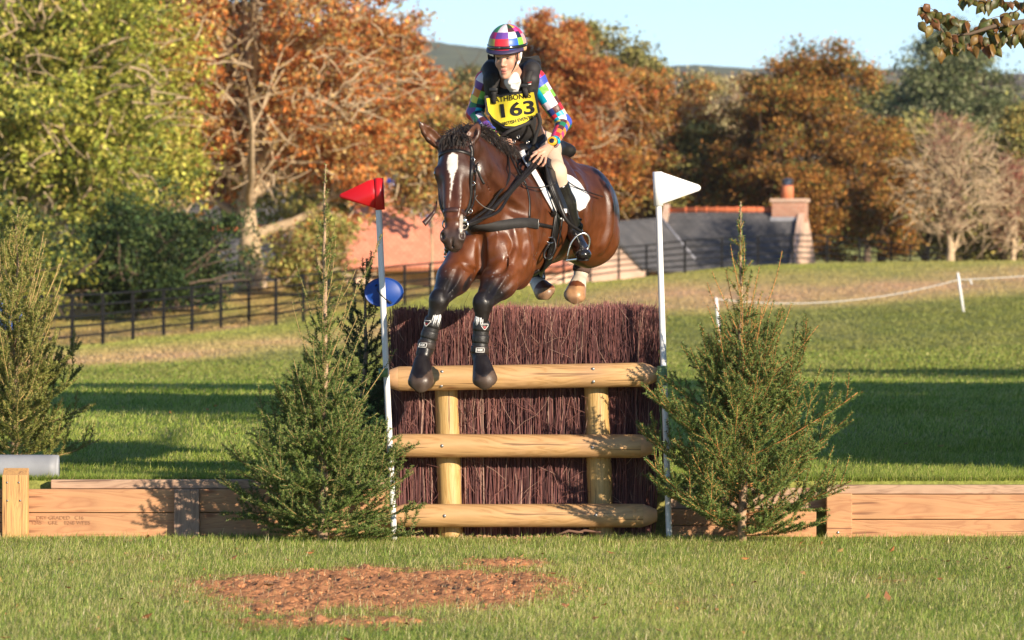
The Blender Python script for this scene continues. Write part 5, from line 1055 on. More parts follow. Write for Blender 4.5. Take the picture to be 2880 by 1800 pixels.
crest=[hd(-.02,0,-.02),P(1305,390,-.48),P(1335,384,-.38),P(1362,384,-.30),P(1392,398,-.15),P(1420,420,.03),P(1440,436,.2)]
hair('mane',crest,[np.array([.1,.1,1.]),np.array([.15,.1,1.]),np.array([.3,.1,1.]),np.array([.4,-.1,.8]),np.array([.5,-.2,.45]),np.array([.5,-.2,.3]),np.array([.5,-.1,.2])],.05,.12,1300,.42,horse,grav=1.1,seed=1)
hair('forelock',[hd(-.03,-.035,-.0),hd(-.04,0,.0),hd(-.03,.030,-.0)],[np.array([-.25,-.4,.7]),np.array([0,-.45,.8]),np.array([.15,-.4,.8])],.06,.14,800,.46,horse,grav=2.4,seed=2)
hair('mane',[P(1262,392,-.46),P(1300,374,-.42),P(1345,370,-.36),P(1368,374,-.30)],[np.array([-.5,0,.6]),np.array([-.1,.2,.8]),np.array([.3,.2,.7]),np.array([.5,.1,.5])],.05,.11,900,.46,horse,grav=1.2,seed=3)
# ------------------------------------------------ tack
leath=mat('black_leather',(.014,.012,.012),.40,var=.25,vscale=20,bump=.12,bscale=90,spec=.45); brownl=mat('brown_leather',(.055,.026,.022),.4,var=.25,vscale=20,spec=.5); steel=mat('bit_steel',(.62,.60,.56),.22,metal=1.0)
elast=mat('black_webbing',(.022,.020,.020),.75,var=.2,vscale=30)
br_=thing('bridle','black leather bridle with brown noseband and steel bit on the horse\'s head','bridle',tuple(hd(.2,0,.05)))
b=MB(); strap(b,HT,[hd(.070,-.115,-.05),hd(.062,-.07,.03),hd(.060,0,.06),hd(.064,.07,.03),hd(.075,.115,-.05)],.024,view=False); b.build('browband',leath,br_)
b=MB(); strap(b,HT,[hd(.435,-.085,-.09),hd(.430,-.06,-.01),hd(.428,0,.05),hd(.430,.06,-.01),hd(.438,.085,-.09)],.030); b.build('noseband',brownl,br_)
def surf(px,py,y=-.7,off=.004):
    o=Vector((0,CAMY,CAMZ)); h=HT.ray_cast(o,(Vector(P(px,py,y))-o).normalized())
    if h[0] is None or h[0].y>-.45: h=HT.find_nearest(Vector(P(px,py,y)))
    return np.array(h[0])+np.array(h[1])*off
b=MB(); strap(b,HT,[surf(1322,409),surf(1325,440),surf(1326,480),surf(1324,530),surf(1319,575),surf(1313,618)],.022,th=.006,bias=1.2,off=.006); b.build('cheekpiece',leath,br_)
b=MB(); strap(b,HT,[surf(1328,436),surf(1334,480),surf(1333,530),surf(1325,580),surf(1315,612)],.010,th=.005,bias=1.2,off=.008); b.build('throat_strap',leath,br_)
b=MB(); strap(b,HT,[hd(.02,-.09,-.05),hd(.10,-.115,-.06),hd(.20,-.12,-.075),hd(.30,-.105,-.08),hd(.40,-.09,-.075),hd(.47,-.075,-.055)],.022,bias=.8,off=.006); b.build('cheekpiece',leath,br_)
for s_ in (1,-1):
    c=surf(1314 if s_>0 else 1247,633 if s_>0 else 632,off=.012); a=np.linspace(0,2*math.pi,19); b=MB(); b.tube([c+np.array([.020*math.cos(t),-.008*s_*math.cos(t),.028*math.sin(t)]) for t in a],.0045,8,cap=False); bt=b.build('bit_ring',steel,br_)
    b=MB(); b.tube([c+[0,0,.024],c+[0,.01,.055]],.0045,8); b.tube([c,c+[-.03*s_,.03,0]],.006,8); b.build('mouthpiece',steel,bt)
for px,py in ((1325,452),(1326,515),(1318,592)):
    b=MB(); c=surf(px,py,off=.012); a=np.linspace(0,2*math.pi,13); b.tube([c+np.array([.013*math.cos(t),0,.012*math.sin(t)]) for t in a],.003,6,cap=False); b.build('buckle',steel,br_)
c=surf(1306,621,off=.010); b=MB(); b.box(c,(.016,.005,.013),bev=.004); b.build('noseband_buckle',steel,br_)
b=MB(); b.ribbon(subdiv([hd(.33,-.10,-.06),P(1224,590,-.74),P(1210,610,-.75),P(1192,630,-.76)]),[.62,0,-.78],np.linspace(.008,.036,19),.004,nrmv=[0,-1,0]); b.build('strap_end',brownl,br_)
b=MB(); b.ribbon(subdiv([hd(.10,.118,-.05),P(1340,470,-.70),P(1352,500,-.69),P(1362,518,-.68)]),[.8,0,.4],.016,.004,nrmv=[0,-1,0]); b.build('strap_end',leath,br_)
b=MB(); b.tube(subdiv([hd(.30,.115,-.07),P(1338,560,-.72),P(1362,582,-.70),P(1390,592,-.68)]),.0028,6); b.build('loose_cord',mat('grey_cord',(.12,.11,.10),.6),br_)
# breastplate
bq=thing('breastplate','black webbing breastplate across the chest of the horse','breastplate',tuple(P(1420,632,-.3)))
CAMV=lambda px,py,y: P(px,py,y)
b=MB(); strap(b,HT,[CAMV(1322,640,-.3),CAMV(1350,639,-.3),CAMV(1385,637,-.28),CAMV(1420,632,-.25),CAMV(1457,627,-.18),CAMV(1490,627,-.1),CAMV(1512,630,0)],.062,off=.007,th=.006,m=8,view=True); b.build('chest_band',elast,bq)
b=MB(); strap(b,HT,[CAMV(1508,630,0),CAMV(1530,634,.1),CAMV(1562,641,.2)],.022,off=.006,view=True); b.build('side_strap',leath,bq)
b=MB(); strap(b,HT,[CAMV(1445,436,.2),CAMV(1462,480,.1),CAMV(1478,520,0),CAMV(1488,560,-.05),CAMV(1488,615,-.1)],.014,off=.005,view=True); b.build('neck_strap',leath,bq)
b=MB(); c=HT.ray_cast(Vector((0,CAMY,CAMZ)),(Vector(P(1512,630,0))-Vector((0,CAMY,CAMZ))).normalized())[0]; c=np.array(c)-[0,.012,0]; b.box(c,(.007,.004,.026),bev=.002); b.build('buckle',mat('dull_steel',(.25,.24,.23),.35,metal=1.0),bq)
# girth
gq=thing('girth','black girth strapped round the horse\'s barrel in front of the stirrup','girth',tuple(P(1540,700,.2)))
b=MB(); strap(b,HT,[CAMV(1566,598,.3),CAMV(1558,650,.25),CAMV(1550,690,.25),CAMV(1538,735,.28),CAMV(1522,768,.3)],.075,off=.009,th=.010,view=True,m=8); strap(b,HT,[P(1522,768,.3),P(1490,790,.3),P(1400,800,.35),P(1330,760,.5)],.075,off=.010,th=.010,m=8); b.build('girth_band',leath,gq)
for dx in (-9,7):
    b=MB(); strap(b,HT,[CAMV(1570+dx,590,.3),CAMV(1564+dx,640,.25),CAMV(1555+dx,690,.25)],.018,off=.018,th=.005,view=True); b.build('girth_strap',leath,gq)
for (px,py) in ((1549,676),(1541,722)):
    o_=HT.ray_cast(Vector((0,CAMY,CAMZ)),(Vector(P(px,py,0))-Vector((0,CAMY,CAMZ))).normalized())[0]; c=np.array(o_)-[0,.028,0]; a=np.linspace(0,2*math.pi,17)
    b=MB(); b.tube([c+np.array([.026*math.cos(t),0,.018*math.sin(t)]) for t in a],.004,6,cap=False); b.build('buckle',steel,gq)
b=MB(); c=np.array(HT.ray_cast(Vector((0,CAMY,CAMZ)),(Vector(P(1530,705,0))-Vector((0,CAMY,CAMZ))).normalized())[0])-[0,.03,0]; b.tube(subdiv([P(1556,668,c[1]),P(1562,690,c[1]-.01),P(1554,715,c[1]-.01),P(1536,728,c[1]),P(1530,712,c[1]),P(1545,685,c[1])]),.008,8); b.build('strap_loop',leath,gq)
# boots on the legs
bootm=mat('horse_boot',(.020,.018,.018),.45,var=.3,vscale=25,bump=.35,bscale=70,spec=.5); furm=mat('fleece',(.10,.06,.05),.9,bump=.8,bscale=90)
whitem=mat('white_print',(.75,.73,.70),.6); redm=mat('red_print',(.35,.03,.03),.6); browb=mat('mud_brown',(.09,.045,.03),.8)
greasem=mat('white_grease',(.78,.78,.78),.3,bump=.6,bscale=80)
def legboot(k,label):
    e,kn,fe,pa,_=LEG[k]; d=nrm(fe-kn); t=thing('leg_boot',label,'leg boot',tuple(fe)); s0=kn+d*.105; s1=fe+d*.005; ax=np.array([0,.012,0])
    L=np.linalg.norm(s1-s0); u=np.linspace(0,1,15)[:,None]; b=MB(); b.tube(s0+ax+(s1-s0)*u,np.array([.046,.050,.051,.050,.049,.049,.048,.048,.048,.049,.050,.052,.053,.053,.051]),24); b.build('shell',bootm,t)
    for f0,f1,rr_ in ((.06,.30,.0535),(.40,.62,.0525),(.70,.90,.0555)):
        b=MB(); q=s0+ax+(s1-s0)*np.linspace(f0,f1,5)[:,None]; b.tube(q,np.array([.97,1,1,1,.97])*rr_,24); b.build('strap',bootm if f1<.7 else mat('boot_cuff',(.030,.020,.017),.5,var=.3,vscale=30),t)
    b=MB(); c=s1+ax+np.array([.012 if k=='fl' else -.012,-.020,-.015]); b.rcap=None
    bmx=bmesh.new(); bmesh.ops.create_uvsphere(bmx,u_segments=20,v_segments=12,radius=1)
    for v in bmx.verts: v.co=Vector((v.co.x*.042,v.co.y*.036,v.co.z*.062))+Vector(c)
    b.bm(bmx); bmx.free(); b.build('fetlock_guard',bootm,t)
    # printed patches: outline rectangle low, triangle high
    o_=-1 if k=='fr' else .3; cc=s0+(s1-s0)*.80+ax; ang=-1.57+(-.45 if k=='fr' else .05)
    def cyl(x,z,rad_,c0): a_=ang+x/rad_; return c0+np.array([rad_*math.cos(a_),rad_*math.sin(a_),0])-d*(-z) if False else c0+np.array([rad_*math.cos(a_),rad_*math.sin(a_),0])-d*z
    def frame(c0,pts,rad_,m,th=.0022):
        b=MB(); P_=[];pl=list(pts)+[pts[0]]
        for i_ in range(len(pl)-1):
            for u_ in np.linspace(0,1,6)[:-1]: P_.append(cyl(pl[i_][0]*(1-u_)+pl[i_+1][0]*u_,pl[i_][1]*(1-u_)+pl[i_+1][1]*u_,rad_,c0))
        P_.append(P_[0]); b.tube(P_,th,5,cap=False); return b.build('badge_outline',m,t)
    frame(cc,[(-.026,-.013),(.026,-.013),(.026,.013),(-.026,.013)],.058,whitem)
    b=MB(); V,Fs=textmesh('HKM',.017,bold=.0008); addtext(b,V,Fs,lambda v: cyl(v[0]-.004,v[1],.0585,cc)); b.build('badge_text',whitem,t,smooth=False)
    cc2=s0+(s1-s0)*.17+ax; ang+=.35 if k=='fl' else -.25; frame(cc2,[(-.024,.014),(.024,.014),(.024,.004),(.004,-.020),(-.004,-.020),(-.024,.004)],.056,whitem)
    b=MB(); b.add([cyl(-.013,.0,.0565,cc2),cyl(.013,.0,.0565,cc2),cyl(0,-.016,.0565,cc2)],[[0,1,2]]); b.build('badge_red',redm,t)
    # smear of white grease at the top
    rr2=np.random.default_rng(31); b=MB(); g0=kn+d*.085+ax; off_=.02 if k=='fr' else -.018
    for i_ in range(26):
        x=off_+rr2.normal(0,.014); z=rr2.uniform(-.005,.012); L_=rr2.uniform(.02,.085 if k=='fr' else .06); q=[]
        for u_ in np.linspace(0,1,5): a_=-1.57+(x+rr2.normal(0,.0015))/.05; rad_=.0475+.006*min(1,u_*3); q.append(g0+np.array([rad_*math.cos(a_),rad_*math.sin(a_),0])+d*(z*-1+L_*u_))
        b.tube(q,rr2.uniform(.0015,.0035)*np.array([.6,1,1,.8,.3]),5)
    b.build('grease_smear',greasem,t)
legboot('fr','black leg boot smeared white on the foreleg nearest the red flag'); legboot('fl','black leg boot on the foreleg nearer the middle of the jump')
for k,(hk,fe,lab) in enumerate([(P(1655,660,1.75),P(1634,768,1.72),'dark fleece topped boot on the hind leg under the stirrup'),(P(1515,700,1.9),P(1508,788,1.85),'dark fleece boot on the hind leg seen below the girth')]):
    t=thing('leg_boot',lab,'leg boot',tuple(fe)); d=nrm(fe-hk); b=MB(); q=hk+(fe-hk)*np.linspace(.3,.86,7)[:,None]; b.tube(q,[.050,.052,.052,.052,.053,.054,.054],20); b.build('shell',bootm,t)
    b=MB(); q=hk+(fe-hk)*np.linspace(.80,.98,5)[:,None]; b.tube(q,[.054,.060,.061,.060,.053],20); b.build('fleece_cuff',furm,t)
# ---------------------------------------------------------------- the rider
sk=dict(hip=P(1490,408,.70),sh=P(1437,226,.36),nk=P(1436,205,.30),hd=P(1428,160,.13),
 shL=P(1503,224,.38),elL=P(1585,345,.40),wrL=P(1558,402,.12),haL=P(1531,424,.03),
 shR=P(1368,228,.38),elR=P(1334,318,.44),wrR=P(1398,396,.14),haR=P(1420,405,.06),
 hL=P(1528,420,.70),kL=P(1562,484,.30),aL=P(1614,650,.50),hR=P(1450,425,.70),kR=P(1375,470,.42),aR=P(1306,640,.56))
G=lambda k: sk[k]
qr=float(os.environ.get('RRES','.006'))
FW=nrm([-.30,-.95,-.18]); FU=nrm(np.array([-.02,-.10,1.])-(np.array([-.02,-.10,1.])@FW)*FW); FR=nrm(np.cross(FW,FU)); FR=FR*np.sign(FR[0]); FX=np.array([FR,FW,FU])
HC=P(1425,154,.12)
def fc(x,f,u): return HC+FR*x+FW*f+FU*u
B=Field((-.52,-.35,1.45),(.56,1.0,3.3),qr)
B.el(fc(0,-.035,.045),(.072,.092,.095),FX,.03); B.el(fc(0,.030,-.01),(.062,.052,.085),FX,.03); B.rc(fc(0,.040,-.085),fc(0,.050,-.118),.034,.024,.03)
B.rc(fc(-.048,-.005,-.07),fc(-.014,.040,-.118),.026,.020,.02); B.rc(fc(.048,-.005,-.07),fc(.014,.040,-.118),.026,.020,.02)
B.el(fc(-.036,.050,-.050),(.024,.016,.024),FX,.025); B.el(fc(.036,.050,-.050),(.024,.016,.024),FX,.025)
B.rc(fc(-.045,.066,.008),fc(.045,.066,.008),.012,.012,.018)
B.rc(fc(0,.074,-.010),fc(0,.099,-.052),.008,.0115,.012); B.el(fc(-.013,.086,-.058),(.009,.010,.008),FX,.006); B.el(fc(.013,.086,-.058),(.009,.010,.008),FX,.006)
for s_ in (-1,1):
    B.el(fc(.031*s_,.081,-.014),(.017,.012,.010),FX,.006,'s'); B.el(fc(.031*s_,.066,-.014),(.0125,.0125,.0115),FX,.004)
    B.el(fc(.076*s_,-.02,-.020),(.010,.018,.030),FX,.006)
B.el(fc(0,.078,-.086),(.024,.013,.007),FX,.006); B.el(fc(0,.076,-.102),(.021,.014,.008),FX,.006); B.el(fc(0,.093,-.094),(.015,.008,.0045),FX,.003,'s'); B.rc(fc(0,.058,-.122),fc(0,.062,-.128),.020,.016,.02)
B.rc(fc(0,-.04,-.05),G('nk'),.052,.056,.03); B.rc(G('nk'),G('sh'),.056,.07,.04)
tor=[G('sh'),(G('sh')*.55+G('hip')*.45),G('hip')]
B.rc(tor[0]+[0,.02,-.03],tor[1],.105,.10,.05,flat=([0,.75,.5],.8)); B.rc(tor[1],tor[2],.10,.115,.05)
B.rc(G('shL'),G('shR'),.052,.052,.04)
for a_,b_,c_ in (('shL','elL','wrL'),('shR','elR','wrR')): B.rc(G(a_),G(b_),.050,.038,.03); B.rc(G(b_),G(c_),.039,.024,.02)
for a_,b_,c_ in (('hL','kL','aL'),('hR','kR','aR')): B.rc(G('hip'),G(a_),.11,.095,.04); B.rc(G(a_),G(b_),.088,.058,.03); B.rc(G(b_),G(c_),.055,.036,.03); B.rc(G(c_)+[0,.03,-.02],G(c_)+[.04,-.17,-.14],.035,.028,.03)
def hand(w,k,kn,side,fing,thumb):
    """palm from wrist w to knuckles k; kn: across direction; fing: list of joint chains"""
    B.rc(w,k*.85+w*.15,.024,.026,.015,flat=(np.cross(kn,k-w),.62))
    for i_ in range(4): B.rc(w*.55+k*.45+kn*(.010*(i_-1.5)),k+kn*(.0175*(i_-1.5)),.013,.0115,.008)
    for f in fing: B.ch(f,[.0098,.0088,.0080,.0068][:len(f)],.0035)
    B.ch(thumb,[.0125,.0105,.0085],.006)
w_=G('wrL'); k_=P(1527,428,.03)
kn=nrm(P(1545,452,.02)-P(1512,426,.03))
roots=[k_+kn*(.0175*(i_-1.5)) for i_ in range(4)]
fing=[[roots[0],P(1506,432,-.02),P(1494,441,-.025),P(1489,450,-.01)],[roots[1],P(1510,444,-.035),P(1499,456,-.035),P(1496,464,-.015)],[roots[2],P(1520,454,-.03),P(1510,465,-.03),P(1506,470,-.005)],[roots[3],P(1533,457,-.02),P(1526,466,-.015),P(1519,468,.005)]]
hand(w_,k_,kn,1,fing,[w_*.6+k_*.4,P(1516,424,-.01),P(1500,430,-.01)])
w_=G('wrR'); k_=P(1416,403,.06); kn=nrm(np.array([.25,0,-1.])); roots=[k_+kn*(.0175*(i_-1.5)) for i_ in range(4)]
hand(w_,k_,kn,-1,[[q,q+[.030,-.030,0],q+[.052,-.012,-.004],q+[.050,.012,-.006]] for q in roots],[w_*.6+k_*.4,P(1418,397,.02),P(1430,398,.02)])
BV,BQ=B.mesh(1); del B
def skin(V):
    c=np.tile(np.array([.60,.335,.235]),(len(V),1)); q=(V-HC)@FX.T
    def mi(m,col):
        nonlocal c; c=c*(1-m[:,None])+np.array(col)*m[:,None]
    near=(np.abs(q)<.2).all(1)*1.
    g=lambda x0,f0,u0,sx,sf,su: near*np.exp(-(((q[:,0]-x0)/sx)**2+((q[:,1]-f0)/sf)**2+((q[:,2]-u0)/su)**2))
    for s_ in (-1,1): mi(.30*g(.045*s_,.06,-.055,.022,.03,.02),(.62,.20,.13)); 
    mi(.35*g(0,.105,-.055,.013,.015,.012),(.58,.22,.15)); mi(np.minimum(1,1.1*g(0,.088,-.086,.023,.02,.0065)+1.1*g(0,.088,-.101,.020,.02,.007)),(.46,.15,.125)); mi(near*(np.abs(q[:,0])<.016)*(np.abs(q[:,2]+.094)<.0035)*(q[:,1]>.06)*.9,(.08,.02,.02))
    for s_ in (-1,1):
        mi(near*(q[:,1]>.04)*(((q[:,0]-.031*s_)/.014)**2+((q[:,2]+.014)/.0055)**2<1)*1.,(.26,.20,.17)); mi(near*(q[:,1]>.04)*(((q[:,0]-.031*s_+.004)/.0068)**2+((q[:,2]+.014)/.007)**2<1)*1.,(.04,.025,.02))
        mi(near*(q[:,1]>.04)*(np.abs(q[:,0]-.031*s_)<.018)*(np.abs(q[:,2]+.0055)<.0022)*.8,(.06,.035,.025)); mi(near*(q[:,1]>.04)*(np.abs(q[:,0]-.034*s_)<.023)*(np.abs(q[:,2]-.011)<.0042)*.75,(.16,.085,.05))
    return c
skm=bpy.data.materials.new('skin'); skm.use_nodes=True; n=skm.node_tree.nodes; l=skm.node_tree.links; bs=n['Principled BSDF']; at=n.new('ShaderNodeAttribute'); at.attribute_name='Col'; l.new(at.outputs['Color'],bs.inputs['Base Color']); bs.inputs['Roughness'].default_value=.48; bs.inputs['Subsurface Weight'].default_value=.12; bs.inputs['Subsurface Radius'].default_value=(.012,.005,.003); bs.inputs['Subsurface Scale'].default_value=1
rider=thing('person','rider in multicoloured checked shirt, black vest and yellow bib, crouched forward over the horse','person',tuple(G('hip')))
b=MB(); b.add(BV,BQ,0,skin(BV)); b.build('body',skm,rider)
# ---- checked silk
PAL=[(.015,.016,.06),(.80,.05,.32),(.02,.20,.10),(.80,.70,.78),(.06,.10,.55),(.62,.03,.05),(.16,.06,.30),(.20,.52,.08),(.10,.03,.03),(.0,.42,.60),(.80,.62,.50),(.78,.70,.10),(.75,.25,.05),(.75,.05,.20),(.8,.72,.8),(.03,.05,.20)]
def checks(name,su,sv,seed=0.0,rough=.42):
    m=bpy.data.materials.new(name); m.use_nodes=True; n=m.node_tree.nodes; l=m.node_tree.links; bs=n['Principled BSDF']; bs.inputs['Roughness'].default_value=rough
    a=n.new('ShaderNodeAttribute'); a.attribute_name='Map'; mp=n.new('ShaderNodeMapping'); mp.inputs['Scale'].default_value=(su,sv,1); mp.inputs['Location'].default_value=(seed*.37,seed*.61,seed); l.new(a.outputs['Vector'],mp.inputs[0])
    f=n.new('ShaderNodeVectorMath'); f.operation='FLOOR'; l.new(mp.outputs[0],f.inputs[0]); wn=n.new('ShaderNodeTexWhiteNoise'); wn.noise_dimensions='3D'; l.new(f.outputs[0],wn.inputs[0])
    r1=n.new('ShaderNodeValToRGB'); r1.color_ramp.interpolation='CONSTANT'; e=r1.color_ramp.elements
    while len(e)<len(PAL): e.new(.5)
    for i_,c in enumerate(PAL): e[i_].position=i_/len(PAL); e[i_].color=(*c,1)
    l.new(wn.outputs['Value'],r1.inputs[0]); l.new(r1.outputs[0],bs.inputs['Base Color']); tc=n.new('ShaderNodeTexCoord'); nz=n.new('ShaderNodeTexNoise'); nz.inputs['Scale'].default_value=26; nz.inputs['Distortion'].default_value=.6; l.new(tc.outputs['Object'],nz.inputs[0]); bp=n.new('ShaderNodeBump'); bp.inputs['Strength'].default_value=.45; bp.inputs['Distance'].default_value=.015; l.new(nz.outputs[0],bp.inputs['Height']); l.new(bp.outputs[0],bs.inputs['Normal'])
    return m
def setmap(o,uv):
    a=o.data.attributes.new('Map','FLOAT_VECTOR','POINT'); a.data.foreach_set('vector',np.hstack([uv,np.zeros((len(uv),1))]).astype(np.float32).ravel())
def sleeve(sh,el,wr,inward,seed,name='sleeve'):
    Fd=Field(np.min([sh,el,wr],0)-.12,np.max([sh,el,wr],0)+.12,.0055)
    Fd.rc(sh,el,.066,.050,.03); Fd.rc(el,wr,.049,.034,.02); Fd.el(sh,(.07,.065,.065),None,.03)
    rr2=np.random.default_rng(seed)
    for k in range(12):   # folds
        t_=k/11; p=(sh+(el-sh)*min(1,t_*2)) if t_<.5 else el+(wr-el)*(t_*2-1); d=nrm(rr2.normal(0,1,3)); rad=.058-.022*t_; Fd.rc(p+d*rad,p+nrm(np.cross(d,el-sh))*rad+rr2.normal(0,.01,3),.005,.004,.02)
    V,Q=Fd.mesh(1); d1,t1=segd(V,sh,el); d2,t2=segd(V,el,wr); L1=np.linalg.norm(el-sh); L2=np.linalg.norm(wr-el); w2=ss(d1-d2,-.05,.05)[:,None]
    v=(t1*L1)*(1-w2[:,0])+(L1+t2*L2)*w2[:,0]; ax=nrm(nrm(el-sh)*(1-w2)+nrm(wr-el)*w2); c=(sh+t1[:,None]*(el-sh))*(1-w2)+(el+t2[:,None]*(wr-el))*w2
    ref=np.array([.15,.95,-.1]); A_=nrm(np.cross(ax,ref)); B_=np.cross(ax,A_); q=V-c; th=np.arctan2((q*A_).sum(1),(q*B_).sum(1))
    b=MB(); b.add(V,Q); o=b.build(name,checks('checked_silk',1.12,1/.050,seed),rider); setmap(o,np.stack([th/1.0,v],-1)); return o
sleeve(G('shL'),G('elL'),G('wrL')+(G('elL')-G('wrL'))*.06,1,3); sleeve(G('shR'),G('elR'),G('wrR'),-1,8)
# white stock and dark lapels in the vest opening
stockm=mat('white_cotton',(.78,.76,.75),.8,bump=.8,bscale=30); darkm=mat('dark_cloth',(.02,.02,.024),.8,bump=.4,bscale=60)
Fd=Field(P(1380,330,.5)-[.1,.6,.05],P(1500,190,.2)+[.1,.5,.12],.006); Fd.rc(P(1441,219,.24),P(1441,228,.24),.046,.054,.02); Fd.rc(P(1443,225,.20),P(1446,262,.27),.045,.026,.02); Fd.rc(P(1433,232,.16),P(1458,226,.17),.016,.016,.008); Fd.rc(P(1440,245,.165),P(1455,250,.17),.014,.010,.006)
V,Q=Fd.mesh(1); b=MB(); b.add(V,Q); b.build('stock_tie',stockm,rider)
# vest
vestm=mat('black_nylon',(.024,.022,.023),.62,var=.25,vscale=14,bump=1.0,bscale=11,spec=.45)
Ve=Field((-.36,-.25,1.95),(.36,1.0,3.3),.007)
cS=G('sh'); cW=P(1450,352,.50)
Ve.el(P(1440,300,.40),(.152,.125,.19),None,.05); Ve.el(P(1448,345,.48),(.135,.12,.14),None,.05); Ve.el(P(1437,240,.42),(.155,.11,.10),None,.04); Ve.el(P(1478,400,.66),(.14,.13,.12),None,.05)
for px,sx in ((1384,-1),(1492,1)):
    Ve.ch([P(px+sx*2,272,.30),P(px,250,.28),P(px+sx*1,225,.27),P(px+sx*4,196,.32),P(px+sx*2,186,.42)],[.036,.044,.050,.050,.046],.025)
Ve.rc(P(1372,205,.40),P(1500,200,.44),.05,.055,.03)
Ve.rc(P(1437,150,.24),P(1440,205,.10),.060,.060,.02,'s'); Ve.rc(P(1440,200,.16),P(1446,262,.17),.044,.010,.012,'s')
VV_,VQ=Ve.mesh(1); b=MB(); b.add(VV_,VQ); vest=b.build('air_vest',vestm,rider); VT=bvh(VV_,VQ); del Ve
def vs(px,py,off=.004,y=.2):
    o=Vector((0,CAMY,CAMZ)); h=VT.ray_cast(o,(Vector(P(px,py,y))-o).normalized())
    if h[0] is None: h=VT.find_nearest(Vector(P(px,py,y+.05)))
    return np.array(h[0])+np.array(h[1])*off
b=MB()   # raised collar flaps behind the head
for pl in ([(1371,150),(1382,158),(1404,160),(1404,196),(1374,190)],[(1458,158),(1488,160),(1514,154),(1522,172),(1522,198),(1470,196)]):
    bmx=bmesh.new(); f=bmx.faces.new([bmx.verts.new(P(px,py,.42+.02*i_%3)) for i_,(px,py) in enumerate(pl)]); g_=bmesh.ops.extrude_face_region(bmx,geom=[f])
    for v in [v for v in g_['geom'] if isinstance(v,bmesh.types.BMVert)]: v.co.y+=.03
    bmesh.ops.recalc_face_normals(bmx,faces=bmx.faces[:]); bmesh.ops.bevel(bmx,geom=bmx.edges[:],offset=.006,segments=2,affect='EDGES'); b.bm(bmx); bmx.free(); b.build('collar_flap',darkm,rider,smooth=False); b=MB()
for lst in ([(1382,205),(1385,235),(1388,258)],[(1492,200),(1484,225),(1479,246)]):
    b=MB(); strap(b,VT,[vs(px,py) for px,py in lst],.036,off=.006,th=.005,bias=.3); b.build('shoulder_strap',elast,rider)
for px,py in ((1387,251),(1478,239)):
    b=MB(); c=vs(px,py,.014); b.box(c,(.026,.006,.010),bev=.003); b.box(c-[0,.004,0],(.020,.005,.003),bev=.001); b.build('buckle',mat('black_plastic',(.016,.016,.017),.35),rider)
b=MB(); c=vs(1461,237,.006); b.box(c,(.006,.002,.005)); b.build('red_tag',redm,rider); b=MB(); c=vs(1490,231,.008); b.box(c,(.014,.002,.003),rot=Matrix.Rotation(-.2,4,'Y').to_3x3()); b.build('red_tag',redm,rider); b=MB(); c=vs(1490,236,.008); b.box(c,(.010,.002,.003),rot=Matrix.Rotation(-.2,4,'Y').to_3x3()); b.build('white_tag',whitem,rider)
# bib
def quadmap(u,v):
    TL,TR,BR,BL=(1368,277),(1500,259),(1513,322),(1400,338)
    x=(TL[0]*(1-u)+TR[0]*u)*(1-v)+(BL[0]*(1-u)+BR[0]*u)*v; y=(TL[1]*(1-u)+TR[1]*u)*(1-v)+(BL[1]*(1-u)+BR[1]*u)*v
    return x,y
bibm=mat('yellow_bib',(.80,.64,.05),.28,var=.08,vscale=10,spec=.5,bump=.35,bscale=14)
def bibout(u):   # lower edge of the yellow, in px: curved
    return np.interp(u,[0,.10,.35,.55,.75,1],[314,332,354,355,345,318])
def bibp(u,v,off):
    top=277-18*u; x=1368+(1501-1368)*u; bot=bibout(u); xb=np.interp(u,[0,.35,1],[1374,1420,1513]); px=x*(1-v)+xb*v; py=top*(1-v)+bot*v; return px,py
NU,NV_=26,16
_pp=[(u_,v_) for u_ in np.linspace(-.04,1.04,24) for v_ in np.linspace(-.05,1.05,14)]
def pxof(u,v): return bibp(u,v,0)
_xy=np.array([pxof(*q_) for q_ in _pp]); _h=np.array([vs(a_,c_,0) for a_,c_ in _xy]); _a=(_xy-[1440,310])/70
_M=np.stack([np.ones(len(_a)),_a[:,0],_a[:,1],_a[:,0]**2,_a[:,0]*_a[:,1],_a[:,1]**2,_a[:,0]**4],-1); _cf=np.linalg.lstsq(_M,_h[:,1],rcond=None)[0]; _sh=np.percentile(_M@_cf-_h[:,1],93)
def bibsurf(px,py,off):
    a,c=(px-1440)/70,(py-310)/70; y=float(np.array([1,a,c,a*a,a*c,c*c,a**4])@_cf)-_sh-off+.003*math.sin(a*7+c*3); return P(px,py,y)
def sheet(f,off,mat_,name,parent,nu=NU,nv=NV_):
    PT=np.array([[bibsurf(*f(i_/nu,j_/nv,0),off) for i_ in range(nu+1)] for j_ in range(nv+1)])
    b=MB(); fr_=PT.reshape(-1,3); bk=fr_+[0,.004,0]; m=nu+1; i=np.arange(nv)[:,None]*m; j=np.arange(nu)[None]; Fq=np.stack([i+j,i+m+j,i+m+j+1,i+j+1],-1).reshape(-1,4)
    b.add(np.vstack([fr_,bk]),np.vstack([Fq,Fq[:,::-1]+len(fr_)])); o=b.build(name,mat_,parent); return o,PT
def bord(u,v,_): 
    u2=-.045+u*1.09; px,py=bibp(min(max(u2,0),1),v,0); return px+(u2<0)*(-6)+(u2>1)*7,(py-8*(1-v))+(7*v)
sheet(lambda u,v,_: bord(u,v,_),.004,darkm,'bib_backing',rider)
bib,PT=sheet(lambda u,v,_: bibp(u,v,0),.009,bibm,'number_bib',rider)
PTm=PT
def onbib(u,v,off=.003):
    a=np.clip(u,0,1)*NU; c=np.clip(v,0,1)*NV_; i_=min(int(a),NU-1); j_=min(int(c),NV_-1); fu,fv=a-i_,c-j_; return (PTm[j_,i_]*(1-fu)+PTm[j_,i_+1]*fu)*(1-fv)+(PTm[j_+1,i_]*(1-fu)+PTm[j_+1,i_+1]*fu)*fv-np.array([0,off,0])
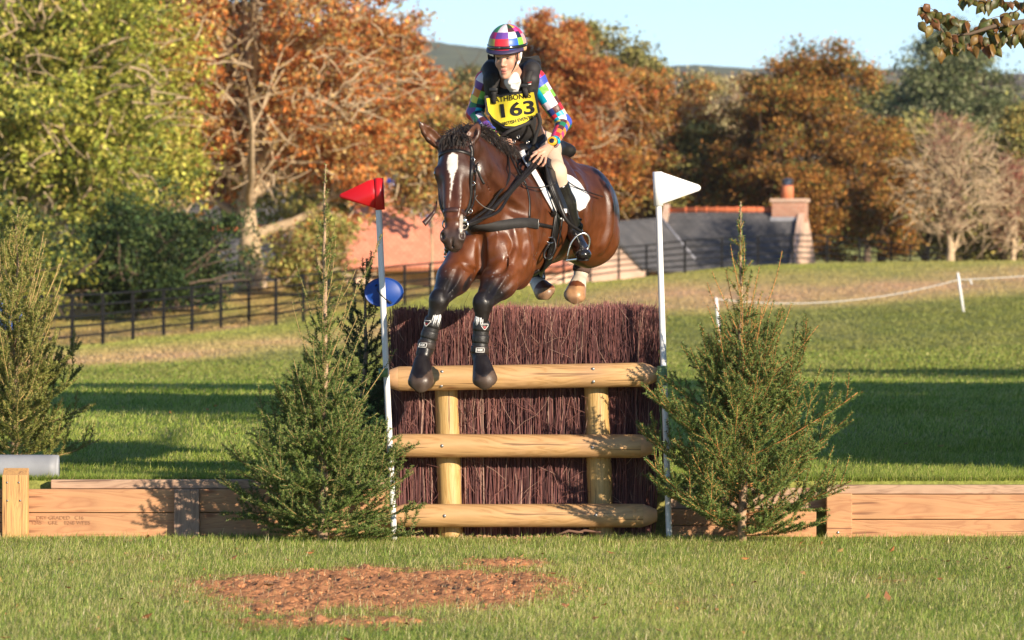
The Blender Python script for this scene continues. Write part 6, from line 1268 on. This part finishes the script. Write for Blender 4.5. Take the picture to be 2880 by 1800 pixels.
def px2uv(px,py):
    u=(px-1368)/133
    for _ in range(6):
        top=277-18*u; bot=bibout(u); v=(py-top)/(bot-top); xb=np.interp(u,[0,.35,1],[1374,1420,1513]); x=(1368+133*u)*(1-v)+xb*v; u+= (px-x)/135
    return u,v
printm=mat('black_print',(.012,.012,.014),.5)
for txt,size,cx,cy,ang,bold,sp,sx in (('RATHBONES',21,1436,276,.135,.3,1.02,.95),('163',52,1451,309,.13,1.5,1.02,1.42),('BRITISH EVENTING',13.5,1462,338,.24,.25,1.0,.92)):
    V,Fs=textmesh(txt,size,bold=bold,spacing=sp)
    # fine triangles so the letters follow the cloth
    bmx=bmesh.new(); vs_=[bmx.verts.new(v) for v in V]
    for f in Fs:
        try: bmx.faces.new([vs_[i_] for i_ in f])
        except ValueError: pass
    for v in bmx.verts:
        x,y_=v.co.x*sx,v.co.y; py=cy-(x*math.sin(ang)+y_*math.cos(ang))+ (.0016*x*x if txt[0]=='B' else 0)*0; px=cx+x*math.cos(ang)-y_*math.sin(ang); u_,v_=px2uv(px,py); v.co=Vector(onbib(u_,v_))
    b=MB(); b.bm(bmx); bmx.free(); b.build('printed_letters',printm,rider,smooth=False)
# the strap end falls over the first letter
b=MB(); q=[onbib(*px2uv(1388,279),off=.010),onbib(*px2uv(1389,292),off=.010)]; b.ribbon([vs(1388,255,.012),bibsurf(1388,268,.022)]+q,[1,0,0],.030,.004); b.build('strap_tail',elast,rider)
b=MB(); q=[onbib(*px2uv(1478,266),off=.010),onbib(*px2uv(1480,273),off=.010)]; b.ribbon([vs(1478,243,.012),bibsurf(1478,256,.022)]+q,[1,0,0],.030,.004); b.build('strap_tail',elast,rider)
# loose straps and jacket folds at the waist
b=MB(); strap(b,VT,[vs(1510,300,.01),vs(1517,322,.01),vs(1512,350,.01),vs(1500,385,.01)],.022,off=.010,th=.006,bias=.8); b.build('air_hose',elast,rider)
b=MB(); b.ribbon(subdiv([P(1408,384,.22),P(1430,370,.20),P(1462,356,.22),P(1492,344,.27)]),[.2,.1,1],.026,.006); b.build('waist_strap',elast,rider)
b=MB(); b.ribbon(subdiv([P(1512,318,.24),P(1519,345,.26),P(1508,380,.28),P(1500,410,.30)]),[1,0,.2],.026,.006,nrmv=[0,-1,0]); b.build('crutch_strap',elast,rider)
for (px,py) in ((1446,398),(1458,385),(1432,403),(1484,400)):
    b=MB(); c=P(px,py,.30); a=np.linspace(0,2*math.pi,13); b.tube([c+[.008*math.cos(t),-.01,.010*math.sin(t)] for t in a],.002,6,cap=False); b.build('metal_clip',steel,rider)
# breeches
brm=mat('beige_breeches',(.66,.50,.37),.75,var=.06,vscale=10,bump=.35,bscale=18); brd=mat('grey_seat',(.10,.10,.12),.8)
for sd,nm in (('L','breeches_leg'),('R','breeches_leg')):
    h_,k_,a_=G('h'+sd),G('k'+sd),G('a'+sd); Fd=Field(np.min([h_,k_,a_],0)-.16,np.max([h_,k_,a_],0)+.16,.008); kn2=k_+(a_-k_)*.24
    Fd.rc(G('hip'),h_,.12,.11,.04); Fd.rc(h_,k_,.104,.066,.04); Fd.rc(k_,kn2,.066,.056,.03); 
    V,Q=Fd.mesh(1); b=MB(); b.add(V,Q); o=b.build(nm,[brm,brd],rider)
    for p in o.data.polygons:
        c=p.center+o.matrix_parent_inverse.translation*0; 
        if sd=='L':
            pw=c+Vector((0,0,0)); k=F/(pw.y-CAMY); sx=1440+pw.x*k; sy=795-(pw.z-CAMZ)*k
            if sx<1532-(sy-415)*.10 : p.material_index=1
        else: p.material_index=1
# boots
bt_m=mat('riding_boot',(.016,.015,.015),.22,var=.2,vscale=10,bump=.25,bscale=22,spec=.6,coat=.3)
for sd,toe,heel in (('L',P(1640,716,.20),P(1626,690,.52)),('R',P(1272,700,.30),P(1296,676,.58))):
    k_,a_=G('k'+sd),G('a'+sd); t0=k_+(a_-k_)*.20; Fd=Field(np.min([t0,a_,toe],0)-.12,np.max([t0,a_,toe],0)+.12,.0065)
    mid=t0+(a_-t0)*.40; Fd.ch([t0,mid,a_],[.062,.066,.052],.03); Fd.cut(t0+nrm(t0-a_)*.004,nrm(t0-a_),.004,(t0+nrm(t0-a_)*.06,np.array([.11,.11,.07])))
    Fd.rc(a_,heel,.044,.038,.03); Fd.rc(heel,toe*.6+heel*.4,.040,.044,.02); Fd.rc(a_+[0,-.01,-.02],toe+[0,.05,.012],.050,.043,.03); Fd.el(toe,(.052,.066,.040),None,.03)
    if sd=='L':
        for z_,ang in ((.02,.3),(.045,-.2),(.07,.2)): Fd.rc(a_+[-.05,-.03,z_],a_+[.05,-.03,z_+.02*ang],.006,.006,.02)
    V,Q=Fd.mesh(1); b=MB(); b.add(V,Q); o=b.build('boot',bt_m,rider)
    b=MB(); s_=heel+[0,.01,-.038]; b.rcap=None; b.tube([heel+[0,.02,-.036],toe+[0,-.03,-.036]],[.036,.040],14,flat=.15); b.build('boot_sole',leath,o) if 0 else b.build('boot_sole',leath,rider)
# ---- helmet
HB=Field(fc(0,0,.1)-.22,fc(0,0,.1)+.22,.0055)
hc=fc(.0,-.022,.052)
HB.el(hc,(.119,.150,.140),FX,.01); HB.cut(fc(0,0,.024),nrm(-FU*1.0+FW*.10),.006,(fc(0,0,-.07),np.array([.2,.2,.13])))
V,Q=HB.mesh(1); b=MB(); b.add(V,Q)
HCOL=[ # rows from brim to crown, columns from his right to his left across the front
 [(.62,.52,.10),(.72,.03,.06),(.72,.03,.06),(.02,.10,.50),(.02,.10,.50),(.18,.55,.06),(.75,.40,.20),(.02,.10,.5)],
 [(.45,.38,.06),(.72,.03,.05),(.72,.03,.05),(.03,.12,.55),(.03,.12,.55),(.20,.55,.06),(.75,.35,.30),(.16,.06,.30)],
 [(.45,.02,.14),(.13,.06,.32),(.17,.07,.36),(.80,.70,.74),(.80,.70,.74),(.015,.02,.07),(.75,.35,.40),(.03,.2,.1)],
 [(.50,.02,.15),(.13,.06,.32),(.17,.07,.36),(.80,.70,.74),(.80,.70,.74),(.015,.02,.07),(.60,.03,.12),(.8,.7,.7)],
 [(.05,.28,.10),(.70,.62,.68),(.80,.72,.76),(.09,.03,.04),(.09,.03,.04),(.72,.06,.30),(.60,.03,.12),(.1,.3,.6)],
 [(.05,.28,.10),(.70,.62,.68),(.80,.72,.76),(.03,.06,.03),(.03,.06,.03),(.72,.50,.08),(.72,.06,.30),(.1,.3,.6)]]
q=(V-hc)@FX.T; lon=np.degrees(np.arctan2(q[:,0],q[:,1])); lat=q[:,2]
# per vertex colours would blur the seams, so the squares are cut as faces: Map carries (column, row) and a ramp per row picks the cloth
colf=np.interp(lon,[-180,-75,-16,3,22,36.5,51,76,180],[-2,0,1,2,3,4,5,6,8.99]); rowf=np.interp(lat,[-.04,.02,.062,.080,.099,.12,.16],[0,1,2,3,4,5,5.99])
hm_=bpy.data.materials.new('checked_hat_silk'); hm_.use_nodes=True; n=hm_.node_tree.nodes; l=hm_.node_tree.links; bs=n['Principled BSDF']; bs.inputs['Roughness'].default_value=.4
a=n.new('ShaderNodeAttribute'); a.attribute_name='Map'; sx=n.new('ShaderNodeSeparateXYZ'); l.new(a.outputs['Vector'],sx.inputs[0])
def mth(op,x,y=None):
    m=n.new('ShaderNodeMath'); m.operation=op
    for i_,v in enumerate((x,y)):
        if v is None: continue
        if isinstance(v,(int,float)): m.inputs[i_].default_value=v
        else: l.new(v,m.inputs[i_])
    return m.outputs[0]
wrapx=mth('ADD',sx.outputs[0],.0); cur=None
for row in range(6):
    r1=n.new('ShaderNodeValToRGB'); r1.color_ramp.interpolation='CONSTANT'; e=r1.color_ramp.elements
    while len(e)<8: e.new(.5)
    for i_ in range(8): e[i_].position=i_/8; e[i_].color=(*HCOL[row][i_],1)
    l.new(mth('DIVIDE',wrapx,8.0),r1.inputs[0])
    if cur is None: cur=r1.outputs[0]
    else:
        mx=n.new('ShaderNodeMix'); mx.data_type='RGBA'; l.new(mth('GREATER_THAN',sx.outputs[1],float(row)),mx.inputs[0]); l.new(cur,mx.inputs[6]); l.new(r1.outputs[0],mx.inputs[7]); cur=mx.outputs[2]
l.new(cur,bs.inputs['Base Color'])
helm=b.build('helmet_cover',hm_,rider); setmap(helm,np.stack([np.where(colf<0,7.5,colf),rowf],-1))
helm.name='helmet'
b=MB(); ring=[]
for t in np.linspace(0,2*math.pi,41): ring.append(hc+FR*.1215*math.sin(t)+FW*.1525*math.cos(t)+FU*.008)
ring=np.array(ring); b.ribbon(ring,FU,.020,.004,nrmv=nrm(ring-hc)); b.build('helmet_band',mat('satin_band',(.02,.02,.022),.18,spec=.8,coat=.6),helm)
# peak
b=MB(); rows=[]
for e_,(rr_,zz) in enumerate([(.985,-.018),(1.09,-.026),(1.19,-.038),(1.20,-.044),(1.09,-.034),(.95,-.030)]):
    rows.append([hc+FR*(.1225*min(rr_,1.06))*math.sin(t)*1.0+FW*((.150*rr_)*math.cos(t)-.004)+FU*(zz+.012+.010*(1-math.cos(t))) for t in np.linspace(-1.25,1.25,25)])
V=np.array(rows); m=25; i=np.arange(5)[:,None]*m; j=np.arange(24)[None]; b.add(V.reshape(-1,3),np.stack([i+j,i+j+1,i+m+j+1,i+m+j],-1).reshape(-1,4)); b.build('helmet_peak',mat('navy_peak',(.045,.035,.09),.5),helm)
b=MB()
for s_ in (-1,1): 
    b=MB(); b.ribbon(subdiv([fc(.080*s_,.02,.045),fc(.076*s_,.020,-.0),fc(.066*s_,.022,-.055),fc(.035*s_,.040,-.112),fc(.0,.045,-.128)]),FW,np.linspace(.020,.012,25),.004); b.build('chin_strap',leath,helm)
    b=MB(); b.tube(subdiv([fc(.082*s_,-.05,.04),fc(.080*s_,-.03,-.02),fc(.068*s_,-.0,-.06)]),.008,6); b.build('hair',hairm,rider) 
b=MB(); V0=fc(0,-.045,-.0); b.tube([fc(0,-.05,.02),fc(0,-.06,-.02),fc(0,-.06,-.05)],[.078,.072,.055],16,col=(.05,.03,.02)); b.build('hair',mat('dark_hair',(.04,.025,.015),.7),rider)
# watch
wc=G('wrL')*.93+G('elL')*.07; b=MB(); ax=nrm(G('wrL')-G('elL')); b.tube([wc-ax*.014,wc+ax*.016],[.036,.034],20); b.build('watch_strap',mat('cyan_cuff',(.0,.42,.62),.5),rider)
fc_=wc+ax*.014+np.array([-.012,-.036,.005]); d=nrm([-.25,-.9,.35]); wo=MB(); wo.tube([fc_+d*-.008,fc_+d*.010,fc_+d*.013],[.030,.030,.025],24,flat=1); wt=wo.build('watch',mat('yellow_watch',(.85,.42,.02),.4),rider)
wo=MB(); wo.tube([fc_+d*.0125,fc_+d*.0150],[.017,.016],24); wo.build('watch_face',mat('watch_glass',(.02,.02,.04),.15),wt)
wo=MB(); wo.tube([fc_+d*-.014,fc_+d*-.006],[.034,.033],24); wo.build('watch_rim',mat('watch_rubber',(.012,.012,.014),.5),wt)
# ---------------------------------------------------------------- saddle, pad, stirrups, reins, whip
sd=thing('saddle','black jumping saddle with knee roll under the rider','saddle',tuple(P(1510,430,.75)))
Sa=Field(P(1400,720,1.3)-[0,1.2,0],P(1680,370,1.3),.009)
def hsurf(px,py,y,off):
    o=Vector((0,CAMY,CAMZ)); h=HT.ray_cast(o,(Vector(P(px,py,y))-o).normalized()); 
    if h[0] is None: h=HT.find_nearest(Vector(P(px,py,y)))
    return np.array(h[0])+np.array(h[1])*off
Sa.ch([P(1468,428,.34),P(1490,432,.55),P(1530,428,.85),P(1572,420,1.05)],[.055,.075,.085,.06],.04); Sa.el(P(1582,424,1.08),(.09,.06,.055),None,.03)
for a_,r_ in (((1500,450),.05),((1515,500),.045),((1532,545),.035)): Sa.el(hsurf(*a_,.3,.015),(r_,.07,.08),None,.04)
Sa.ch([hsurf(1482,455,.3,.02),hsurf(1500,500,.3,.022),hsurf(1525,560,.3,.018),hsurf(1552,600,.3,.012)],[.030,.034,.030,.022],.02)
V,Q=Sa.mesh(1); b=MB(); b.add(V,Q); b.build('seat',leath,sd)
b=MB(); strap(b,HT,[hsurf(1525,455,.3,0),hsurf(1535,500,.3,0),hsurf(1552,550,.3,0),hsurf(1572,600,.3,0)],.10,off=.035,th=.02); b.build('saddle_flap',leath,sd)
b=MB(); strap(b,HT,[hsurf(1505,452,.3,0),hsurf(1518,490,.3,0),hsurf(1530,540,.3,0),hsurf(1553,600,.3,0)],.016,off=.060,th=.010); b.build('flap_piping',leath,sd)
# white pad
padm=mat('white_pad',(.80,.80,.82),.8,bump=.5,bscale=60)
pd=thing('saddle_pad','white saddle pad showing as a strip before the saddle and a corner behind the boot','saddle pad',tuple(P(1560,560,.6)))
def patch(pl,off,name,m,parent,th=.010,n_=10):
    """a cloth patch laid on the horse; pl: two edge lists (a left and a right outline) in photo pixels"""
    A_,B_=pl; A_=subdiv(np.array([(a[0],a[1],0) for a in A_]),6)[:,:2]; B_=subdiv(np.array([(a[0],a[1],0) for a in B_]),6)[:,:2]; k=min(len(A_),len(B_)); 
    PT=np.array([[hsurf(*(A_[i_]*(1-t)+B_[i_]*t),.5,off) for t in np.linspace(0,1,n_)] for i_ in range(k)])
    for _ in range(4): PT[1:-1]=(PT[:-2]+PT[2:]+2*PT[1:-1])/4; PT[:,1:-1]=(PT[:,:-2]+PT[:,2:]+2*PT[:,1:-1])/4
    fr_=PT.reshape(-1,3); bk=fr_+nrm(np.array([-.9,.6,0]))*th; i=np.arange(k-1)[:,None]*n_; j=np.arange(n_-1)[None]; Fq=np.stack([i+j,i+n_+j,i+n_+j+1,i+j+1],-1).reshape(-1,4)
    ed=[];K=k*n_
    for i_ in range(k-1): ed+= [[i_*n_,K+i_*n_,K+(i_+1)*n_,(i_+1)*n_],[i_*n_+n_-1,(i_+1)*n_+n_-1,K+(i_+1)*n_+n_-1,K+i_*n_+n_-1]]
    for j_ in range(n_-1): ed+= [[j_,j_+1,K+j_+1,K+j_],[K-n_+j_,2*K-n_+j_,2*K-n_+j_+1,K-n_+j_+1]]
    b=MB(); b.add(np.vstack([fr_,bk]),np.vstack([Fq,Fq[:,::-1]+K,ed])); return b.build(name,m,parent)
patch(([(1456,432),(1470,455),(1497,500),(1527,555),(1549,592),(1556,605)],[(1470,426),(1484,450),(1510,495),(1540,548),(1566,588),(1580,622)]),.018,'pad_front',padm,pd)
patch(([(1585,492),(1588,520),(1596,550),(1610,580),(1622,593)],[(1602,498),(1625,515),(1648,545),(1655,562),(1640,585)]),.016,'pad_back',padm,pd)
b=MB(); b.box(hsurf(1567,594,.3,.04),(.026,.006,.014),bev=.004); b.build('pad_loop',padm,pd)
# stirrup
for (c_,ft,lab) in ((P(1627,700,.24),1,'left'),(P(1284,690,.34),0,'right')):
    st=thing('stirrup','bright steel stirrup hanging on its leather, the rider\'s boot in it' if ft else 'steel stirrup on the far side of the horse, hidden behind its muzzle','stirrup',tuple(c_))
    tl=.12 if ft else 0; b=MB(); ang=np.linspace(-.22,math.pi+.22,21); X=lambda x,z: c_+np.array([x*math.cos(-.25)+z*.30,x*.35,z])
    arch=[X(-.058,-.062)]+[X(.064*math.cos(math.pi-t)*(1 if 0<t<math.pi else .96),.098*math.sin(t)*(1 if math.sin(t)>0 else .3)+.0) for t in ang]+[X(.058,-.062)]
    b.tube(subdiv(arch[::2]+[arch[-1]],3),.0080,8); b.build('iron',steel,st)
    b=MB(); b.box(X(0,-.066),(.062,.030,.007),bev=.003,rot=Matrix.Rotation(-.12,4,'Y').to_3x3()); b.build('tread',steel,st)
    b=MB(); top=X(0,.100); 
    if ft: b.ribbon(subdiv([top,P(1600,628,.16),P(1580,590,.14),P(1566,548,.16),P(1552,500,.22)]),[.9,.3,.2],.026,.007)
    else: b.ribbon([top,P(1300,560,.5),P(1380,470,.55)],[0,1,0],.026,.006)
    b.build('stirrup_leather',leath,st)
# reins
rn=thing('reins','black leather reins running from the bit to the rider\'s hand','reins',tuple(P(1400,560,-.4)))
c=surf(1314,633,off=.012)
for k,(mid,end,wd) in enumerate([((1385,575),P(1503,458,-.03),.026),((1402,582),P(1512,462,-.035),.020)]):
    b=MB(); q=subdiv([c,P(1345,622-4*k,-.62),P(mid[0],mid[1]+12,-.46),P(1440,530+8*k,-.28),end]); b.ribbon(q,[-.62,-.1,.75],wd,.005,nrmv=[-.2,-.95,.1]); b.build('rein',leath,rn)
b=MB(); q=subdiv([surf(1247,632,off=.012),P(1235,600,-.55),P(1290,500,-.15),P(1408,408,.03)]); 
b=MB(); b.ribbon(subdiv([c,P(1372,585,-.50),P(1400,548,-.38),P(1432,500,-.22),P(1428,430,.02)]),[-.7,0,.6],.016,.004,nrmv=[0,-1,0]); b.build('rein',leath,rn)
b=MB(); b.ribbon(subdiv([P(1510,462,-.03),P(1470,505,-.16),P(1478,522,-.16),P(1510,528,-.1),P(1545,522,-.05),P(1566,515,-.02)]),[0,0,1],.008,.003); b.build('rein_end',leath,rn)
b=MB(); b.ribbon(subdiv([P(1422,405,.03),P(1436,440,-.05),P(1458,485,-.14),P(1480,520,-.16)]),[.8,0,.4],.012,.004); b.build('rein',leath,rn)
# whip
b=MB(); b.tube(subdiv([P(1500,445,.0),P(1560,480,.25),P(1610,520,.48),P(1655,540,.72),P(1695,553,.9)]),np.linspace(.005,.0035,25),8); w1=b.build('whip',leath); tag(w1,'black riding whip pointing back past the boot from the rider\'s hand','whip')
# ---------------------------------------------------------------- autumn air
hz=bpy.data.materials.new('haze_air'); hz.use_nodes=True; n=hz.node_tree.nodes; n.remove(n['Principled BSDF']); v=n.new('ShaderNodeVolumePrincipled'); v.inputs['Color'].default_value=(.86,.92,1,1); v.inputs['Density'].default_value=.00006; v.inputs['Anisotropy'].default_value=.0; hz.node_tree.links.new(v.outputs[0],n['Material Output'].inputs['Volume'])
b=MB(); b.box((0,2730,110),(3200,2790,142)); tag(b.build('haze',hz,smooth=False),'pale autumn haze over the valley','haze',kind='stuff')
